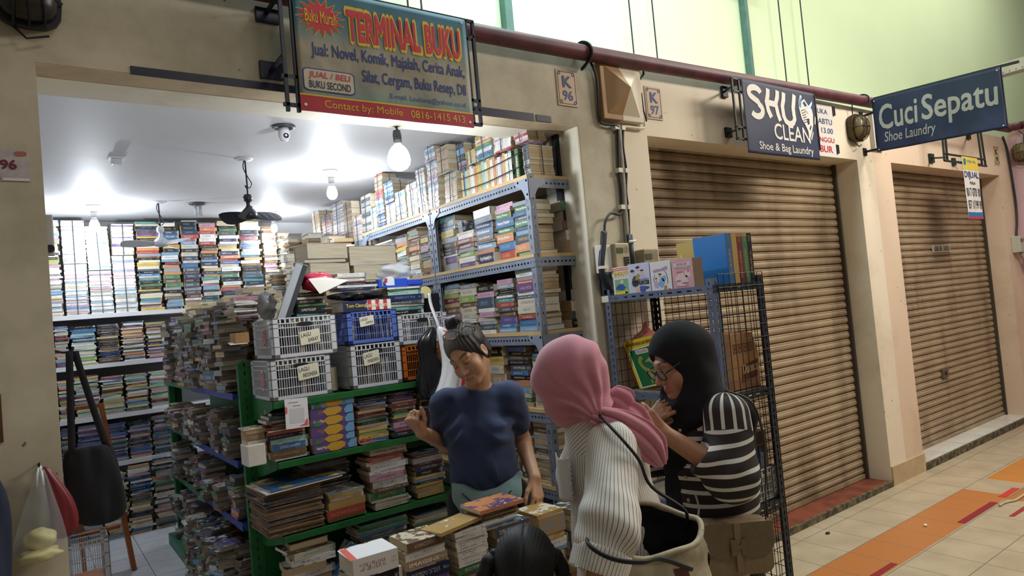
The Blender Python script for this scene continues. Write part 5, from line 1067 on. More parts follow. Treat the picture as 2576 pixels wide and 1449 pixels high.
t = crate(1.335, 1.618, .705, CY1, 1.272, 1.498, '#d3d6dc', 'milky white crate with a Mandarin label, beneath the blue crate'); card(t, 1.405, 1.385, 1.495, 1.452, .705, 'LAGU', 'MANDARIN', .014)
cases(1.355, 1.60, .72, 1.278, 'CD case standing in the milky crate of Mandarin songs', 'CD cases in the Mandarin crate', 19)
t = crate(1.328, 1.612, .705, CY1, 1.502, 1.668, '#5f78c8', 'blue crate with a Gereja label stacked on the Mandarin crate', False); card(t, 1.40, 1.588, 1.48, 1.638, .705, 'LAGU', 'GEREJA', .01)
cases(1.35, 1.595, .72, 1.506, 'CD case standing in the blue crate of church songs', 'CD cases in the blue crate', 19)
t = crate(1.64, 1.955, .76, CY1, 1.468, 1.635, '#cfd2d8', 'unlabelled milky white crate set on the orange crate behind the hanging bags'); t = crate(1.65, 1.93, .76, CY1, 1.272, 1.462, '#c06a2c', 'orange crate partly hidden behind the hanging bags')
cases(1.66, 1.935, .775, 1.474, 'CD case standing in the unlabelled milky crate', 'CD cases in the unlabelled crate', 18)
mb = MB(); mb.lathe([(0, 0), (.034, 0), (.034, .12), (0, .12)], (1.28, .86, 1.272), 20); obj('paper_roll', mb, plain('roll_tan', '#b9ab8a', .6), label='pale tan roll standing between the two crate columns', cat='roll', smooth=False)
# ---- the heap on the crates
mb = MB(); f0 = Vector((1.0, .80, 1.675)); ax = Vector((.145, .02, .255)); 
a = ax.normalized(); n = Vector((.55, -.78, -.31)); n = (n - a * n.dot(a)).normalized(); s_ = a.cross(n)
t = thing('box_file', 'dark grey box case with a pale face leaning out of the Barat crate', 'case', (1.05, .8, 1.67))
B0 = Vector((1.04, .78, 1.67))
def slab(mb, o, u, v, w_): mb._add([o, o + u, o + u + v, o + v, o + w_, o + u + w_, o + u + v + w_, o + v + w_], [(3, 2, 1, 0), (4, 5, 6, 7), (0, 1, 5, 4), (1, 2, 6, 5), (2, 3, 7, 6), (3, 0, 4, 7)])
up_ = Vector((.125, .03, .275)); sd = Vector((.05, -.015, -.022)); dp = Vector((.03, .16, -.025))
mb = MB(); slab(mb, B0 + Vector((-.045, -.04, .0)), up_, sd, dp); obj('body', mb, plain('case_dark', '#33363c', .3), t, bevel=.003)
mb = MB(); slab(mb, B0 + Vector((-.047, -.046, .001)), up_ * .98, sd * .58, Vector((.0006, .004, -.0004))); obj('pale_face', mb, plain('case_silver', '#aeb4bc', .3, .2), t)
front_stack('pile behind the box case on the crates', 1.10, 1.27, .78, 1.672, 1.79, 'black2 cream1 black2 green1 black3 teal1', 'books heaped on the crates', pf=0)
a, d = axes((0, -1, 0)); add_book((1.465, .735, 1.672), a, d, Vector((0, 0, 1)), .27, .17, .056, 'navy', 'navy', True, 'thick flag-spined novel lying on the blue crate', 'books heaped on the crates', title='Tom Clancy', tr_=(.06, .47), tcol='yellow'); bk = BOOKS[-1]
mb = MB()
for i in range(3): mb._add([(.0 + .045 * i, -.0012, .002), (.022 + .045 * i, -.0012, .002), (.022 + .045 * i, -.0012, .054), (.0 + .045 * i, -.0012, .054)], [(0, 1, 2, 3)])
q = bpy.data.objects.new('red_stripe', mb.mesh('red_stripe', plain('stripe_red', '#c33b40', .4))); COL.objects.link(q); q.parent = bk
mb = MB(); mb._add([(-.002, -.0009, .002), (.134, -.0009, .002), (.134, -.0009, .054), (-.002, -.0009, .054)], [(0, 1, 2, 3)]); q = bpy.data.objects.new('pale_ground', mb.mesh('pale_ground', WHT)); COL.objects.link(q); q.parent = bk
mb = MB(); text(mb, 'Executive Orders', lambda u, v: (-.01 + .12 * u, -.0018, .018 + .022 * v), 0, 0, 1, 1, .02); q = bpy.data.objects.new('title_end', mb.mesh('title_end', ink('cream', '#d9cfa8'))); COL.objects.link(q); q.parent = bk
def crumple(name, label, cat, c, r, mat, seed=1, amp=.25, n=28, m=18, shape=None, part=None):
    rr = random.Random(seed); ph = [(rr.uniform(2, 6), rr.uniform(2, 6), rr.uniform(0, 6), rr.uniform(0, 6)) for _ in range(6)]; mb = MB(); out = []
    for i in range(m + 1):
        v = PI * (i + .03) / (m + .06); ring = []
        for k in range(n):
            u = 2 * PI * k / n; s = 1 + amp * sum(math.sin(round(a) * u + p) * math.sin(b * v + q) for a, b, p, q in ph) / 3
            x, y, z = math.sin(v) * math.cos(u), math.sin(v) * math.sin(u), -math.cos(v)
            if shape: x, y, z = shape(x, y, z)
            ring.append((c[0] + r[0] * x * s, c[1] + r[1] * y * s, c[2] + r[2] * z * (1 + .3 * (s - 1))))
        out.append(ring)
    mb.rings(out); return obj(name, mb, mat, part, smooth=True, label=label, cat=cat)
M_BLKP = plain('plastic_black', '#16171c', .22); M_CLR = plain('plastic_clear', '#e8ebee', .15, alpha=.28); M_WHP = plain('plastic_white', '#e4e6ea', .3)
crumple('plastic_parcel', 'black plastic wrapped parcel lying on the flag-spined novel', 'parcel', (1.44, .80, 1.758), (.15, .07, .028), M_BLKP, 3, .2)
front_stack('dark pile above the black parcel', 1.33, 1.57, .80, 1.79, 1.83, 'black1 white1 navy1', 'books heaped on the crates', pf=0)
front_stack('white pile above the black parcel', 1.33, 1.52, .82, 1.831, 1.882, 'white2 cream1 white2 darkred1', 'books heaped on the crates', pf=0)
t = crumple('plastic_bag', 'pink and red plastic bag bulging over the crates', 'bag', (1.235, .80, 1.84), (.085, .06, .05), plain('bag_pink', '#d8436c', .3, c2='#c22c3c', scale=14), 5, .25)
mb = MB(); mb._add([(1.16, .735, 1.855), (1.37, .73, 1.838), (1.21, .727, 1.775), (1.25, .745, 1.86)], [(0, 2, 1, 3)]); obj('paper_sheet', mb, WHT, label='white triangular paper hanging over the pink bag', cat='paper', solid=.001)
front_stack('pile under the blue tape dispenser', 1.60, 1.83, .78, 1.638, 1.79, 'white1 green1 mint2 navy3 slate2 cream1 teal2 black2', 'books heaped on the crates', pf=0)
t = thing('tape_dispenser', 'blue tape dispenser lying on the heap beside the clear plastic bag', 'dispenser', (1.70, .80, 1.79))
mb = MB(); mb.box((1.565, .79, 1.80), (1.585, .83, 1.838)); mb.box((1.565, .79, 1.792), (1.83, .83, 1.802)); mb.box((1.66, .79, 1.80), (1.74, .795, 1.838)); mb.box((1.74, .785, 1.80), (1.83, .835, 1.828)); obj('body', mb, plain('dispenser_blue', '#2c4fc0', .35), t, bevel=.002)
mb = MB(); mb.lathe([(.012, -.016), (.03, -.016), (.03, .016), (.012, .016)], (1.635, .81, 1.822), 20, 'y'); obj('tape_roll', mb, plain('tape_pale', '#d9dde2', .3), t)
mb = MB(); mb.box((1.60, .785, 1.825), (1.615, .79, 1.842)); obj('red_knob', mb, RED, t)
crumple('plastic_bag', 'clear plastic bag crumpled on the heap above the blue dispenser', 'bag', (1.72, .90, 1.885), (.11, .07, .045), plain('plastic_milky', '#dfe3e8', .2, alpha=.55), 8, .35)
t = thing('tape_dispenser', 'black tape dispenser standing on the unlabelled milky crate', 'dispenser', (1.90, .80, 1.636))
mb = MB(); mb.box((1.855, .79, 1.638), (1.935, .85, 1.745)); obj('body', mb, M_BLKP, t, bevel=.006)
mb = MB(); mb.lathe([(.012, -.018), (.034, -.018), (.034, .018), (.012, .018)], (1.85, .81, 1.752), 20, 'y'); obj('tape_roll', mb, plain('tape_cream', '#d9c98e', .35), t)
mb = MB(); mb.grid(lambda u, v: (1.838 + .02 * u + .05 * v ** 1.5, .752 - .05 * v + .008 * math.sin(v * 9), 1.742 - .33 * v), 2, 24); obj('plastic_strip', mb, M_WHP, label='white plastic strip dangling from the black tape dispenser', cat='strip', smooth=True, solid=.001)
front_stack('tilted pale pile by the box case', .81, .93, .80, 1.672, 1.79, 'pink2 white1 white1 black1 grey1 white1 black1 grey1 darkred1 black1', 'books heaped on the crates', pf=0, rot=.15)
crumple('plastic_bag', 'small grey bubble plastic bag beside the leaning box case', 'bag', (.985, .90, 1.74), (.05, .05, .07), plain('plastic_grey', '#8e9298', .25, alpha=.7), 11, .3)
mb = MB(); mb.box((.795, .76, 1.565), (.86, .86, 1.615)); obj('cardboard_box', mb, plain('card_brown', '#9c7648', .7, noise=.15), label='small brown cardboard box jutting out beside the Barat crate', cat='box', bevel=.002)
mb = MB(); mb.grid(lambda u, v: (.77 + .08 * u, .75 + .05 * v, 1.562 + .012 * v), 2, 2); obj('paper_sheet', mb, WHT, label='white paper flap under the small brown box', cat='paper', solid=.001)

# big old volumes in the second row
GV = 'thick old volumes behind the crates'
for i, (xx, y, z0, zt, spec, W) in enumerate(((1.405, 1.14, 1.72, 2.09, 'tan4 slate1 cream3 grey4 cream4', .18), (1.72, 1.14, 1.72, 2.07, 'grey4 white3 tan5', .2))):
    z = z0; toks = spec.split()[::-1]; s = (zt - z0) / sum(float(k[-1]) for k in toks)
    for j, k in enumerate(toks):
        T = float(k[-1]) * s; a, d = axes((0, -1, 0), True); q = Matrix.Rotation(rnd.uniform(-.12, .12), 3, 'Z'); a = q @ a; d = q @ d
        L = (.25, .29)[i]; o_ = add_book(Vector((xx + rnd.uniform(-.01, .01), y, z)) - Vector((0, -1, 0)) * W, a, d, Vector((0, 0, 1)), L, W, T - .001, k[:-1], None, True, 'thick %s volume, %s of the %s stack behind the crates' % (CW.get(k[:-1], k[:-1]), ('lowest', 'second up', 'third up', 'fourth up', 'topmost')[j], ('tall pale', 'broad')[i]), GV, pages=hx('#d5c8ad')); z += T
mb = MB(); mb.box((1.30, 1.13, .06), (1.95, 1.42, 1.71)); obj('storage_carton', mb, plain('card_brown', '#9c7648', .7, noise=.15), label='brown carton behind the green shelf carrying thick old volumes', cat='carton')
# hanging carrier bags
def sack(name, label, cat, ctr, prof, mat, seed, base=None, parent=None, depth=.6, fold=.12, tilt=(0, 0)):
    # prof: (z, x centre, half width) from the knot down
    rr = random.Random(seed); ph = [rr.uniform(0, 6.3) for _ in range(4)]; mb = MB(); out = []
    for (z, xc, hw) in prof:
        ring = []
        for k in range(36):
            u = 2 * PI * k / 36; s = 1 + fold * (math.sin(5 * u + ph[0] + z * 9) * .6 + math.sin(9 * u + ph[1] - z * 14) * .4)
            ring.append((ctr[0] + xc + hw * math.cos(u) * s + tilt[0] * z, ctr[1] + hw * depth * math.sin(u) * s, z))
        out.append(ring)
    mb.rings(out); return obj(name, mb, mat, parent, smooth=True, label=label, cat=cat, base=base, subd=1 if len(prof) < 14 else 0)
mb = MB(); mb.tube([(1.80, .70, 1.62), (1.798, .695, 1.60), (1.802, .69, 1.575), (1.80, .69, 1.555)], .004, 6); obj('hook', mb, plain('hook_cream', '#cfc4a2', .5), label='cream cord loop tied to the unlabelled crate holding the bags', cat='cord')
sack('carrier_bag', 'crumpled black plastic bag hanging from the crate beside the white one', 'bag', (1.765, .655, 0), [(1.555, .03, .01), (1.53, .02, .035), (1.48, -.02, .06), (1.43, -.01, .055), (1.40, -.015, .05), (1.36, .0, .065), (1.28, -.005, .085), (1.20, 0, .09), (1.165, .02, .07), (1.155, .03, .02)], M_BLKP, 4)
t = sack('carrier_bag', 'long white plastic bag with a red mark hanging beside the seller', 'bag', (1.83, .60, 0), [(1.555, -.02, 0.014), (1.52, .0, 0.036), (1.47, .03, 0.060), (1.42, .05, 0.070), (1.34, .045, 0.060), (1.25, .02, 0.066), (1.17, -.02, 0.090), (1.11, -.03, 0.102), (1.08, -.02, 0.084), (1.072, -.01, 0.024)], M_WHP, 6)
mb = MB(); mb.tube([(1.80, .545, 1.53), (1.835, .54, 1.515), (1.855, .535, 1.49), (1.875, .53, 1.475)], [.004, .012, .012, .003], 8, flat=.4); obj('red_mark', mb, plain('mark_red', '#d8352c', .4), t)
sack('carrier_bag', 'red plastic bag hanging behind the seller shoulder', 'bag', (1.93, .62, 0), [(1.47, -.03, .012), (1.43, .0, .04), (1.36, .03, .07), (1.27, .02, .09), (1.16, -.01, .10), (1.07, -.02, .085), (1.05, -.02, .03)], plain('plastic_red', '#b3261f', .3), 9)
# ------------------------------------------------------------------ piles on the table
G = 'book piles on the low table'; TZ = .603; TY = -.50
def tpile(ident, x0, x1, zt, spec, W=.14, y=TY, z0=TZ, **kw): front_stack(ident, x0, x1, y, z0, zt, spec, G, pf=0, W=W, **kw)
tpile('white-topped table pile', .79, .965, .855, 'white6 black4 lime4 lime3 slate3 tan4', jit=.006); bk = BOOKS[-1]
mb = MB(); T = .06
q = bpy.data.objects.new('red_corner', MB()._add([(-.085, .002, .0), (-.062, .002, 0), (-.055, .13, 0), (-.078, .13, 0)], [(0, 1, 2, 3)]).mesh('red_corner', plain('coral', '#d0605a', .4))); COL.objects.link(q); q.parent = bk; q.location = (0, 0, max(v.co.z for v in bk.data.vertices) + .0006)
q = bpy.data.objects.new('white_cover', MB()._add([(-.084, .001, .0), (.078, .001, 0), (.078, .129, 0), (-.084, .129, 0)], [(0, 1, 2, 3)]).mesh('white_cover', plain('cover_white', '#e6e4ea', .35))); COL.objects.link(q); q.parent = bk; q.location = (0, 0, max(v.co.z for v in bk.data.vertices) + .0003)
tpile('picture-topped table pile', .972, 1.148, .855, 'brown3 white3:The_Undomestic_Goddess tan3:IMAGINE navy4 purple4 green5 blue3', jit=.006)
tpile('manga-topped table pile', 1.168, 1.32, .845, 'white2 white2 white2 white2 white2 white2 white2 green3 brown4 cream3 tan3', jit=.004)
a = Matrix.Rotation(.12, 3, 'Z') @ Vector((1, 0, .05)).normalized(); d = Vector((-.04, .98, -.05)); d = (d - a * d.dot(a)).normalized()
add_book((1.20, -.51, .857), a, d, a.cross(d), .185, .125, .012, 'gold', 'tan', False, 'yellow-edged comic lying askew on the manga-topped table pile', G, 'comic', 'comic_book')
tpile('old paperback pile under the orange comic', 1.335, 1.51, .815, 'slate3 white3 green2 grey4 lightblue3 red2', jit=.006)
tpile('browned heap under the orange comic', 1.285, 1.465, .882, 'paper1 brown2 paper2 brown2 cream1 white2 lightblue1 white2 grey1', z0=.8165, jit=.012)
a = Vector((1, 0, 0)); add_book((1.375, -.515, .883), a, Vector((0, 1, 0)), Vector((0, 0, 1)), .195, .14, .014, 'orange', 'purple', False, 'orange and purple comic topping the browned heap on the table', G, 'comic', 'comic_book')
tpile('ochre-topped table pile', 1.53, 1.68, .81, 'gold1 tan5 gold2 white2 lightblue1 cream4', jit=.008)
tpile('dark pile at the table end', 1.70, 1.84, .79, 'slate2 grey2 mint3 black3 navy3 grey3', jit=.012)
for x in (1.35, 1.5, 1.66): front_stack('', x, x + .14, -.35, TZ, rnd.uniform(.66, .74), P_OLD + P_DARK, None, indiv=False)
for x0, x1, zt in ((1.66, 1.86, .30), (1.60, 1.80, .22)): front_stack('', x0, x1, .02, .06, zt, P_DARK + P_OLD, None, indiv=False, rot=.2)
# ------------------------------------------------------------------ goods on the wire rack
RZ = 1.6245
def comic_set(label, y0, y1, h, depth, x, cover, side, art):
    # shrink-wrapped set: cover faces the shop, volumes behind one another; part: cover_print, volumes
    t = thing('comic_set', label, 'comic set', (x, (y0 + y1) / 2, RZ), 'comic sets on the wire rack')
    n = max(3, int(depth / .013)); B = BB(); c = CH[side]; bs = Vector(t.location)
    for i in range(n):
        xa = x + .001 + depth * i / n; B.box(xa - bs.x, xa + depth / n - .0006 - bs.x, y0 - bs.y, y1 - bs.y, 0.0, h - rnd.uniform(0, .002), (4, 4, 6, 4, 6, 6), c, CH['white'], rnd.random(), None, (hx('#cfc2a5'),) * 2 + (c, hx('#cfc2a5'), hx(cover), hx(cover)))
    o = bpy.data.objects.new('volumes', B.mesh('volumes')); COL.objects.link(o); o.parent = t
    f = frame((x, y1, RZ), (0, -(y1 - y0), 0), (0, 0, h)); mb = MB(); mb.prism([(0, 0), (1, 0), (1, 1), (0, 1)], f, -.0004, .0008); cp = obj('cover_print', mb, plain('cover' + cover, cover, .25), t)
    for nm, col, d, items in art:
        mb = MB()
        for it in items:
            if it[0] == 't': text(mb, it[1], lambda u, v: f(u, v, .0009 + d), *it[2:6], bold=it[6] if len(it) > 6 else .02)
            else: mb._add([f(u, v, .0009 + d) for u, v in it[1]], [tuple(range(len(it[1])))])
        obj(nm, mb, plain('art' + col, col, .3), cp)
    return t
def blob(cu, cv, ru, rv, seed=0, n=14):
    rr = random.Random(seed); return ('p', [(cu + ru * (1 + rr.uniform(-.25, .2)) * math.cos(2 * PI * k / n), cv + rv * (1 + rr.uniform(-.25, .2)) * math.sin(2 * PI * k / n)) for k in range(n)])
comic_set('white comic set with yellow SHOOT lettering and a green picture, innermost on the wire rack', -.205, -.092, .150, .05, 2.462, '#e4e1d8', 'paper', [
    ('red_lines', '#d05a4e', .0003, [('p', [(0, .93), (1, .93), (1, .96), (0, .96)]), ('p', [(0, .87), (1, .87), (1, .90), (0, .90)])]), ('title', '#e0a92c', .0004, [('t', 'SHOOT!', .10, .70, .95, .83, .04)]), ('subtitle', '#8a93c0', .0004, [('t', 'Legend of a New Hero', .10, .63, .9, .67, .0)]),
    ('picture', '#7fae8c', .0003, [('p', [(.1, .06), (.95, .06), (.95, .58), (.1, .58)])]), ('picture_blue', '#3d5a9c', .0006, [blob(.45, .30, .28, .12, 2)]), ('picture_yellow', '#d8c84a', .0006, [blob(.5, .12, .4, .06, 3), blob(.80, .14, .09, .10, 4)]), ('picture_light', '#d9c9a0', .0008, [blob(.55, .48, .12, .07, 5)])])
comic_set('pale lilac comic set with CITY HUNTER lettering on the wire rack', -.345, -.203, .155, .055, 2.4625, '#c9cde6', 'grey', [
    ('picture_grey', '#4d5356', .0003, [blob(.30, .42, .15, .18, 6), blob(.80, .20, .16, .05, 8)]), ('picture_gold', '#a98f4a', .0004, [blob(.45, .55, .14, .12, 7)]), ('picture_pale', '#b9bcd8', .0005, [blob(.66, .52, .15, .13, 9)]), ('picture_blue', '#4c58a0', .0004, [blob(.62, .17, .16, .11, 10)]), ('picture_skin', '#dcb99a', .0005, [blob(.40, .16, .10, .10, 11), blob(.24, .72, .08, .06, 12), blob(.48, .80, .07, .06, 13), blob(.64, .70, .07, .06, 14)]), ('picture_hair', '#33364a', .0007, [blob(.20, .77, .10, .045, 15), blob(.47, .87, .10, .045, 16), blob(.65, .76, .08, .03, 17)]),
    ('title_bars', '#20222c', .0008, [('p', [(.14, .29), (.95, .31), (.95, .325), (.14, .305)]), ('p', [(.38, .455), (.95, .485), (.95, .50), (.38, .47)])]), ('title', '#20222c', .0009, [('t', 'CITYHUNTER', .14, .325, .95, .445, .03)])])
comic_set('white comic set with a drawn bow and blue robed figures on the wire rack', -.478, -.350, .150, .055, 2.4625, '#e6e4e6', 'cream', [
    ('title', '#b49ab4', .0004, [('p', [(.12, .72), (.30, .76), (.5, .75), (.75, .81), (.86, .80), (.84, .70), (.6, .68), (.4, .66), (.16, .64)])]), ('bow', '#5d5a66', .0004, [('p', [(.60, .74), (.75, .60), (.80, .40), (.78, .26), (.81, .26), (.83, .42), (.77, .62)]), ('p', [(.15, .30), (.12, .44), (.20, .60), (.22, .60), (.15, .44), (.18, .30)])]), ('picture_blue', '#7fb0dc', .0005, [blob(.52, .30, .14, .16, 20), blob(.64, .44, .10, .10, 21)]), ('picture_lilac', '#c0aed0', .0005, [blob(.26, .26, .12, .13, 22)]), ('picture_skin', '#dcb99a', .0007, [blob(.44, .52, .06, .05, 23), blob(.26, .42, .05, .05, 24)]), ('picture_gold', '#b98f4a', .0006, [blob(.68, .12, .08, .10, 25)]), ('badge', '#c8463c', .0007, [blob(.88, .06, .07, .05, 26)]), ('picture_hair', '#4b4652', .0009, [blob(.46, .58, .08, .03, 27), blob(.26, .46, .06, .025, 28)])])
comic_set('pink comic set with ROSE OF VERSAILLES lettering beside the blue volumes', -.606, -.484, .145, .07, 2.4625, '#dda9b4', 'paper', [
    ('title_panel', '#e0c9cc', .0003, [('p', [(.1, .66), (.92, .68), (.92, .90), (.1, .88)])]), ('title', '#b07888', .0005, [('t', 'ROSE OF', .26, .79, .74, .87, .02), ('t', 'VERSAILLES', .12, .68, .90, .76, .02)]), ('picture_pale', '#e6ccd0', .0004, [blob(.45, .34, .34, .22, 31), blob(.75, .5, .16, .12, 32)]), ('picture_rose', '#c66a80', .0005, [blob(.36, .58, .16, .03, 33), blob(.78, .60, .05, .04, 34)]), ('picture_lines', '#b07888', .0006, [blob(.3, .3, .12, .03, 35), blob(.6, .22, .16, .03, 36), blob(.45, .12, .3, .02, 37)])])
GE = 'tall cloth-bound volumes on the wire rack'
x = 2.655
for c, T, nm in (('blue', .042, 'blue faced'), ('gold', .040, 'ochre'), ('darkred', .042, 'dark red'), ('green', .040, 'green'), ('black', .036, 'black')):
    add_book((x + T / 2, -.655, RZ + .124), Vector((0, 0, 1)), Vector((0, 1, 0)), Vector((-1, 0, 0)), .248, .19, T - .001, c, 'gold', True, 'tall %s volume standing in the upright set on the wire rack' % nm, GE); BOOKS[-1].location.x += T / 2; x += T
q = bpy.data.objects.new('blue_cover', MB()._add([(-.123, .002, 0), (.123, .002, 0), (.123, .189, 0), (-.123, .189, 0)], [(0, 1, 2, 3)]).mesh('blue_cover', plain('cover_azure', '#2f7fd0', .2))); COL.objects.link(q); q.parent = BOOKS[-5]; q.location = (0, 0, .0416)
add_book((2.73, -.30, RZ + .122), Vector((0, 0, 1)), Vector((0, -1, 0)), Vector((1, 0, 0)), .243, .16, .02, 'yellow', 'yellow', False, 'plain yellow book standing behind the blue volume on the wire rack', GE)
# dinosaur book in its pink bag, leaning in the rack
t = thing('activity_book', 'green dinosaur activity book leaning inside the pink plastic bag', 'book', (2.56, -.13, 1.14))
f = frame((2.52, -.150, 1.146), (.004, -.200, .033), (.028, .118, .236))
mb = MB(); mb.prism([(0, 0), (1, 0), (1, 1), (0, 1)], f, -.008, 0); obj('cover', mb, plain('dino_yellow', '#d8c22e', .3), t)
mb = MB(); mb._add([f(*p, .0008) for p in ((.08, .0), (.97, .03), (.95, .83), (.08, .80))], [(0, 1, 2, 3)]); obj('panel_border', mb, WHT, t); mb = MB(); mb._add([f(*p, .0014) for p in ((.11, .02), (.94, .05), (.92, .81), (.11, .78))], [(0, 1, 2, 3)]); obj('green_panel', mb, plain('dino_green', '#1c6a3c', .3), t)
mb = MB(); text(mb, 'PINTAR MEWARNAI DAN MENULIS', lambda u, v: f(u, v, .0014), .06, .865, .97, .935, .02); text(mb, 'DINOSAURUS', lambda u, v: f(u, v, .0024), .33, .70, .70, .76, .02); obj('title', mb, plain('dino_red', '#9c2c2c', .4), t)
mb = MB(); mb._add([f(*p, .002) for p in rrect(.30, .685, .73, .775, .03)], [tuple(range(24))]); obj('title_plate', mb, WHT, t)
mb = MB()
dino = [(.30, .58), (.36, .64), (.46, .63), (.47, .57), (.40, .55), (.38, .48), (.45, .40), (.60, .34), (.74, .28), (.82, .16), (.93, .06), (.80, .12), (.74, .18), (.76, .06), (.70, .06), (.68, .17), (.58, .19), (.52, .06), (.46, .06), (.50, .20), (.42, .30), (.30, .44), (.27, .53)]
mb._add([f(*p, .002) for p in dino], [tuple(range(len(dino)))]); obj('long_necked_dinosaur', mb, plain('dino_olive', '#8f8f3a', .4), t)
mb = MB(); mb._add([f(*p, .002) for p in ((.48, .50), (.62, .50), (.72, .44), (.84, .50), (.82, .66), (.78, .56), (.66, .58))], [tuple(range(7))]); obj('winged_dinosaur', mb, plain('dino_tan', '#a39468', .4), t)
M_PKB = plain('plastic_pink', '#e0867c', .2, alpha=.75)
sack('plastic_bag', 'pink translucent plastic bag standing on the middle shelf of the wire rack', 'bag', (2.66, -.10, 0), [(1.48, .0, .010), (1.45, .0, .014), (1.425, .0, .03), (1.405, .0, .082), (1.32, .0, .088), (1.23, 0, .092), (1.16, 0, .08), (1.142, 0, .06)], M_PKB, 14, depth=1.2, fold=.06)
o_ = bpy.data.objects['plastic_bag.003'] if 'plastic_bag.003' in bpy.data.objects else None
# carton
t = thing('carton', 'brown biscuit carton on the middle shelf behind the wire mesh', 'carton', (2.74, -.5, 1.142)); M_CTN = plain('carton_brown', '#a87c50', .65, c2='#96693f', scale=10)
mb = MB(); mb.prism([(2.60, 1.142), (2.812, 1.142), (2.815, 1.30), (2.775, 1.40), (2.605, 1.405)], lambda u, v, d: (u, d, v), -.66, -.42); obj('box', mb, M_CTN, t, bevel=.004)
fc = frame((2.60, -.6615, 1.142), (.215, 0, 0), (0, 0, .26)); mb = MB(); mb._add([fc(*p) for p in ((.30, .12), (.36, .42), (.94, .50), (.86, .20))], [(0, 1, 2, 3)]); obj('print_panel', mb, plain('print_brown', '#6d3a22', .5), t)
mb = MB(); text(mb, 'Duosus', lambda u, v: fc(u, v + .08 * u, .001), .36, .24, .88, .40, .03); obj('lettering', mb, plain('print_cream', '#d9b98c', .5), t)
mb = MB()
for i in range(4):
    for a_, b_ in (((.10 + .18 * i, .66), (.23 + .18 * i, .675)), ((.10 + .18 * i, .80), (.23 + .18 * i, .815)), ((.10 + .18 * i, .66), (.115 + .18 * i, .815)), ((.215 + .18 * i, .66), (.23 + .18 * i, .815)), ((.15 + .18 * i, .70), (.18 + .18 * i, .78))): mb._add([fc(a_[0], a_[1], .0005), fc(b_[0], a_[1], .0005), fc(b_[0], b_[1], .0005), fc(a_[0], b_[1], .0005)], [(0, 1, 2, 3)])
obj('care_marks', mb, plain('print_brown', '#6d3a22', .5), t)
mb = MB(); mb.box((2.62, -.41, 1.142), (2.80, -.25, 1.30)); obj('carton', mb, plain('carton_pale', '#c9b5a0', .65), label='pale carton at the back of the middle rack shelf', cat='carton', bevel=.004)
t = crate(2.64, 2.812, -.69, -.40, .624, .77, '#d6d3cc', 'white basket crate of odds and ends low in the wire rack', False)
mb = MB(); mb.box((2.665, -.66, .63), (2.80, -.45, .935)); obj('dark_box', mb, plain('box_dark', '#3a2a22', .5), label='dark brown box standing up in the white basket crate', cat='box', bevel=.003)
for i, (x, c) in enumerate(((2.70, '#3d5f8c'), (2.725, '#d8d4c8'), (2.752, '#7d8a90'))):
    mb = MB(); mb.bar((x, -.672, .64), (x + .02, -.672, .86 - .02 * i), .018, .004); obj('tool_strip', mb, plain('strip' + c, c, .4), label='%s strip sticking up in front of the dark box in the basket crate' % ('blue', 'white', 'grey')[i], cat='strip')
# ------------------------------------------------------------------ things by the near post
M_TOTE = plain('tote_navy', '#10121d', .9, noise=.3, scale=8, bump=.3)
t = thing('tote_bag', 'slouchy dark navy cloth tote hanging inside the post beside the wooden stand', 'bag', (.14, .22, 1.0))
sack('body', None, None, (.172, .235, 0), [(1.265, -.02, .06), (1.25, -.015, .068), (1.20, -.012, .078), (1.12, .0, .085), (1.05, .008, .083), (1.0, .01, .07), (.982, .01, .03)], M_TOTE, 21, parent=t, depth=.55, fold=.16)
for dx, dy in ((-.03, -.012), (.03, .012)):
    mb = MB(); mb.grid(lambda u, v: (.115 + dx * .3 + .022 * u + (.0 if dx < 0 else .075) * v ** 1.2 - (.012 * v if dx < 0 else 0), .225 + dy, 1.60 - .345 * v + .01 * math.sin(v * 4)), 2, 14); obj('strap', mb, M_TOTE, t, smooth=True, solid=.004)
mb = MB(); mb.tube([(.07, .23, 1.61), (.10, .23, 1.598), (.125, .23, 1.602), (.13, .23, 1.615)], .004, 6); obj('wall_hook', mb, M_DARK, label='small hook on the post side holding the navy tote', cat='hook')
t = thing('plastic_bag', 'clear plastic bag holding pale yellow parcels hung on the post front', 'bag', (.0, -.05, 1.0))
sack('film', None, None, (.005, -.055, 0), [(1.255, .008, .008), (1.23, .008, .016), (1.18, .004, .03), (1.12, .0, .048), (1.06, -.003, .062), (1.01, -.006, .07), (.985, -.01, .066), (.975, -.012, .03)], plain('film_clear', '#cfd4d8', .12, alpha=.20), 23, parent=t, depth=.7, fold=.08)
mb = MB()
for s in (-.008, .010): mb.tube([(.008 + s, -.05, 1.20), (.010 + s * .6, -.045, 1.24), (.012, -.02, 1.258)], .005, 6, flat=.5)
obj('handle', mb, M_WHP, t, smooth=True)
crumple('food_parcel', 'pale yellow parcel in the clear bag, upper of the pair', 'parcel', (.0, -.055, 1.045), (.042, .028, .032), plain('parcel_yellow', '#d9d08c', .5, noise=.1), 31, .2); crumple('food_parcel', 'pale yellow flat parcel at the bottom of the clear bag', 'parcel', (-.005, -.055, .998), (.056, .036, .022), plain('parcel_yellow', '#d9d08c', .5, noise=.1), 32, .2)
sack('plastic_bag', 'dull red plastic bag hanging behind the clear bag on the post', 'bag', (.052, -.035, 0), [(1.255, -.03, .01), (1.22, -.018, .016), (1.17, 0, .028), (1.12, .012, .035), (1.07, .016, .038), (1.035, .012, .032), (1.025, .01, .012)], plain('plastic_maroon', '#74242a', .35), 25, depth=.7)
mb = MB(); mb.tube([(.01, -.001, 1.262), (.01, -.03, 1.258), (.01, -.035, 1.268)], .003, 6); obj('nail_hook', mb, M_DARK, label='nail in the post holding the clear and red bags', cat='hook')
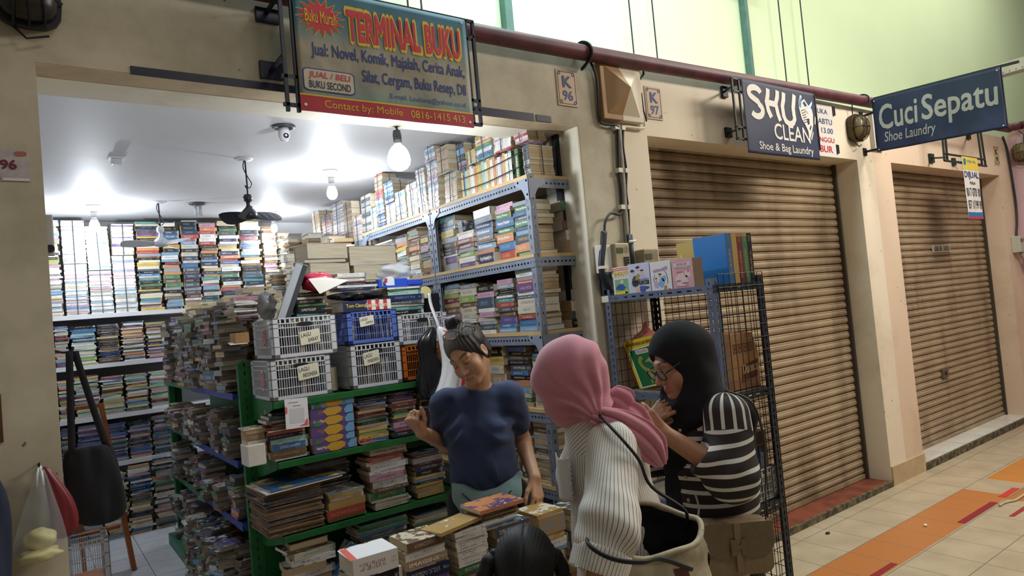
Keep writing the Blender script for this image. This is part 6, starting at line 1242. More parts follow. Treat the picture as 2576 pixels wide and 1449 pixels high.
sack('dark_jacket', 'dark cloth jacket hanging at the very edge of the post', 'clothing', (-.155, -.13, 0), [(1.32, .0, .03), (1.26, .0, .075), (1.18, .0, .088), (1.08, .0, .085), (.98, 0, .085), (.88, 0, .08), (.80, 0, .06)], plain('cloth_ink', '#20233a', .85, noise=.2), 27, depth=.5)
mb = MB(); mb.box((-.13, -.012, 1.345), (-.073, -.001, 1.49)); obj('wooden_strip', mb, plain('wood_dark', '#5a3a24', .5, noise=.2), label='short brown wooden strip fixed to the post above the jacket', cat='strip')
t = thing('folding_stand', 'orange-brown wooden folding stand leaning behind the navy tote', 'stand', (.32, 3.0, .06)); M_OR = plain('wood_orange', '#a8602c', .5, c2='#8a4a20', scale=10)
mb = MB(); mb.bar((.205, 2.98, 1.22), (.23, 2.86, .06), .045, .025); obj('leg', mb, M_OR, t); mb = MB(); mb.bar((.395, 2.98, 1.22), (.515, 2.86, .06), .085, .03); obj('leg', mb, M_OR, t)
mb = MB(); mb.bar((.19, 2.98, 1.205), (.39, 2.98, 1.205), .05, .025); obj('top_rail', mb, M_OR, t)
for z, xa, xb in ((.84, .21, .40), (.36, .225, .455)):
    mb = MB(); mb.bar((xa, 2.92, z), (xb, 2.92, z), .02, .04, side=(0, 1, 0)); obj('cross_rail', mb, M_OR, t)
t = crate(.12, .345, 2.35, 2.60, .062, .44, '#d2d0cc', 'tall white plastic basket standing under the navy tote', False)
t = thing('stool', 'low orange wooden stool just inside the post', 'stool', (.235, 1.55, .06))
mb = MB(); mb.box((.14, 1.5, .40), (.262, 1.75, .425)); obj('seat', mb, M_OR, t, bevel=.003)
for x in (.15, .25):
    for y in (1.51, 1.74): mb = MB(); mb.box((x - .012, y - .012, .06), (x + .012, y + .012, .40)); obj('leg', mb, M_OR, t)
if STUFF.V:
    o = bpy.data.objects.new('books', STUFF.mesh('books')); COL.objects.link(o); tag(o, 'small packed books on the back shelves, lower racks and green inner row', 'books', None, 'stuff')
# ------------------------------------------------------------------ people: bodies and clothes as blended solids meshed as one skin
F32 = np.float32
CR, CU, CF = np.array(rt), np.array(up), np.array(fw)
def unit(v): v = np.asarray(v, float); return v / np.linalg.norm(v)
def dirv(a, b, c): return unit(CR * a + CU * b + CF * c)
class Solid:
    def __init__(s, res, k=.02): s.res, s.k, s.P, s.cuts = res, k, [], []
    def cap(s, a, b, ra, rb=None, k=None, flat=None, sub=False):
        a, b = np.asarray(a, float), np.asarray(b, float); rb = ra if rb is None else rb; r = max(ra, rb)
        s.P.append(('c', np.minimum(a, b) - r, np.maximum(a, b) + r, (a, b, ra, rb, flat), s.k if k is None else k, sub)); return s
    def chain(s, pts, rs, k=None, flat=None):
        for i in range(len(pts) - 1): s.cap(pts[i], pts[i + 1], rs[i], rs[i + 1], k, flat)
        return s
    def ell(s, c, r, M=None, k=None, sub=False):
        c, r = np.asarray(c, float), np.asarray(r, float); M = np.eye(3) if M is None else np.asarray(M); m = r.max()
        s.P.append(('e', c - m, c + m, (c, r, M), s.k if k is None else k, sub)); return s
    def cut(s, p, n): s.cuts.append((np.asarray(p, float), unit(n))); return s     # removes the side n points to
    def dist(s, q, X, Y, Z):
        kind, _, _, d = q[:4]
        if kind == 'c':
            a, b, ra, rb, fl = d; px, py, pz = X - a[0], Y - a[1], Z - a[2]; ba = b - a; bb = max(ba @ ba, 1e-9)
            h = np.clip((px * ba[0] + py * ba[1] + pz * ba[2]) / bb, 0, 1); ex, ey, ez = px - h * ba[0], py - h * ba[1], pz - h * ba[2]
            if fl is not None:
                n, f = fl; e = (ex * n[0] + ey * n[1] + ez * n[2]) * (1 / f - 1); ex, ey, ez = ex + n[0] * e, ey + n[1] * e, ez + n[2] * e
                return (np.sqrt(ex * ex + ey * ey + ez * ez) - (ra + (rb - ra) * h)) * (f if f < 1 else 1)
            return np.sqrt(ex * ex + ey * ey + ez * ez) - (ra + (rb - ra) * h)
        c, r, M = d; px, py, pz = X - c[0], Y - c[1], Z - c[2]; l = [px * M[i, 0] + py * M[i, 1] + pz * M[i, 2] for i in range(3)]
        k0 = np.sqrt(sum((l[i] / r[i]) ** 2 for i in range(3))); k1 = np.sqrt(sum((l[i] / r[i] ** 2) ** 2 for i in range(3))) + 1e-6
        return k0 * (k0 - 1) / k1
    def mesh(s):
        h = s.res; lo = np.min([q[1] for q in s.P if not q[5]], 0) - 4 * h - .02; hi = np.max([q[2] for q in s.P if not q[5]], 0) + 4 * h + .02
        n = np.ceil((hi - lo) / h).astype(int) + 1; D = np.full(n, 1.0, F32); ax = [(lo[i] + h * np.arange(n[i])).astype(F32) for i in range(3)]
        for q in s.P:
            m = q[4] * 1.5 + 3 * h; i0 = np.clip(np.floor((q[1] - m - lo) / h).astype(int), 0, n); i1 = np.clip(np.ceil((q[2] + m - lo) / h).astype(int) + 1, 0, n)
            if np.any(i1 <= i0): continue
            sl = tuple(slice(i0[i], i1[i]) for i in range(3)); X, Y, Z = ax[0][sl[0]][:, None, None], ax[1][sl[1]][None, :, None], ax[2][sl[2]][None, None, :]
            d = s.dist(q, X, Y, Z).astype(F32); o = D[sl]; k = max(q[4], 1e-4)
            if q[5]: d = -d; t = np.clip(.5 - .5 * (o - d) / k, 0, 1); D[sl] = o * (1 - t) + d * t + k * t * (1 - t)
            else: t = np.clip(.5 + .5 * (d - o) / k, 0, 1); D[sl] = d * (1 - t) + o * t - k * t * (1 - t)
        for p, nn in s.cuts:
            d = ((ax[0][:, None, None] - p[0]) * nn[0] + (ax[1][None, :, None] - p[1]) * nn[1] + (ax[2][None, None, :] - p[2]) * nn[2]).astype(F32); D = np.maximum(D, d)
        I = D < 0; c = np.zeros(n - 1, np.int8)
        for dx in (0, 1):
            for dy in (0, 1):
                for dz in (0, 1): c += I[dx:n[0] - 1 + dx, dy:n[1] - 1 + dy, dz:n[2] - 1 + dz]
        cells = np.argwhere((c > 0) & (c < 8)); idx = -np.ones(n - 1, np.int64); idx[tuple(cells.T)] = np.arange(len(cells))
        acc = np.zeros((len(cells), 3)); cnt = np.zeros(len(cells)); cor = [(x, y, z) for x in (0, 1) for y in (0, 1) for z in (0, 1)]
        val = {k: D[cells[:, 0] + k[0], cells[:, 1] + k[1], cells[:, 2] + k[2]] for k in cor}
        for a in cor:
            for i in range(3):
                if a[i]: continue
                b = list(a); b[i] = 1; b = tuple(b); va, vb = val[a], val[b]; m = (va < 0) != (vb < 0); t = np.where(m, va / np.where(m, va - vb, 1), 0)
                p = np.array(a, float)[None, :].repeat(len(cells), 0); p[:, i] = t; acc[m] += p[m]; cnt[m] += 1
        V = lo + h * (cells + acc / cnt[:, None]); faces = []
        for i in range(3):
            j, k = (i + 1) % 3, (i + 2) % 3; s0 = [slice(None)] * 3; s1 = [slice(None)] * 3; s0[i] = slice(0, -1); s1[i] = slice(1, None); A, B = I[tuple(s0)], I[tuple(s1)]
            for flip, m in ((False, A & ~B), (True, ~A & B)):
                e = np.argwhere(m); e = e[(e[:, j] > 0) & (e[:, k] > 0) & (e[:, j] < n[j] - 1) & (e[:, k] < n[k] - 1)]
                if not len(e): continue
                def at(dj, dk): g = e.copy(); g[:, j] += dj; g[:, k] += dk; return idx[g[:, 0], g[:, 1], g[:, 2]]
                q = np.stack([at(-1, -1), at(0, -1), at(0, 0), at(-1, 0)], 1); faces.append(q[:, ::-1] if flip else q)
        return V, np.concatenate(faces)
def normals(V, Fc):
    a, b = V[Fc[:, 2]] - V[Fc[:, 0]], V[Fc[:, 3]] - V[Fc[:, 1]]; fn = np.cross(a, b); N = np.zeros_like(V)
    for i in range(4): np.add.at(N, Fc[:, i], fn)
    return N / (np.linalg.norm(N, axis=1, keepdims=True) + 1e-12)
def relax(V, Fc, it=2, lam=.5):
    for _ in range(it):
        A = np.zeros_like(V); c = np.zeros(len(V))
        for i in range(4):
            a, b = Fc[:, i], Fc[:, (i + 1) % 4]; np.add.at(A, a, V[b]); np.add.at(A, b, V[a]); np.add.at(c, a, 1); np.add.at(c, b, 1)
        V = V + lam * (A / np.maximum(c, 1)[:, None] - V)
    return V
def solid_obj(name, sd, mat, parent=None, disp=None, col=None, attr=None, base=None, label=None, cat=None, it=2, post=None):
    V, Fc = sd.mesh(); V = relax(V, Fc, it)
    if disp is not None: N = normals(V, Fc); V = V + N * disp(V, N)[:, None]
    me = bpy.data.meshes.new(name); me.from_pydata(V.tolist(), [], Fc.tolist()); me.update(); me.materials.append(mat)
    if col is not None:
        c = np.ones((len(V), 4)); c[:, :3] = col(V); me.color_attributes.new('Col', 'FLOAT_COLOR', 'POINT').data.foreach_set('color', c.ravel())
    if attr is not None:
        r = attr(V)
        for k, d in zip(('st', 'st2', 'sel'), r if isinstance(r, tuple) else (r,)): me.attributes.new(k, 'FLOAT', 'POINT').data.foreach_set('value', np.asarray(d, F32))
    return obj(name, me, mat, parent, smooth=True, base=base, label=label, cat=cat)
def waves(V, seed, f, n=5, warp=.6):
    rr = np.random.RandomState(seed); o = np.zeros(len(V))
    for i in range(n):
        d = unit(rr.normal(size=3)); ph = rr.rand() * 6; o += np.sin(f * (.6 + .8 * rr.rand()) * (V @ d) + ph + warp * np.sin(f * .5 * (V @ unit(rr.normal(size=3)))))
    return o / n
def attr_mat(name, rough=.55, bump=0.0):
    m, nt, b = new_mat(name); a = node(nt, 'ShaderNodeAttribute', attribute_name='Col'); n = node(nt, 'ShaderNodeTexNoise'); n.inputs['Scale'].default_value = 60; tc = node(nt, 'ShaderNodeTexCoord'); link(nt, tc.outputs['Object'], n.inputs['Vector'])
    mx = node(nt, 'ShaderNodeMix', data_type='RGBA', blend_type='MULTIPLY'); mx.inputs['Factor'].default_value = .25; link(nt, a.outputs['Color'], mx.inputs['A']); link(nt, ramp(nt, n.outputs['Fac'], [(.3, (.75, .7, .68)), (.6, (1, 1, 1))]), mx.inputs['B'])
    link(nt, mx.outputs['Result'], b.inputs['Base Color']); b.inputs['Roughness'].default_value = rough; return m
def cloth(name, color, rough=.85, weave=220, amt=.25, sheen=.1):
    m, nt, b = new_mat(name); tc = node(nt, 'ShaderNodeTexCoord'); n = node(nt, 'ShaderNodeTexNoise'); n.inputs['Scale'].default_value = weave; link(nt, tc.outputs['Object'], n.inputs['Vector']); c = hx(color)
    link(nt, ramp(nt, n.outputs['Fac'], [(.3, tuple(x * (1 - amt) for x in c)), (.65, c)]), b.inputs['Base Color']); b.inputs['Roughness'].default_value = rough; b.inputs['Sheen Weight'].default_value = sheen; return m
def stripe_cloth(name, c0, c1, lo, hi, rough=.8):
    # stripes follow 'st'; where 'sel' is positive they follow 'st2' instead
    m, nt, b = new_mat(name); A = [node(nt, 'ShaderNodeAttribute', attribute_name=k) for k in ('st', 'st2', 'sel')]; g = node(nt, 'ShaderNodeMath', operation='GREATER_THAN'); link(nt, A[2].outputs['Fac'], g.inputs[0]); g.inputs[1].default_value = 0.0
    mx = node(nt, 'ShaderNodeMix', data_type='FLOAT'); link(nt, g.outputs[0], mx.inputs[0]); link(nt, A[0].outputs['Fac'], mx.inputs[2]); link(nt, A[1].outputs['Fac'], mx.inputs[3]); f = node(nt, 'ShaderNodeMath', operation='FRACT'); link(nt, mx.outputs[0], f.inputs[0])
    link(nt, ramp(nt, f.outputs[0], [(lo, hx(c0)), (lo + .02, hx(c1)), (hi - .02, hx(c1)), (hi, hx(c0))]), b.inputs['Base Color']); b.inputs['Roughness'].default_value = rough; return m
M_SKIN = attr_mat('skin', .5); M_HAIR = plain('hair_black', '#141317', .6, c2='#0c0c10', scale=90); M_BLACK = cloth('cloth_black', '#0b0d14', .95, 220, .25, 0.0)
class Head:
    # axes in rows: side, forward, up; s scales a head of 0.225 m
    def __init__(h, c, f, u, s=1.0):
        f = unit(f); u = np.asarray(u, float); u = unit(u - f * (u @ f)); h.c, h.s, h.M = np.asarray(c, float), s, np.stack([np.cross(f, u), f, u])
    def w(h, x, y, z): return h.c + (np.array([x, y, z]) * h.s) @ h.M
    def loc(h, V): return (V - h.c) @ h.M.T / h.s
    def build(h, S, ears=True):
        e = lambda c, r, **k: S.ell(h.w(*c), np.array(r) * h.s, h.M, **k); cp = lambda a, b, ra, rb=None, **k: S.cap(h.w(*a), h.w(*b), ra * h.s, (rb or ra) * h.s, **k)
        e((0, -.014, .042), (.072, .093, .082)); e((0, .034, -.02), (.061, .058, .084)); e((0, .046, -.078), (.043, .040, .036)); cp((-.012, .077, -.099), (.012, .077, -.099), .014)
        for s in (-1, 1):
            e((s * .037, .062, -.036), (.027, .026, .030)); cp((s * .008, .086, .024), (s * .040, .074, .022), .012, k=.012)
            e((s * .031, .106, .003), (.017, .020, .012), sub=True, k=.012); e((s * .031, .0795, .002), (.0145, .013, .0125), k=.004)
            cp((s * .012, .098, -.035), (s * .0125, .100, -.038), .0085, k=.006)
            cp((s * .0215, .089, -.068), (s * .003, .0955, -.0625), .0042, .0054, k=.007); cp((s * .019, .089, -.070), (s * .003, .0945, -.0740), .0042, .0060, k=.007)
            if ears: e((s * .0745, -.006, -.008), (.009, .020, .031), k=.006); e((s * .082, -.002, -.006), (.006, .011, .020), sub=True, k=.005)
        cp((0, .090, .014), (0, .110, -.028), .0075, .011, k=.010); e((0, .112, -.034), (.0125, .012, .0105), k=.006)
    def paint(h, base, lips, brow, lid, age=0.0):
        base, lips, brow, lid = (np.array(hx(x)) for x in (base, lips, brow, lid))
        def f(V):
            L = h.loc(V); x, y, z = np.abs(L[:, 0]), L[:, 1], L[:, 2]; C = np.tile(base, (len(V), 1)); C *= (1 + .06 * waves(V, 3, 60))[:, None]
            def blend(m, c): nonlocal C; m = np.clip(m, 0, 1)[:, None]; C = C * (1 - m) + c * m
            fr_ = (y > .05) & (L[:, 1] < .14) & (np.abs(z) < .12)
            blend(fr_ * .35 * np.exp(-((x - .045) / .02) ** 2 - ((z + .035) / .02) ** 2), lips * .6 + base * .5)
            blend(fr_ * np.clip(1.6 - np.hypot(x / .024, (z + .068 + .0) / .0105) * 1.4, 0, 1), lips)
            blend(fr_ * (x < .021) * np.clip(1 - np.abs(z + .0685 - .0015 * np.cos(x * 150)) / .0016, 0, 1) * .8, lips * .25)
            bz = .027 + .007 * np.sin(np.clip((x - .012) / .04, 0, 1) * 2.4) - .0
            blend(fr_ * (y > .055) * np.clip((x - .010) / .006, 0, 1) * np.clip((.052 - x) / .008, 0, 1) * np.clip(1.5 - np.abs(z - bz) / .0042, 0, 1) * .85, brow)
            lz = -.0045 + .0045 * ((x - .031) / .016) ** 2
            blend(fr_ * (np.abs(x - .031) < .0185) * np.clip(1.4 - np.abs(z - lz) / .0022, 0, 1), lid)
            blend(fr_ * .35 * (np.abs(x - .031) < .022) * np.clip(1 - np.abs(z - .012) / .004, 0, 1), lid + base * .4)
            blend(fr_ * np.clip(1.3 - np.hypot((x - .0065) / .0045, (z + .0435) / .003), 0, 1) * (y > .095) * .8, lid)
            if age: blend(fr_ * age * np.clip(1 - np.abs(x - .026 - (-.04 - z) * .35) / .0022, 0, 1) * (z < -.036) * (z > -.075), base * .5); blend(fr_ * age * .6 * (x < .05) * (z > .035) * (np.sin(z * 520) > .75), base * .6)
            return C
        return f
def hand(S, wrist, d, back, thumb_side, curl=(.3, .4, .3), thumb=(.5, .55, -.25), s=1.0, spread=.06, flex=None):
    # d: towards the fingers; back: out of the back of the hand; thumb_side: +1/-1 on the axis back x d
    w_, d, b = np.asarray(wrist, float), unit(d), np.asarray(back, float); b = unit(b - d * (b @ d)); t = np.cross(b, d) * thumb_side
    P = lambda x, y, z: w_ + (d * x + t * y + b * z) * s
    for y0, x1, y1 in ((.012, .082, .029), (.004, .088, .009), (-.006, .085, -.011), (-.013, .078, -.029)): S.cap(P(0, y0, 0), P(x1, y1, 0), .0125 * s, .0105 * s, k=.012)
    S.cap(P(.012, .012, -.006), P(.045, .018, -.009), .014 * s, .011 * s, k=.012)
    for i, (x1, y1, L, r) in enumerate(((.082, .029, .070, .0086), (.088, .009, .078, .009), (.085, -.011, .073, .0086), (.078, -.029, .058, .0078))):
        p = P(x1, y1, 0); c = flex[i] if flex else curl; a = 0; sp_ = spread * (1.5 - i)
        for j, (fr_, ra, rb) in enumerate(((.46, r, r * .95), (.30, r * .95, r * .88), (.24, r * .88, r * .74))):
            a += c[j] * (1 + .08 * (i - 1)); q = p + (d * math.cos(a) * math.cos(sp_) + t * math.sin(sp_) * max(math.cos(a), 0) - b * math.sin(a)) * L * fr_ * s
            S.cap(p, q, ra * s, rb * s, k=.0035); p = q
    p = P(.022, .020, -.006); v = unit(d * thumb[0] + t * thumb[1] + b * thumb[2]); q = p + v * .042 * s; S.cap(p, q, .0125 * s, .0105 * s, k=.008)
    v2 = unit(v + d * .45 - t * .30 + b * thumb[2] * .4); p2 = q + v2 * .030 * s; S.cap(q, p2, .0102 * s, .0095 * s, k=.004); v3 = unit(v2 + d * .25 - t * .25); S.cap(p2, p2 + v3 * .024 * s, .0095 * s, .0076 * s, k=.004)
def col_const(c, amt=.05):
    c = np.array(hx(c)); return lambda V: c[None, :] * (1 + amt * waves(V, 3, 60))[:, None]
N3 = lambda *p: np.array(p, float)
def legs(S, hip, side, feet_z=0.0, r=.07, fwd=(0, 0, 0)):
    hip, side = N3(*hip), unit(side); fwd = N3(*fwd)
    for s in (-1, 1):
        a = hip + side * .085 * s; k = N3(a[0], a[1], feet_z + .43) + fwd * .03; an = N3(a[0], a[1], feet_z + .07); S.cap(a, k, .085, .055); S.cap(k, an, .052, .036); S.cap(an - N3(0, 0, .035), an + fwd * .15 - N3(0, 0, .045), .034, .026)
# ---------------------------------------------------------------- the seller
f = dirv(-.33, -.42, -.85); HD = Head((1.4715, -.2215, 1.438), f, CU * .88 - CR * .44, .955)
neck = N3(1.529, -.175, 1.262); shR, shL = N3(1.415, -.080, 1.232), N3(1.640, -.245, 1.238); chest, belly, hip = N3(1.515, -.175, 1.12), N3(1.53, -.165, .98), N3(1.57, -.12, .82)
elR, wrR, elL, wrL = N3(1.458, .012, 1.052), N3(1.288, -.098, 1.138), N3(1.745, -.160, 1.030), N3(1.678, -.318, .903)
tf = unit(N3(-.55, -.80, 0)); ts = unit(shL - shR)     # torso: front, and towards her left
B = Solid(.0036, .022); HD.build(B)
B.cap(HD.w(0, -.02, -.05), neck, .052, .055); B.cap(neck, N3(1.53, -.165, 1.20), .06, .08); B.cap(shR + ts * .03, shL - ts * .03, .052, k=.03)
B.cap(N3(1.527, -.165, 1.18), belly, .098, .105, k=.04, flat=(tf, .78)); B.cap(belly, hip, .105, .12, k=.04, flat=(tf, .8))
B.cap(shR, elR, .045, .036); B.cap(elR, wrR, .036, .026); B.cap(shL, elL, .045, .036); B.cap(elL, wrL, .036, .026)
hd = unit(N3(-.6, -.20, .70)); hand(B, wrR, hd, dirv(-.55, .1, -.8), -1, (1.25, 1.45, .9), (.75, .45, -.45), .98, .0)
hand(B, wrL, unit(N3(-.15, -.32, -.86)), dirv(.75, .0, -.6), -1, (.28, .35, .25), (.75, .5, -.3), .98, .04, flex=[(.5, .5, .3), (.2, .3, .25), (.15, .3, .25), (.3, .35, .3)])
legs(B, hip, ts, 0.0, fwd=tf)
pf_ = HD.paint('#bd8f70', '#a87262', '#3a2c28', '#3b2a26', .5)
person = solid_obj('person', B, M_SKIN, None, col=pf_, base=(1.57, -.12, 0), label='woman in a navy T-shirt with glasses pushed up on her hair bun, behind the books', cat='person')
H = Solid(.0038, .012); H.ell(HD.w(0, -.018, .048), (.0815, .098, .088), HD.M); H.ell(HD.w(0, -.05, -.01), (.074, .06, .07), HD.M); H.ell(HD.w(0, .100, -.062), (.072, .080, .128), HD.M, sub=True, k=.012)
H.ell(HD.w(.0, -.035, .148), (.038, .034, .030), HD.M, k=.008); H.ell(HD.w(.018, -.04, .160), (.022, .02, .022), HD.M, k=.006); H.ell(HD.w(-.02, -.03, .158), (.02, .024, .02), HD.M, k=.006)
for s in (-1, 1): H.cap(HD.w(s * .070, .018, .02), HD.w(s * .074, .006, -.045), .009, .004, k=.008)
def haircol(V):
    L = HD.loc(V); g = np.clip(np.exp(-((L[:, 1] - .055) / .028) ** 2 - ((L[:, 0] - .015) / .045) ** 2) * (.75 + .45 * np.sin(L[:, 0] * 900 + 60 * L[:, 1])), 0, 1)[:, None]
    return np.array(hx('#1b1a1e')) * (1 - g) + np.array(hx('#8f8b8a')) * g
solid_obj('hair', H, attr_mat('hair_greying', .5), person, disp=lambda V, N: .0011 * np.sin(HD.loc(V)[:, 0] * 520 + 2.5 * np.sin(HD.loc(V)[:, 2] * 40) + 60 * HD.loc(V)[:, 1]) + .0015 * waves(V, 2, 90), col=haircol)
T = Solid(.0045, .028); T.cap(N3(1.53, -.155, 1.195), neck + N3(-.012, -.016, -.006), .10, .068, flat=(tf, .9)); T.cap(shR + ts * .02, shL - ts * .02, .064, k=.03); T.cap(N3(1.527, -.165, 1.17), chest, .118, .125, k=.04, flat=(tf, .8))
for s in (-1, 1): T.ell(chest + ts * s * .062 + tf * .075 + N3(0, 0, -.012), (.052, .052, .05), k=.04)
T.cap(chest, belly, .122, .130, k=.05, flat=(tf, .85)); T.cap(belly, hip + N3(-.01, -.01, .055), .130, .135, k=.05, flat=(tf, .85)); T.ell(belly + tf * .05, (.08, .08, .09), k=.05)
T.cap(shR, shR + (elR - shR) * .80, .064, .066, k=.03); T.cap(shL, shL + (elL - shL) * .60, .064, .060, k=.03)
T.ell(neck + N3(-.020, -.034, .078), (.060, .060, .050), sub=True, k=.01); T.cap(HD.w(0, -.01, -.07), neck, .056, .058, sub=True, k=.006)
T.cut(shR + (elR - shR) * .80, elR - shR) if 0 else None
a_, b_ = shR + (elR - shR) * .82, elR; T.cap(a_ + (elR - shR) * .22, b_ + (elR - shR) * .4, .074, .08, sub=True, k=.004); a_ = shL + (elL - shL) * .66; T.cap(a_ + (elL - shL) * .26, elL + (elL - shL) * .4, .074, .08, sub=True, k=.004)
T.cut(N3(1.5, -.2, .875), N3(.1, -.10, -1))
def fold(V, N):
    z = V[:, 2]; a = (V - belly) @ ts; b = np.clip((1.12 - z) / .2, 0, 1)
    arm = np.exp(-((np.abs(a) - .115) / .05) ** 2) * np.exp(-((z - 1.13) / .07) ** 2)
    return .005 * waves(V, 8, 30) + .007 * b * np.sin(46 * (z * .8 + a * .75) + 2.2 * np.sin(a * 14)) * (.45 + .55 * (a < .06)) + .0035 * waves(V, 9, 75) + .008 * arm * np.sin(95 * (z + .6 * np.abs(a)) + 1.5 * np.sin(a * 30))
solid_obj('tshirt', T, cloth('tshirt_navy', '#263459', .85, 240, .2), person, disp=fold)
Pn = Solid(.006, .03); Pn.cap(hip + N3(0, 0, .03), hip - N3(0, 0, .05), .128, .135, flat=(tf, .85))
for s in (-1, 1): a = hip + ts * .085 * s; Pn.cap(a - N3(0, 0, .02), N3(a[0], a[1], .43) + tf * .03, .10, .078); Pn.cap(N3(a[0], a[1], .43) + tf * .03, N3(a[0], a[1], .10), .075, .06)
solid_obj('trousers', Pn, cloth('trousers_black', '#14151c', .9), person, disp=lambda V, N: .004 * waves(V, 4, 22))
# belt bag slung across her hips
t = thing('waist_bag', 'pale grey-green cloth waist bag hung low across the seller front', 'bag', tuple(hip + tf * .14))
Wb = Solid(.0045, .02); c0 = hip + tf * .125 + N3(0, 0, .02); pts = [hip + N3(0, 0, .01) + tf * .022 + ts * x + tf * (.145 - 1.6 * x * x) + N3(0, 0, z) for x, z in ((-.135, .085), (-.10, .045), (-.05, .0), (0, -.015), (.05, -.005), (.10, .035), (.14, .10))]
Wb.chain(pts, [.012, .034, .052, .058, .052, .034, .014], k=.02, flat=(tf, .45)); Wb.cap(pts[1] - N3(0, 0, .01), pts[3] - N3(0, 0, .10), .02, .04, flat=(tf, .4))
solid_obj('pouch', Wb, cloth('bag_sage', '#7f9a9b', .85, 200, .2), t, disp=lambda V, N: .003 * waves(V, 12, 40))
mb = MB(); mb.tube([p + tf * .028 + N3(0, 0, .012) for p in pts[1:6]], .0025, 6); obj('zip', mb, M_DARK, t)
# glasses on her hair
def glasses(name, label, hdc, c, M_F, frame_m, lens_m, wl=.026, hl=.020, arm=.11, gap=.034, spread=.085, lean=0.0, r=.0022, cat_eye=0.0, rows=None):
    # M_F: rows side, forward, up of the spectacles themselves
    t = thing(name, label, 'glasses', tuple(c)); c = N3(*c); S_, Fd, U_ = M_F
    for s in (-1, 1):
        ring = [c + S_ * (s * gap + wl * math.copysign(abs(math.cos(k * PI / 12)) ** .8, math.cos(k * PI / 12))) + U_ * hl * math.copysign(abs(math.sin(k * PI / 12)) ** .8, math.sin(k * PI / 12)) * (1 + cat_eye * s * math.cos(k * PI / 12)) for k in range(24)]
        mb = MB(); mb.tube(ring + ring[:2], r, 8, caps=False); obj('rim', mb, frame_m, t, smooth=True)
        mb = MB(); mb._add(ring, [tuple(range(24))]); obj('lens', mb, lens_m, t)
        mb = MB(); e = c + S_ * s * (gap + wl) + U_ * hl * .45; mb.tube([e, e + S_ * s * (spread - gap - wl) * .9 - Fd * .012, c + S_ * s * spread - Fd * arm * .7 + U_ * .004, c + S_ * s * spread * .93 - Fd * arm - U_ * .02], r * .9, 8); obj('temple', mb, frame_m, t, smooth=True)
    mb = MB(); mb.tube([c - S_ * (gap - wl) + U_ * .004, c + U_ * .009, c + S_ * (gap - wl) + U_ * .004], r, 8); obj('bridge', mb, frame_m, t)
    return t
M_LENS = plain('lens_clear', '#cfd6e0', .05, alpha=.22); Mg = HD.M; gs, gf = dirv(.95, .27, .12), dirv(-.05, .42, -.9); gf = unit(gf - gs * (gf @ gs)); gs_u = np.cross(gs, gf); gs_u = gs_u if gs_u[2] > 0 else -gs_u
glasses('eyeglasses', 'amber-rimmed cat-eye glasses resting on the seller hair', HD, N3(1.402, -.272, 1.533), (gs, gf, gs_u), plain('rim_amber', '#a8782c', .3, c2='#3a2a1c', scale=90), plain('lens_dim', '#8d92a8', .08, alpha=.45), .0255, .019, .10, .031, .066, r=.0024, cat_eye=.12)
# ---------------------------------------------------------------- the woman in the pink scarf, seen from behind
fc_ = unit(N3(*(CR * -.88 + CF * .47)) * N3(1, 1, 0)); sd_ = np.cross(N3(0, 0, 1), fc_)          # facing, and towards her left (the near side)
PH = Head((1.290, -1.072, 1.376), dirv(-.78, -.42, .50), CU * .9 - CR * .36, .92)
pn, pc, pw, ph_ = N3(1.342, -1.078, 1.262), N3(1.385, -1.09, 1.09), N3(1.40, -1.095, .93), N3(1.405, -1.09, .80)
sN, sF = N3(1.290, -1.205, 1.200), N3(1.505, -.975, 1.180); eN, wN = N3(1.190, -1.285, 1.040), N3(1.100, -1.300, .875); eF, wF = N3(1.53, -.93, .965), N3(1.49, -.90, 1.07)
B = Solid(.0048, .022); PH.build(B, False); B.cap(PH.w(0, -.02, -.05), pn, .05, .055); B.cap(pn, pc, .06, .095, flat=(fc_, .8)); B.cap(sN, sF, .048, k=.03); B.cap(pc, pw, .10, .10, flat=(fc_, .8)); B.cap(pw, ph_, .10, .12, flat=(fc_, .85))
B.cap(sN, eN, .046, .038); B.cap(eN, wN, .037, .027); B.cap(sF, eF, .046, .038); B.cap(eF, wF, .037, .027)
hand(B, wN, unit(N3(-.35, -.05, -.93)), sd_, -1, (.3, .4, .3)); hand(B, wF, unit(N3(-.9, -.2, .2)), N3(0, 0, 1), 1, (.5, .6, .4)); legs(B, ph_ - N3(0, 0, .03), sd_, 0.0, fwd=fc_)
person = solid_obj('person', B, M_SKIN, None, col=col_const('#b98a6a'), base=(1.405, -1.09, 0), label='woman in a pink headscarf and pin-striped shirt seen from behind with a cream tote', cat='person')
# shirt
def arm_frame(V, a, b):
    d = unit(b - a); h = (V - a) @ d; e = (V - a) - h[:, None] * d; return h, np.linalg.norm(e, axis=1), e
S1 = Solid(.005, .03); S1.cap(pn - N3(0, 0, .03), N3(1.385, -1.085, 1.16), .085, .125, flat=(fc_, .85)); S1.cap(sN - sd_ * .02, sF + sd_ * .02, .07, k=.04); S1.cap(N3(1.385, -1.085, 1.14), pw, .132, .142, k=.05, flat=(fc_, .86)); S1.cap(pw, ph_ - N3(0, 0, .10), .142, .150, k=.05, flat=(fc_, .88))
S1.ell(pc + fc_ * .085, (.085, .085, .075), k=.05); cuff = N3(1.137, -1.297, .957); mid = eN + N3(-.005, -.01, .0)
S1.cap(sF, eF, .07, .075, k=.03); S1.cap(eF, eF + (wF - eF) * .4, .07, .06, k=.03)
S1.cap(pn + N3(-.012, 0, .005), pn + N3(-.016, .0, .055), .068, .064, k=.012, flat=(fc_, .9)); S1.cap(pn + N3(-.02, 0, .02), pn + N3(-.035, .01, .12), .054, .056, k=.004, sub=True)
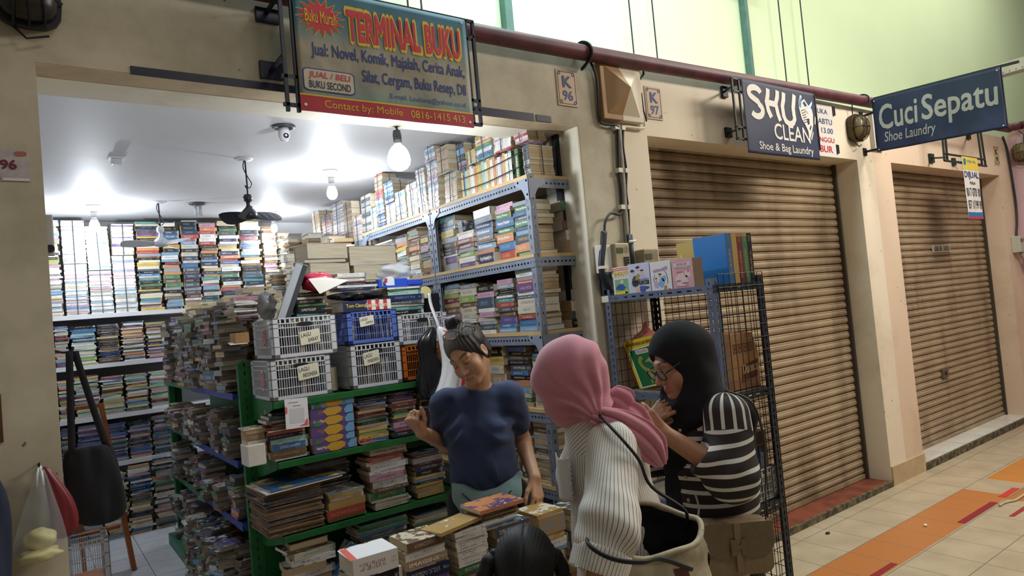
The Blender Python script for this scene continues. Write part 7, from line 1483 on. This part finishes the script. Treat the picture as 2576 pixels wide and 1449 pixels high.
def st_pink(V):
    yy = (V - pc) @ fc_; xx = (V - pc) @ sd_; t_ = np.arctan2(xx, -yy) * .135; z = V[:, 2]
    return t_ / .0098 + .5 * np.sin(z * 22), np.where(z > 1.262, (t_ * .4 + (z - 1.25) * 1.1), (t_ * .6 + (z - 1.165) * .8)) / .0098, z - 1.172
def st_slv(V):
    hN, rN, e = arm_frame(V, sN, cuff); return np.arctan2(e @ fc_, e @ sd_) * .078 / .0098
def fold_p(V, N):
    z = V[:, 2]; hN, rN, e = arm_frame(V, sN, cuff); L = np.linalg.norm(cuff - sN); a = np.arctan2(e @ fc_, e @ sd_)
    low = np.clip((hN / L - .55) * 2, 0, 1) * (rN < .0)
    return .004 * waves(V, 31, 30) + .003 * waves(V, 32, 70) + low * .006 * np.sin(60 * hN + 2 * a) + .006 * np.clip((1.0 - z) / .2, 0, 1) * np.sin(38 * z + 5 * np.sin(((V - pc) @ sd_) * 18))
shirt = solid_obj('shirt', S1, stripe_cloth('shirt_pinstripe', '#e4e0da', '#5d4034', .42, .58), person, disp=fold_p, attr=st_pink)
SL = Solid(.0045, .03); SL.cap(sN - sd_ * .01, mid, .068, .076, k=.03); SL.cap(mid, cuff, .076, .066, k=.03); SL.cut(cuff + unit(cuff - mid) * .012, cuff - mid)
def fold_s(V, N):
    hN, rN, e = arm_frame(V, sN, cuff); L = np.linalg.norm(cuff - sN); a = np.arctan2(e @ fc_, e @ sd_)
    return .004 * waves(V, 37, 40) + .006 * np.clip((hN / L - .45) * 2, 0, 1) * np.sin(70 * hN + 2.5 * a) + .003 * np.sin(3 * a + 20 * hN)
solid_obj('sleeve', SL, MATS['shirt_pinstripe'], shirt, disp=fold_s, attr=st_slv)
C1 = Solid(.0045, .012); cd = unit(cuff - mid); C1.cap(cuff - cd * .012, cuff + cd * .032, .077, .074, k=.01); C1.cap(cuff - cd * .2, cuff + cd * .2, .062, .060, k=.002, sub=True); C1.cut(cuff + cd * .036, cd); C1.cut(cuff - cd * .030, -cd)
def st_cuff(V): h_, r_c, e = arm_frame(V, mid, cuff); return np.arctan2(e @ fc_, e @ sd_) * .074 / .0098 + 2 * (V[:, 2])
solid_obj('rolled_cuff', C1, MATS['shirt_pinstripe'], shirt, disp=lambda V, N: .003 * waves(V, 35, 60), attr=st_cuff)
mb = MB(); pk = pc + fc_ * .108 + sd_ * .122 + N3(0, 0, .03)
Mpk = [unit(sd_ * .62 - fc_ * .78), N3(0, 0, 1)]; pn_ = unit(fc_ * .62 + sd_ * .78)
mb.grid(lambda u, v: pk + Mpk[0] * (u - .5) * .085 + Mpk[1] * (.05 - v * .125 - (.01 * math.sin(PI * u))) + pn_ * (.012 * math.sin(PI * u) - .020 + (.004 * math.sin(60 * v) if u > .92 else 0) + (.004 * math.sin(60 * u) if v > .92 else 0)), 20, 24); me = mb.mesh('chest_pocket', cloth('pocket_white', '#dfdcd8', .85, 220, .06)); obj('chest_pocket', me, cloth('pocket_white', '#dfdcd8', .85, 220, .06) if 'pocket_white' not in MATS else MATS['pocket_white'], shirt, smooth=True, solid=.004)
Sk = Solid(.007, .03); Sk.cap(ph_ + N3(0, 0, .02), N3(1.405, -1.09, .45), .135, .17, flat=(fc_, .85)); Sk.cap(N3(1.405, -1.09, .45), N3(1.405, -1.09, .09), .17, .20, flat=(fc_, .9)); Sk.cut(N3(0, 0, .07), N3(0, 0, -1))
solid_obj('skirt', Sk, cloth('skirt_black', '#1b1a20', .9), person, disp=lambda V, N: .008 * np.sin(np.arctan2((V - ph_) @ sd_, (V - ph_) @ fc_) * 11 + 2 * V[:, 2]))
# scarf: cap over the head, gathered towards the nape knot, one tail over her back
HS = Solid(.0042, .022); HS.ell(PH.w(0, -.012, .038), (.093, .112, .102), PH.M); HS.ell(PH.w(0, .035, -.03), (.083, .085, .100), PH.M); HS.ell(PH.w(0, .04, -.085), (.062, .060, .05), PH.M); HS.cap(PH.w(0, .055, .03), PH.w(0, .06, -.05), .066, .06); HS.cap(PH.w(0, -.02, -.04), pn + N3(-.012, 0, .030), .078, .066)
HS.ell(PH.w(0, .125, -.03), (.055, .045, .078), PH.M, sub=True, k=.012)
knot = N3(1.362, -1.135, 1.330)
HS.chain([N3(1.285, -1.155, 1.300), N3(1.315, -1.150, 1.300), knot + N3(-.012, 0, -.008)], [.036, .032, .026], k=.025)
def fold_h(V, N):
    L = PH.loc(V); k = V - (knot + N3(-.055, -.01, -.055)); a = np.arctan2(k @ CU, k @ CR); d = np.linalg.norm(k, axis=1); w = np.clip((d - .02) / .06, 0, 1) * np.clip(1.25 - d / .27, 0, 1)
    return .008 * w * np.sin(a * 17 + 1.5 * np.sin(d * 30)) * (.6 + .4 * np.sin(a * 5)) + .0025 * waves(V, 41, 45)
M_PKS = cloth('scarf_pink', '#d58a9e', .75, 300, .15, .3); scarf = solid_obj('headscarf', HS, M_PKS, person, disp=fold_h)
def ribbon_solid(name, pts, ws, axis, th, mat, parent, seed, amp=.006, nf=3):
    # broad soft band of cloth along pts
    pts = [N3(*p) for p in pts]; n = len(pts) * 6; mb = MB(); out = []
    for i in range(n + 1):
        f = i / n * (len(pts) - 1); k = min(int(f), len(pts) - 2); t_ = f - k; p0, p1, p2, p3 = pts[max(k - 1, 0)], pts[k], pts[k + 1], pts[min(k + 2, len(pts) - 1)]
        p = .5 * ((2 * p1) + (p2 - p0) * t_ + (2 * p0 - 5 * p1 + 4 * p2 - p3) * t_ ** 2 + (3 * p1 - p0 - 3 * p2 + p3) * t_ ** 3); d = unit((p2 - p0) * (1 - t_) + (p3 - p1) * t_); w_ = ws[k] * (1 - t_) + ws[k + 1] * t_; ax_ = axis(f) if callable(axis) else N3(*axis); sx = unit(ax_ - d * (ax_ @ d)); nn = np.cross(d, sx)
        row = []
        for j in range(29):
            u = j / 28 - .5; row.append(p + sx * w_ * u + nn * (amp * math.sin(u * 2 * PI * nf + seed + f) * (1 - (2 * u) ** 6) - w_ * .35 * u * u * 1.2))
        out.append(row)
    mb.rings(out, caps=False, closed=False); return obj(name, mb, mat, parent, smooth=True, solid=th, subd=1)
ax_b = unit(CR * .55 + CU * .83); nf_ = -CF
ribbon_solid('scarf_tail', [(1.262, -1.172, 1.290), (1.320, -1.205, 1.262), (1.388, -1.225, 1.215), (1.445, -1.228, 1.165), (1.485, -1.215, 1.115)], [.05, .085, .105, .095, .03], ax_b, .005, M_PKS, person, 1.0, .007)
ribbon_solid('scarf_tail', [(1.300, -1.118, 1.318), (1.36, -1.145, 1.285), (1.43, -1.165, 1.235), (1.50, -1.165, 1.165)], [.07, .11, .12, .06], ax_b, .005, M_PKS, person, 2.2, .007)
ribbon_solid('scarf_end', [(1.345, -1.150, 1.325), (1.372, -1.165, 1.328), (1.402, -1.175, 1.312), (1.418, -1.178, 1.300)], [.020, .062, .072, .045], CU * .9 + CR * .4, .005, M_PKS, person, 4.0, .004, 2)
# tote on her arm
t = thing('tote_bag', 'large cream quilted tote with a black inside hanging open on the pink-scarfed woman', 'bag', (1.33, -1.27, .70))
M_CRM = plain('tote_cream', '#c4b79c', .7, c2='#a89c82', scale=16, bump=.5)
bl, br, bb, bf = N3(1.18, -1.186, 1.034), N3(1.42, -1.369, 0.956), N3(1.386, -1.267, 1.04), N3(1.226, -1.352, 0.965)
def rim(a): c = (bl + br + bb + bf) / 4; return c + (br - bl) / 2 * math.cos(a) + (bb - bf) / 2 * math.sin(a) + N3(0, 0, .012 * math.cos(2 * a) + .006 * math.sin(5 * a))
cB = (bl + br) / 2
def wall(u, v, inner=0):
    p = rim(2 * PI * u); c = cB + N3(0, 0, 0); s = (1 + .10 * math.sin(min(v * 1.6, 1) * PI / 2) - .35 * max(0, v - .75) * 2) * (.97 if inner else 1); q = c + (p - c) * s; q[2] = p[2] - .30 * v; n = .004 * math.sin(u * 50 + v * 9) + .004 * math.sin(u * 23 - v * 21); return q + unit(p - c) * n
mb = MB(); mb.grid(lambda u, v: wall(u, v), 72, 24); mb._add([wall(i / 36, 1) for i in range(36)], [tuple(range(36))]); obj('outer', mb, M_CRM, t, smooth=True)
mb = MB(); mb.grid(lambda u, v: wall(u, .015 + v * .9, 1), 72, 16); mb._add([wall(i / 36, .915, 1) for i in range(36)], [tuple(range(36))]); obj('lining', mb, plain('lining_black', '#101014', .9), t, smooth=True)
mb = MB(); mb.tube([rim(2 * PI * i / 48) for i in range(49)], .008, 8, caps=False); obj('rim_hem', mb, M_CRM, t, smooth=True)
M_STR = plain('strap_black', '#17181c', .6)
mb = MB(); mb.tube(spline([rim(.9) - N3(0, 0, .03), rim(.9) + N3(-.01, -.012, .02), N3(1.355, -1.285, 1.09), N3(1.305, -1.300, 1.17), N3(1.272, -1.285, 1.225), N3(1.262, -1.25, 1.262), N3(1.275, -1.20, 1.285), N3(1.31, -1.14, 1.285), N3(1.33, -1.11, 1.27)]), .0065, 8, flat=.7); obj('strap', mb, M_STR, t, smooth=True)
fA, fB = rim(PI * 1.02), rim(PI * 1.83)
mb = MB(); mb.tube(spline([fA + N3(0, 0, .0), fA + N3(-.008, -.02, -.03), N3(1.079, -1.322, 1.021), N3(1.079, -1.371, 1.004), N3(1.106, -1.408, 0.99), N3(1.158, -1.427, 0.977), N3(1.23, -1.417, 0.961), fB + N3(-.03, -.022, -.045)]), .0068, 8, flat=.7); obj('strap', mb, M_STR, t, smooth=True)
def patch(u0, v0, u1, v1, nm, m):
    mb = MB(); mb.grid(lambda a, b: N3(*wall(u0 + (u1 - u0) * a, v0 + (v1 - v0) * b)) + unit(rim(2 * PI * u0) - cB) * .004, 6, 6); obj(nm, mb, m, t, smooth=True)
patch(.845, .14, .885, .30, 'leather_patch', plain('leather_brown', '#5a2f22', .5, noise=.2, scale=30)); patch(.685, .05, .73, .2, 'leather_tab', plain('leather_dark', '#4a2a28', .5))
# ---------------------------------------------------------------- the woman in the black scarf, in profile
kf = unit(N3(*(CR * -.90 - CF * .20)) * N3(1, 1, 0)); kl = np.cross(N3(0, 0, 1), kf)      # facing, and towards her left (near side)
KH = Head((1.7755, -1.070, 1.380), dirv(-.88, -.38, -.30), CU * .92 - CR * .38, .94)
kn, kc, kw, kh = N3(1.838, -1.06, 1.245), N3(1.835, -1.065, 1.09), N3(1.85, -1.07, .93), N3(1.855, -1.07, .80)
kN, kF = N3(1.800, -1.215, 1.205), N3(1.90, -.935, 1.195); keN, kwN = N3(1.748, -1.245, 1.030), N3(1.603, -1.120, 1.175); keF, kwF = N3(1.80, -.875, 1.04), N3(1.672, -.985, 1.178)
B = Solid(.0034, .022); KH.build(B, False); B.cap(KH.w(0, -.02, -.05), kn, .05, .055); B.cap(kn, kc, .06, .095, flat=(kf, .85)); B.cap(kN, kF, .046, k=.03); B.cap(kc, kh, .10, .115, flat=(kf, .9))
B.cap(kN, keN, .045, .040); B.cap(keN, kwN, .040, .026); B.cap(kF, keF, .045, .038); B.cap(keF, kwF, .037, .026)
hand(B, kwN, unit(N3(-.50, .25, .55)), dirv(-.2, .2, -1), 1, (.5, .6, .4), (.7, .5, -.5), .95); hand(B, kwF, unit(CR * .55 + CU * .60 - CF * .25), dirv(-.55, .55, -.65), -1, (.55, .75, .5), (.8, .3, -.5), .95, .01)
legs(B, kh, kl, 0.0, fwd=kf)
person = solid_obj('person', B, M_SKIN, None, col=KH.paint('#ab7c60', '#b5485a', '#2f2420', '#2c2020'), base=(1.855, -1.07, 0), label='woman in a black headscarf, glasses and striped cardigan standing in profile', cat='person')
KS = Solid(.0042, .02); KS.ell(KH.w(0, -.015, .040), (.088, .108, .098), KH.M); KS.ell(KH.w(0, -.01, -.03), (.086, .082, .11), KH.M); KS.ell(KH.w(0, .03, -.105), (.066, .066, .05), KH.M); KS.cap(KH.w(0, -.065, .02), N3(1.905, -1.05, 1.20), .075, .07); KS.cap(KH.w(0, -.01, -.09), kn + N3(-.02, 0, .02), .085, .10)
KS.ell(KH.w(0, .105, -.030), (.0665, .074, .088), KH.M, sub=True, k=.010)
KS.cap(kn + kl * .06 + N3(-.01, 0, -.02), kn - kl * .08 + N3(-.01, 0, -.02), .085, .075, k=.03); KS.cap(kn + kf * .05 + kl * .02 - N3(0, 0, .02), kc + kf * .075 + kl * .01 + N3(0, 0, .03), .075, .07, k=.03, flat=(kf, .7)); KS.cap(kn + kl * .09 - kf * .01 - N3(0, 0, .01), N3(1.925, -1.17, 1.19), .05, .06, k=.03); KS.chain([N3(1.905, -1.13, 1.20), N3(1.955, -1.155, 1.10), N3(1.965, -1.16, .97)], [.055, .05, .03], k=.03, flat=(kf, .6))
solid_obj('headscarf', KS, M_BLACK, person, disp=lambda V, N: .004 * waves(V, 51, 40) * np.clip((1.36 - V[:, 2]) / .1, .15, 1) + .004 * np.sin(70 * (V[:, 2] * .7 + (V @ kf) * .7)) * np.clip((1.27 - V[:, 2]) / .05, 0, 1))
DR = Solid(.0055, .03); DR.cap(kn - N3(0, 0, .05), kc, .09, .125, flat=(kf, .88)); DR.ell(kc + kf * .08, (.08, .08, .075), k=.05); DR.cap(kc, kw, .125, .13, k=.04, flat=(kf, .92)); DR.cap(kw, N3(1.855, -1.07, .45), .13, .17, k=.05); DR.cap(N3(1.855, -1.07, .45), N3(1.855, -1.07, .09), .17, .20); DR.cut(N3(0, 0, .07), N3(0, 0, -1))
solid_obj('dress', DR, M_BLACK, person, disp=lambda V, N: .0012 * np.sin(((V - kc) @ kl) * 600) + .005 * waves(V, 55, 25))
CG = Solid(.0046, .03); CG.cap(kn - N3(0, 0, .055) - kf * .02, kc - kf * .02, .10, .142, flat=(kf, .9)); CG.cap(kN - kl * .02, kF + kl * .02, .07, k=.04); CG.cap(kc - kf * .015, kw - kf * .015, .143, .150, k=.05, flat=(kf, .92)); CG.cap(kw - kf * .015, kh - kf * .01 + N3(0, 0, .05), .150, .152, k=.05, flat=(kf, .92))
a1 = keN + N3(.006, -.003, -.004); slv = keN + (kwN - keN) * .30; CG.cap(kF, keF, .07, .075); CG.cap(keF, keF + (kwF - keF) * .4, .072, .06)
ad = unit(kwN - keN); fo = kc + kf * .15 - kl * .02; CG.cap(N3(*(kn + kf * .13 - kl * .02)), N3(*(kh + kf * .155 - kl * .03 - N3(0, 0, .12))), .07, .085, k=.01, sub=True); CG.cut(N3(0, 0, .832), N3(0, 0, -1))
def st_card(V): return (V[:, 2] + .06 * ((V - kc) @ kf)) / .043, ((V - kc) @ kf) / .040 + .2, V[:, 2] - 1.16
def st_ksl(V):
    hN, rN, e = arm_frame(V, kN, a1); return (V[:, 2] + .10 * ((V - kN) @ kf)) / .040 + .15, np.arctan2(e @ kf, e @ kl) * .075 / .040 + .2, .052 - hN
cg = solid_obj('cardigan', CG, stripe_cloth('cardigan_stripe', '#2a2021', '#d8d3cc', .34, .66), person, disp=lambda V, N: .004 * waves(V, 61, 30) + .003 * waves(V, 62, 65) + .005 * np.exp(-((V[:, 2] - 1.03) / .05) ** 2) * np.sin(80 * (V @ unit(kf + N3(0, 0, .8)))), attr=st_card)
KL = Solid(.0044, .03); KL.cap(kN - kl * .005, a1, .074, .080, k=.03); KL.cap(a1, slv, .080, .064, k=.03); KL.cap(slv + ad * .098, kwN + ad * .02, .078, .07, k=.003, sub=True)
solid_obj('sleeve', KL, MATS['cardigan_stripe'], cg, disp=lambda V, N: .004 * waves(V, 63, 45) + .004 * np.exp(-((V[:, 2] - 1.05) / .05) ** 2) * np.sin(90 * (V @ unit(kf + N3(0, 0, .8)))), attr=st_ksl)
for i in range(5):
    mb = MB(); p = kh + kf * .118 + kl * (.088 - .004 * i) + N3(0, 0, .06 + .075 * i); mb.ball(p, .007, 10, 6); obj('button', mb, plain('button_brass', '#c9a878', .3, .5), person, smooth=True)
KM = KH.M; gf = unit(KM[1] * .97 - KM[2] * .22); gu = unit(KM[2] * .97 + KM[1] * .22)
glasses('eyeglasses', 'black square-framed glasses on the woman in the black headscarf', KH, KH.w(0, .108, -.006), (KM[0], gf, gu), plain('rim_black', '#16171c', .25), M_LENS, .0235, .0185, .095, .032, .072, r=.0024)
mb = MB(); q = kwF + unit(CR * .55 + CU * .60 - CF * .25) * .108; mb.tube([N3(1.6965, -1.052, 1.2345) + .011 * (CR * math.cos(k * PI / 6) * .4 + CU * math.sin(k * PI / 6)) for k in range(13)], .0016, 6)
obj('finger_ring', mb, plain('gold_ring', '#c9a94a', .25, .8), person)
# handbag
t = thing('handbag', 'tan flap handbag with a belt loop hanging at the striped cardigan hem', 'bag', (1.75, -1.25, .715)); M_TAN = plain('leather_tan', '#8f7b5e', .5, noise=.12, scale=60, bump=.1); M_TAN2 = plain('leather_tan_dark', '#7a6850', .5, noise=.1, scale=60)
hx_ = unit(N3(.163, -.117, 0)); hn = np.cross(hx_, N3(0, 0, 1)); ho = N3(1.662, -1.185, .722)
P = lambda u, v, d: ho + hx_ * u * .215 + N3(0, 0, v * .165) + hn * d
mb = MB(); body = rrect(0, 0, 1, 1, .16, 6)
mb.rings([[P(.5 + (u - .5) * s, .5 + (v - .5) * s, d) for u, v in body] for d, s in ((-.06, .93), (-.05, 1.0), (.0, 1.0), (.012, .95), (.015, .8))]); o_ = obj('body', mb, M_TAN, t, bevel=0); smooth_by_angle(o_, 50)
flap = [(0, 1.0), (0, .62), (.04, .48), (.12, .40), (.25, .36), (.75, .36), (.88, .40), (.96, .48), (1.0, .62), (1.0, 1.0)]
mb = MB(); mb.rings([[P(u, v, d) for u, v in flap] for d in (.0155, .021)]); mb.box((0, 0, 0), (0, 0, 0)) if 0 else None; obj('flap', mb, M_TAN2, t)
mb = MB(); mb.prism([(.43, .1), (.52, .1), (.52, 1.0), (.43, 1.0)], P, .0215, .025); o1 = obj('belt_tongue', mb, M_TAN, t)
mb = MB(); mb.prism([(.36, .42), (.44, .42), (.44, .54), (.51, .54), (.51, .42), (.59, .42), (.59, .72), (.51, .72), (.51, .62), (.44, .62), (.44, .72), (.36, .72)], P, .0255, .029); obj('belt_loop', mb, M_TAN2, t)
mb = MB(); e0, e1 = P(.0, .98, -.02), P(1.0, .98, -.02); mb.tube(spline([e1, e1 + N3(.0, .0, .05), N3(1.895, -1.27, 1.0), N3(1.86, -1.30, 1.14), N3(1.815, -1.30, 1.25), N3(1.80, -1.22, 1.285)]), .004, 6); obj('shoulder_strap', mb, plain('strap_dark', '#3a3026', .5), t, smooth=True)
mb = MB(); mb.tube([e0, e0 + N3(-.004, 0, .02), e0 + N3(.004, 0, .05), e0 + N3(.0, .005, .09)], .0035, 6); obj('metal_clip', mb, plain('bolt_steel', '#b9bcc0', .35, .7), t); mb = MB(); mb.tube([P(1.01, .7, 0), P(1.03, .85, 0), P(1.0, 1.02, -.01)], .003, 6); obj('metal_clip', mb, plain('bolt_steel', '#b9bcc0', .35, .7), t)
# ---------------------------------------------------------------- the girl, back of her head
GH = Head((1.046, -1.092, .902), dirv(.10, -.10, .98), CU, .77); gn, gc, gh = N3(1.045, -1.10, .80), N3(1.045, -1.10, .66), N3(1.045, -1.10, .48); gs_ = unit(N3(.8, -.6, 0)); gfw = unit(N3(.6, .8, 0))
B = Solid(.0046, .02); GH.build(B); B.cap(GH.w(0, -.02, -.05), gn, .038, .04); B.cap(gn, gc, .05, .075); B.cap(gn + gs_ * .09 - N3(0, 0, .03), gn - gs_ * .09 - N3(0, 0, .03), .035); B.cap(gc, gh, .08, .09)
for s in (-1, 1): a = gn + gs_ * s * .105 - N3(0, 0, .035); B.cap(a, a + gs_ * s * .02 - N3(0, 0, .16), .03, .025); B.cap(a + gs_ * s * .02 - N3(0, 0, .16), a + gfw * .10 - N3(0, 0, .26), .024, .018); hand(B, a + gfw * .10 - N3(0, 0, .26), gfw, N3(0, 0, 1), s, (.3, .3, .3), s=.62); b_ = gh + gs_ * s * .05; B.cap(b_, N3(b_[0], b_[1], .24), .055, .038); B.cap(N3(b_[0], b_[1], .24), N3(b_[0], b_[1], .05), .036, .026); B.cap(N3(b_[0], b_[1], .025), N3(b_[0], b_[1], .025) + gfw * .1, .024, .02)
person = solid_obj('person', B, M_SKIN, None, col=col_const('#b07f62'), base=(1.045, -1.10, 0), label='small girl with black hair parted into two pigtails, back of her head showing', cat='person')
HG = Solid(.004, .012); HG.ell(GH.w(0, -.018, .042), (.082, .100, .092), GH.M); HG.ell(GH.w(0, -.045, -.03), (.075, .066, .085), GH.M); HG.ell(GH.w(0, .10, -.06), (.075, .07, .11), GH.M, sub=True, k=.01)
def hairline(V, N): L = GH.loc(V); th = np.arctan2(L[:, 0], L[:, 2] + .05); return .0006 * np.sin(th * 95 + 3 * np.sin(th * 7)) + .0004 * np.sin(th * 151 + 20 * L[:, 1]) + .0015 * waves(V, 5, 60) - .0035 * np.exp(-(L[:, 0] / .004) ** 2) * (L[:, 1] < .0)
HG.k = .012
for s, pts in ((1, [GH.w(-.07, -.03, .0), N3(.980, -1.052, .958), N3(.958, -1.052, .945), N3(.945, -1.05, .915), N3(.936, -1.05, .88), N3(.932, -1.05, .83)]), (-1, [GH.w(.07, -.03, .0), N3(1.112, -1.118, .952), N3(1.128, -1.128, .93), N3(1.138, -1.134, .895), N3(1.142, -1.136, .85), N3(1.140, -1.136, .80)])): HG.chain(pts, [.012, .009, .018, .021, .017, .006], k=.004)
hr = solid_obj('hair', HG, M_HAIR, person, disp=hairline)
for p in (N3(.979, -1.053, .957), N3(1.113, -1.119, .951)): mb = MB(); mb.ball(p, .0155, 12, 8); obj('hair_tie', mb, M_DARK, hr, smooth=True)
mb = MB(); pp_ = [GH.w(.002, y, z) for y, z in ((.03, .139), (-.005, .144), (-.040, .141), (-.062, .133))]; mb.tube(pp_, .0042, 6, flat=.6); obj('parting', mb, plain('scalp', '#d8b59a', .6), hr)
GT = Solid(.006, .025); GT.cap(gn - N3(0, 0, .03), gc, .07, .095); GT.cap(gn + gs_ * .09 - N3(0, 0, .035), gn - gs_ * .09 - N3(0, 0, .035), .045, k=.03); GT.cap(gc, gh + N3(0, 0, .0), .098, .11)
for s in (-1, 1): a = gn + gs_ * s * .105 - N3(0, 0, .035); GT.cap(a, a + gs_ * s * .02 - N3(0, 0, .09), .042, .042)
solid_obj('tshirt', GT, cloth('tshirt_rose', '#b86a7a', .85), person)
Gp = Solid(.006, .02)
for s in (-1, 1): b_ = gh + gs_ * s * .05; Gp.cap(b_ - N3(0, 0, .0), N3(b_[0], b_[1], .12), .07, .045)
solid_obj('leggings', Gp, M_BLACK, person)
for o in bpy.data.objects:
    if '_b' in o: del o['_b']
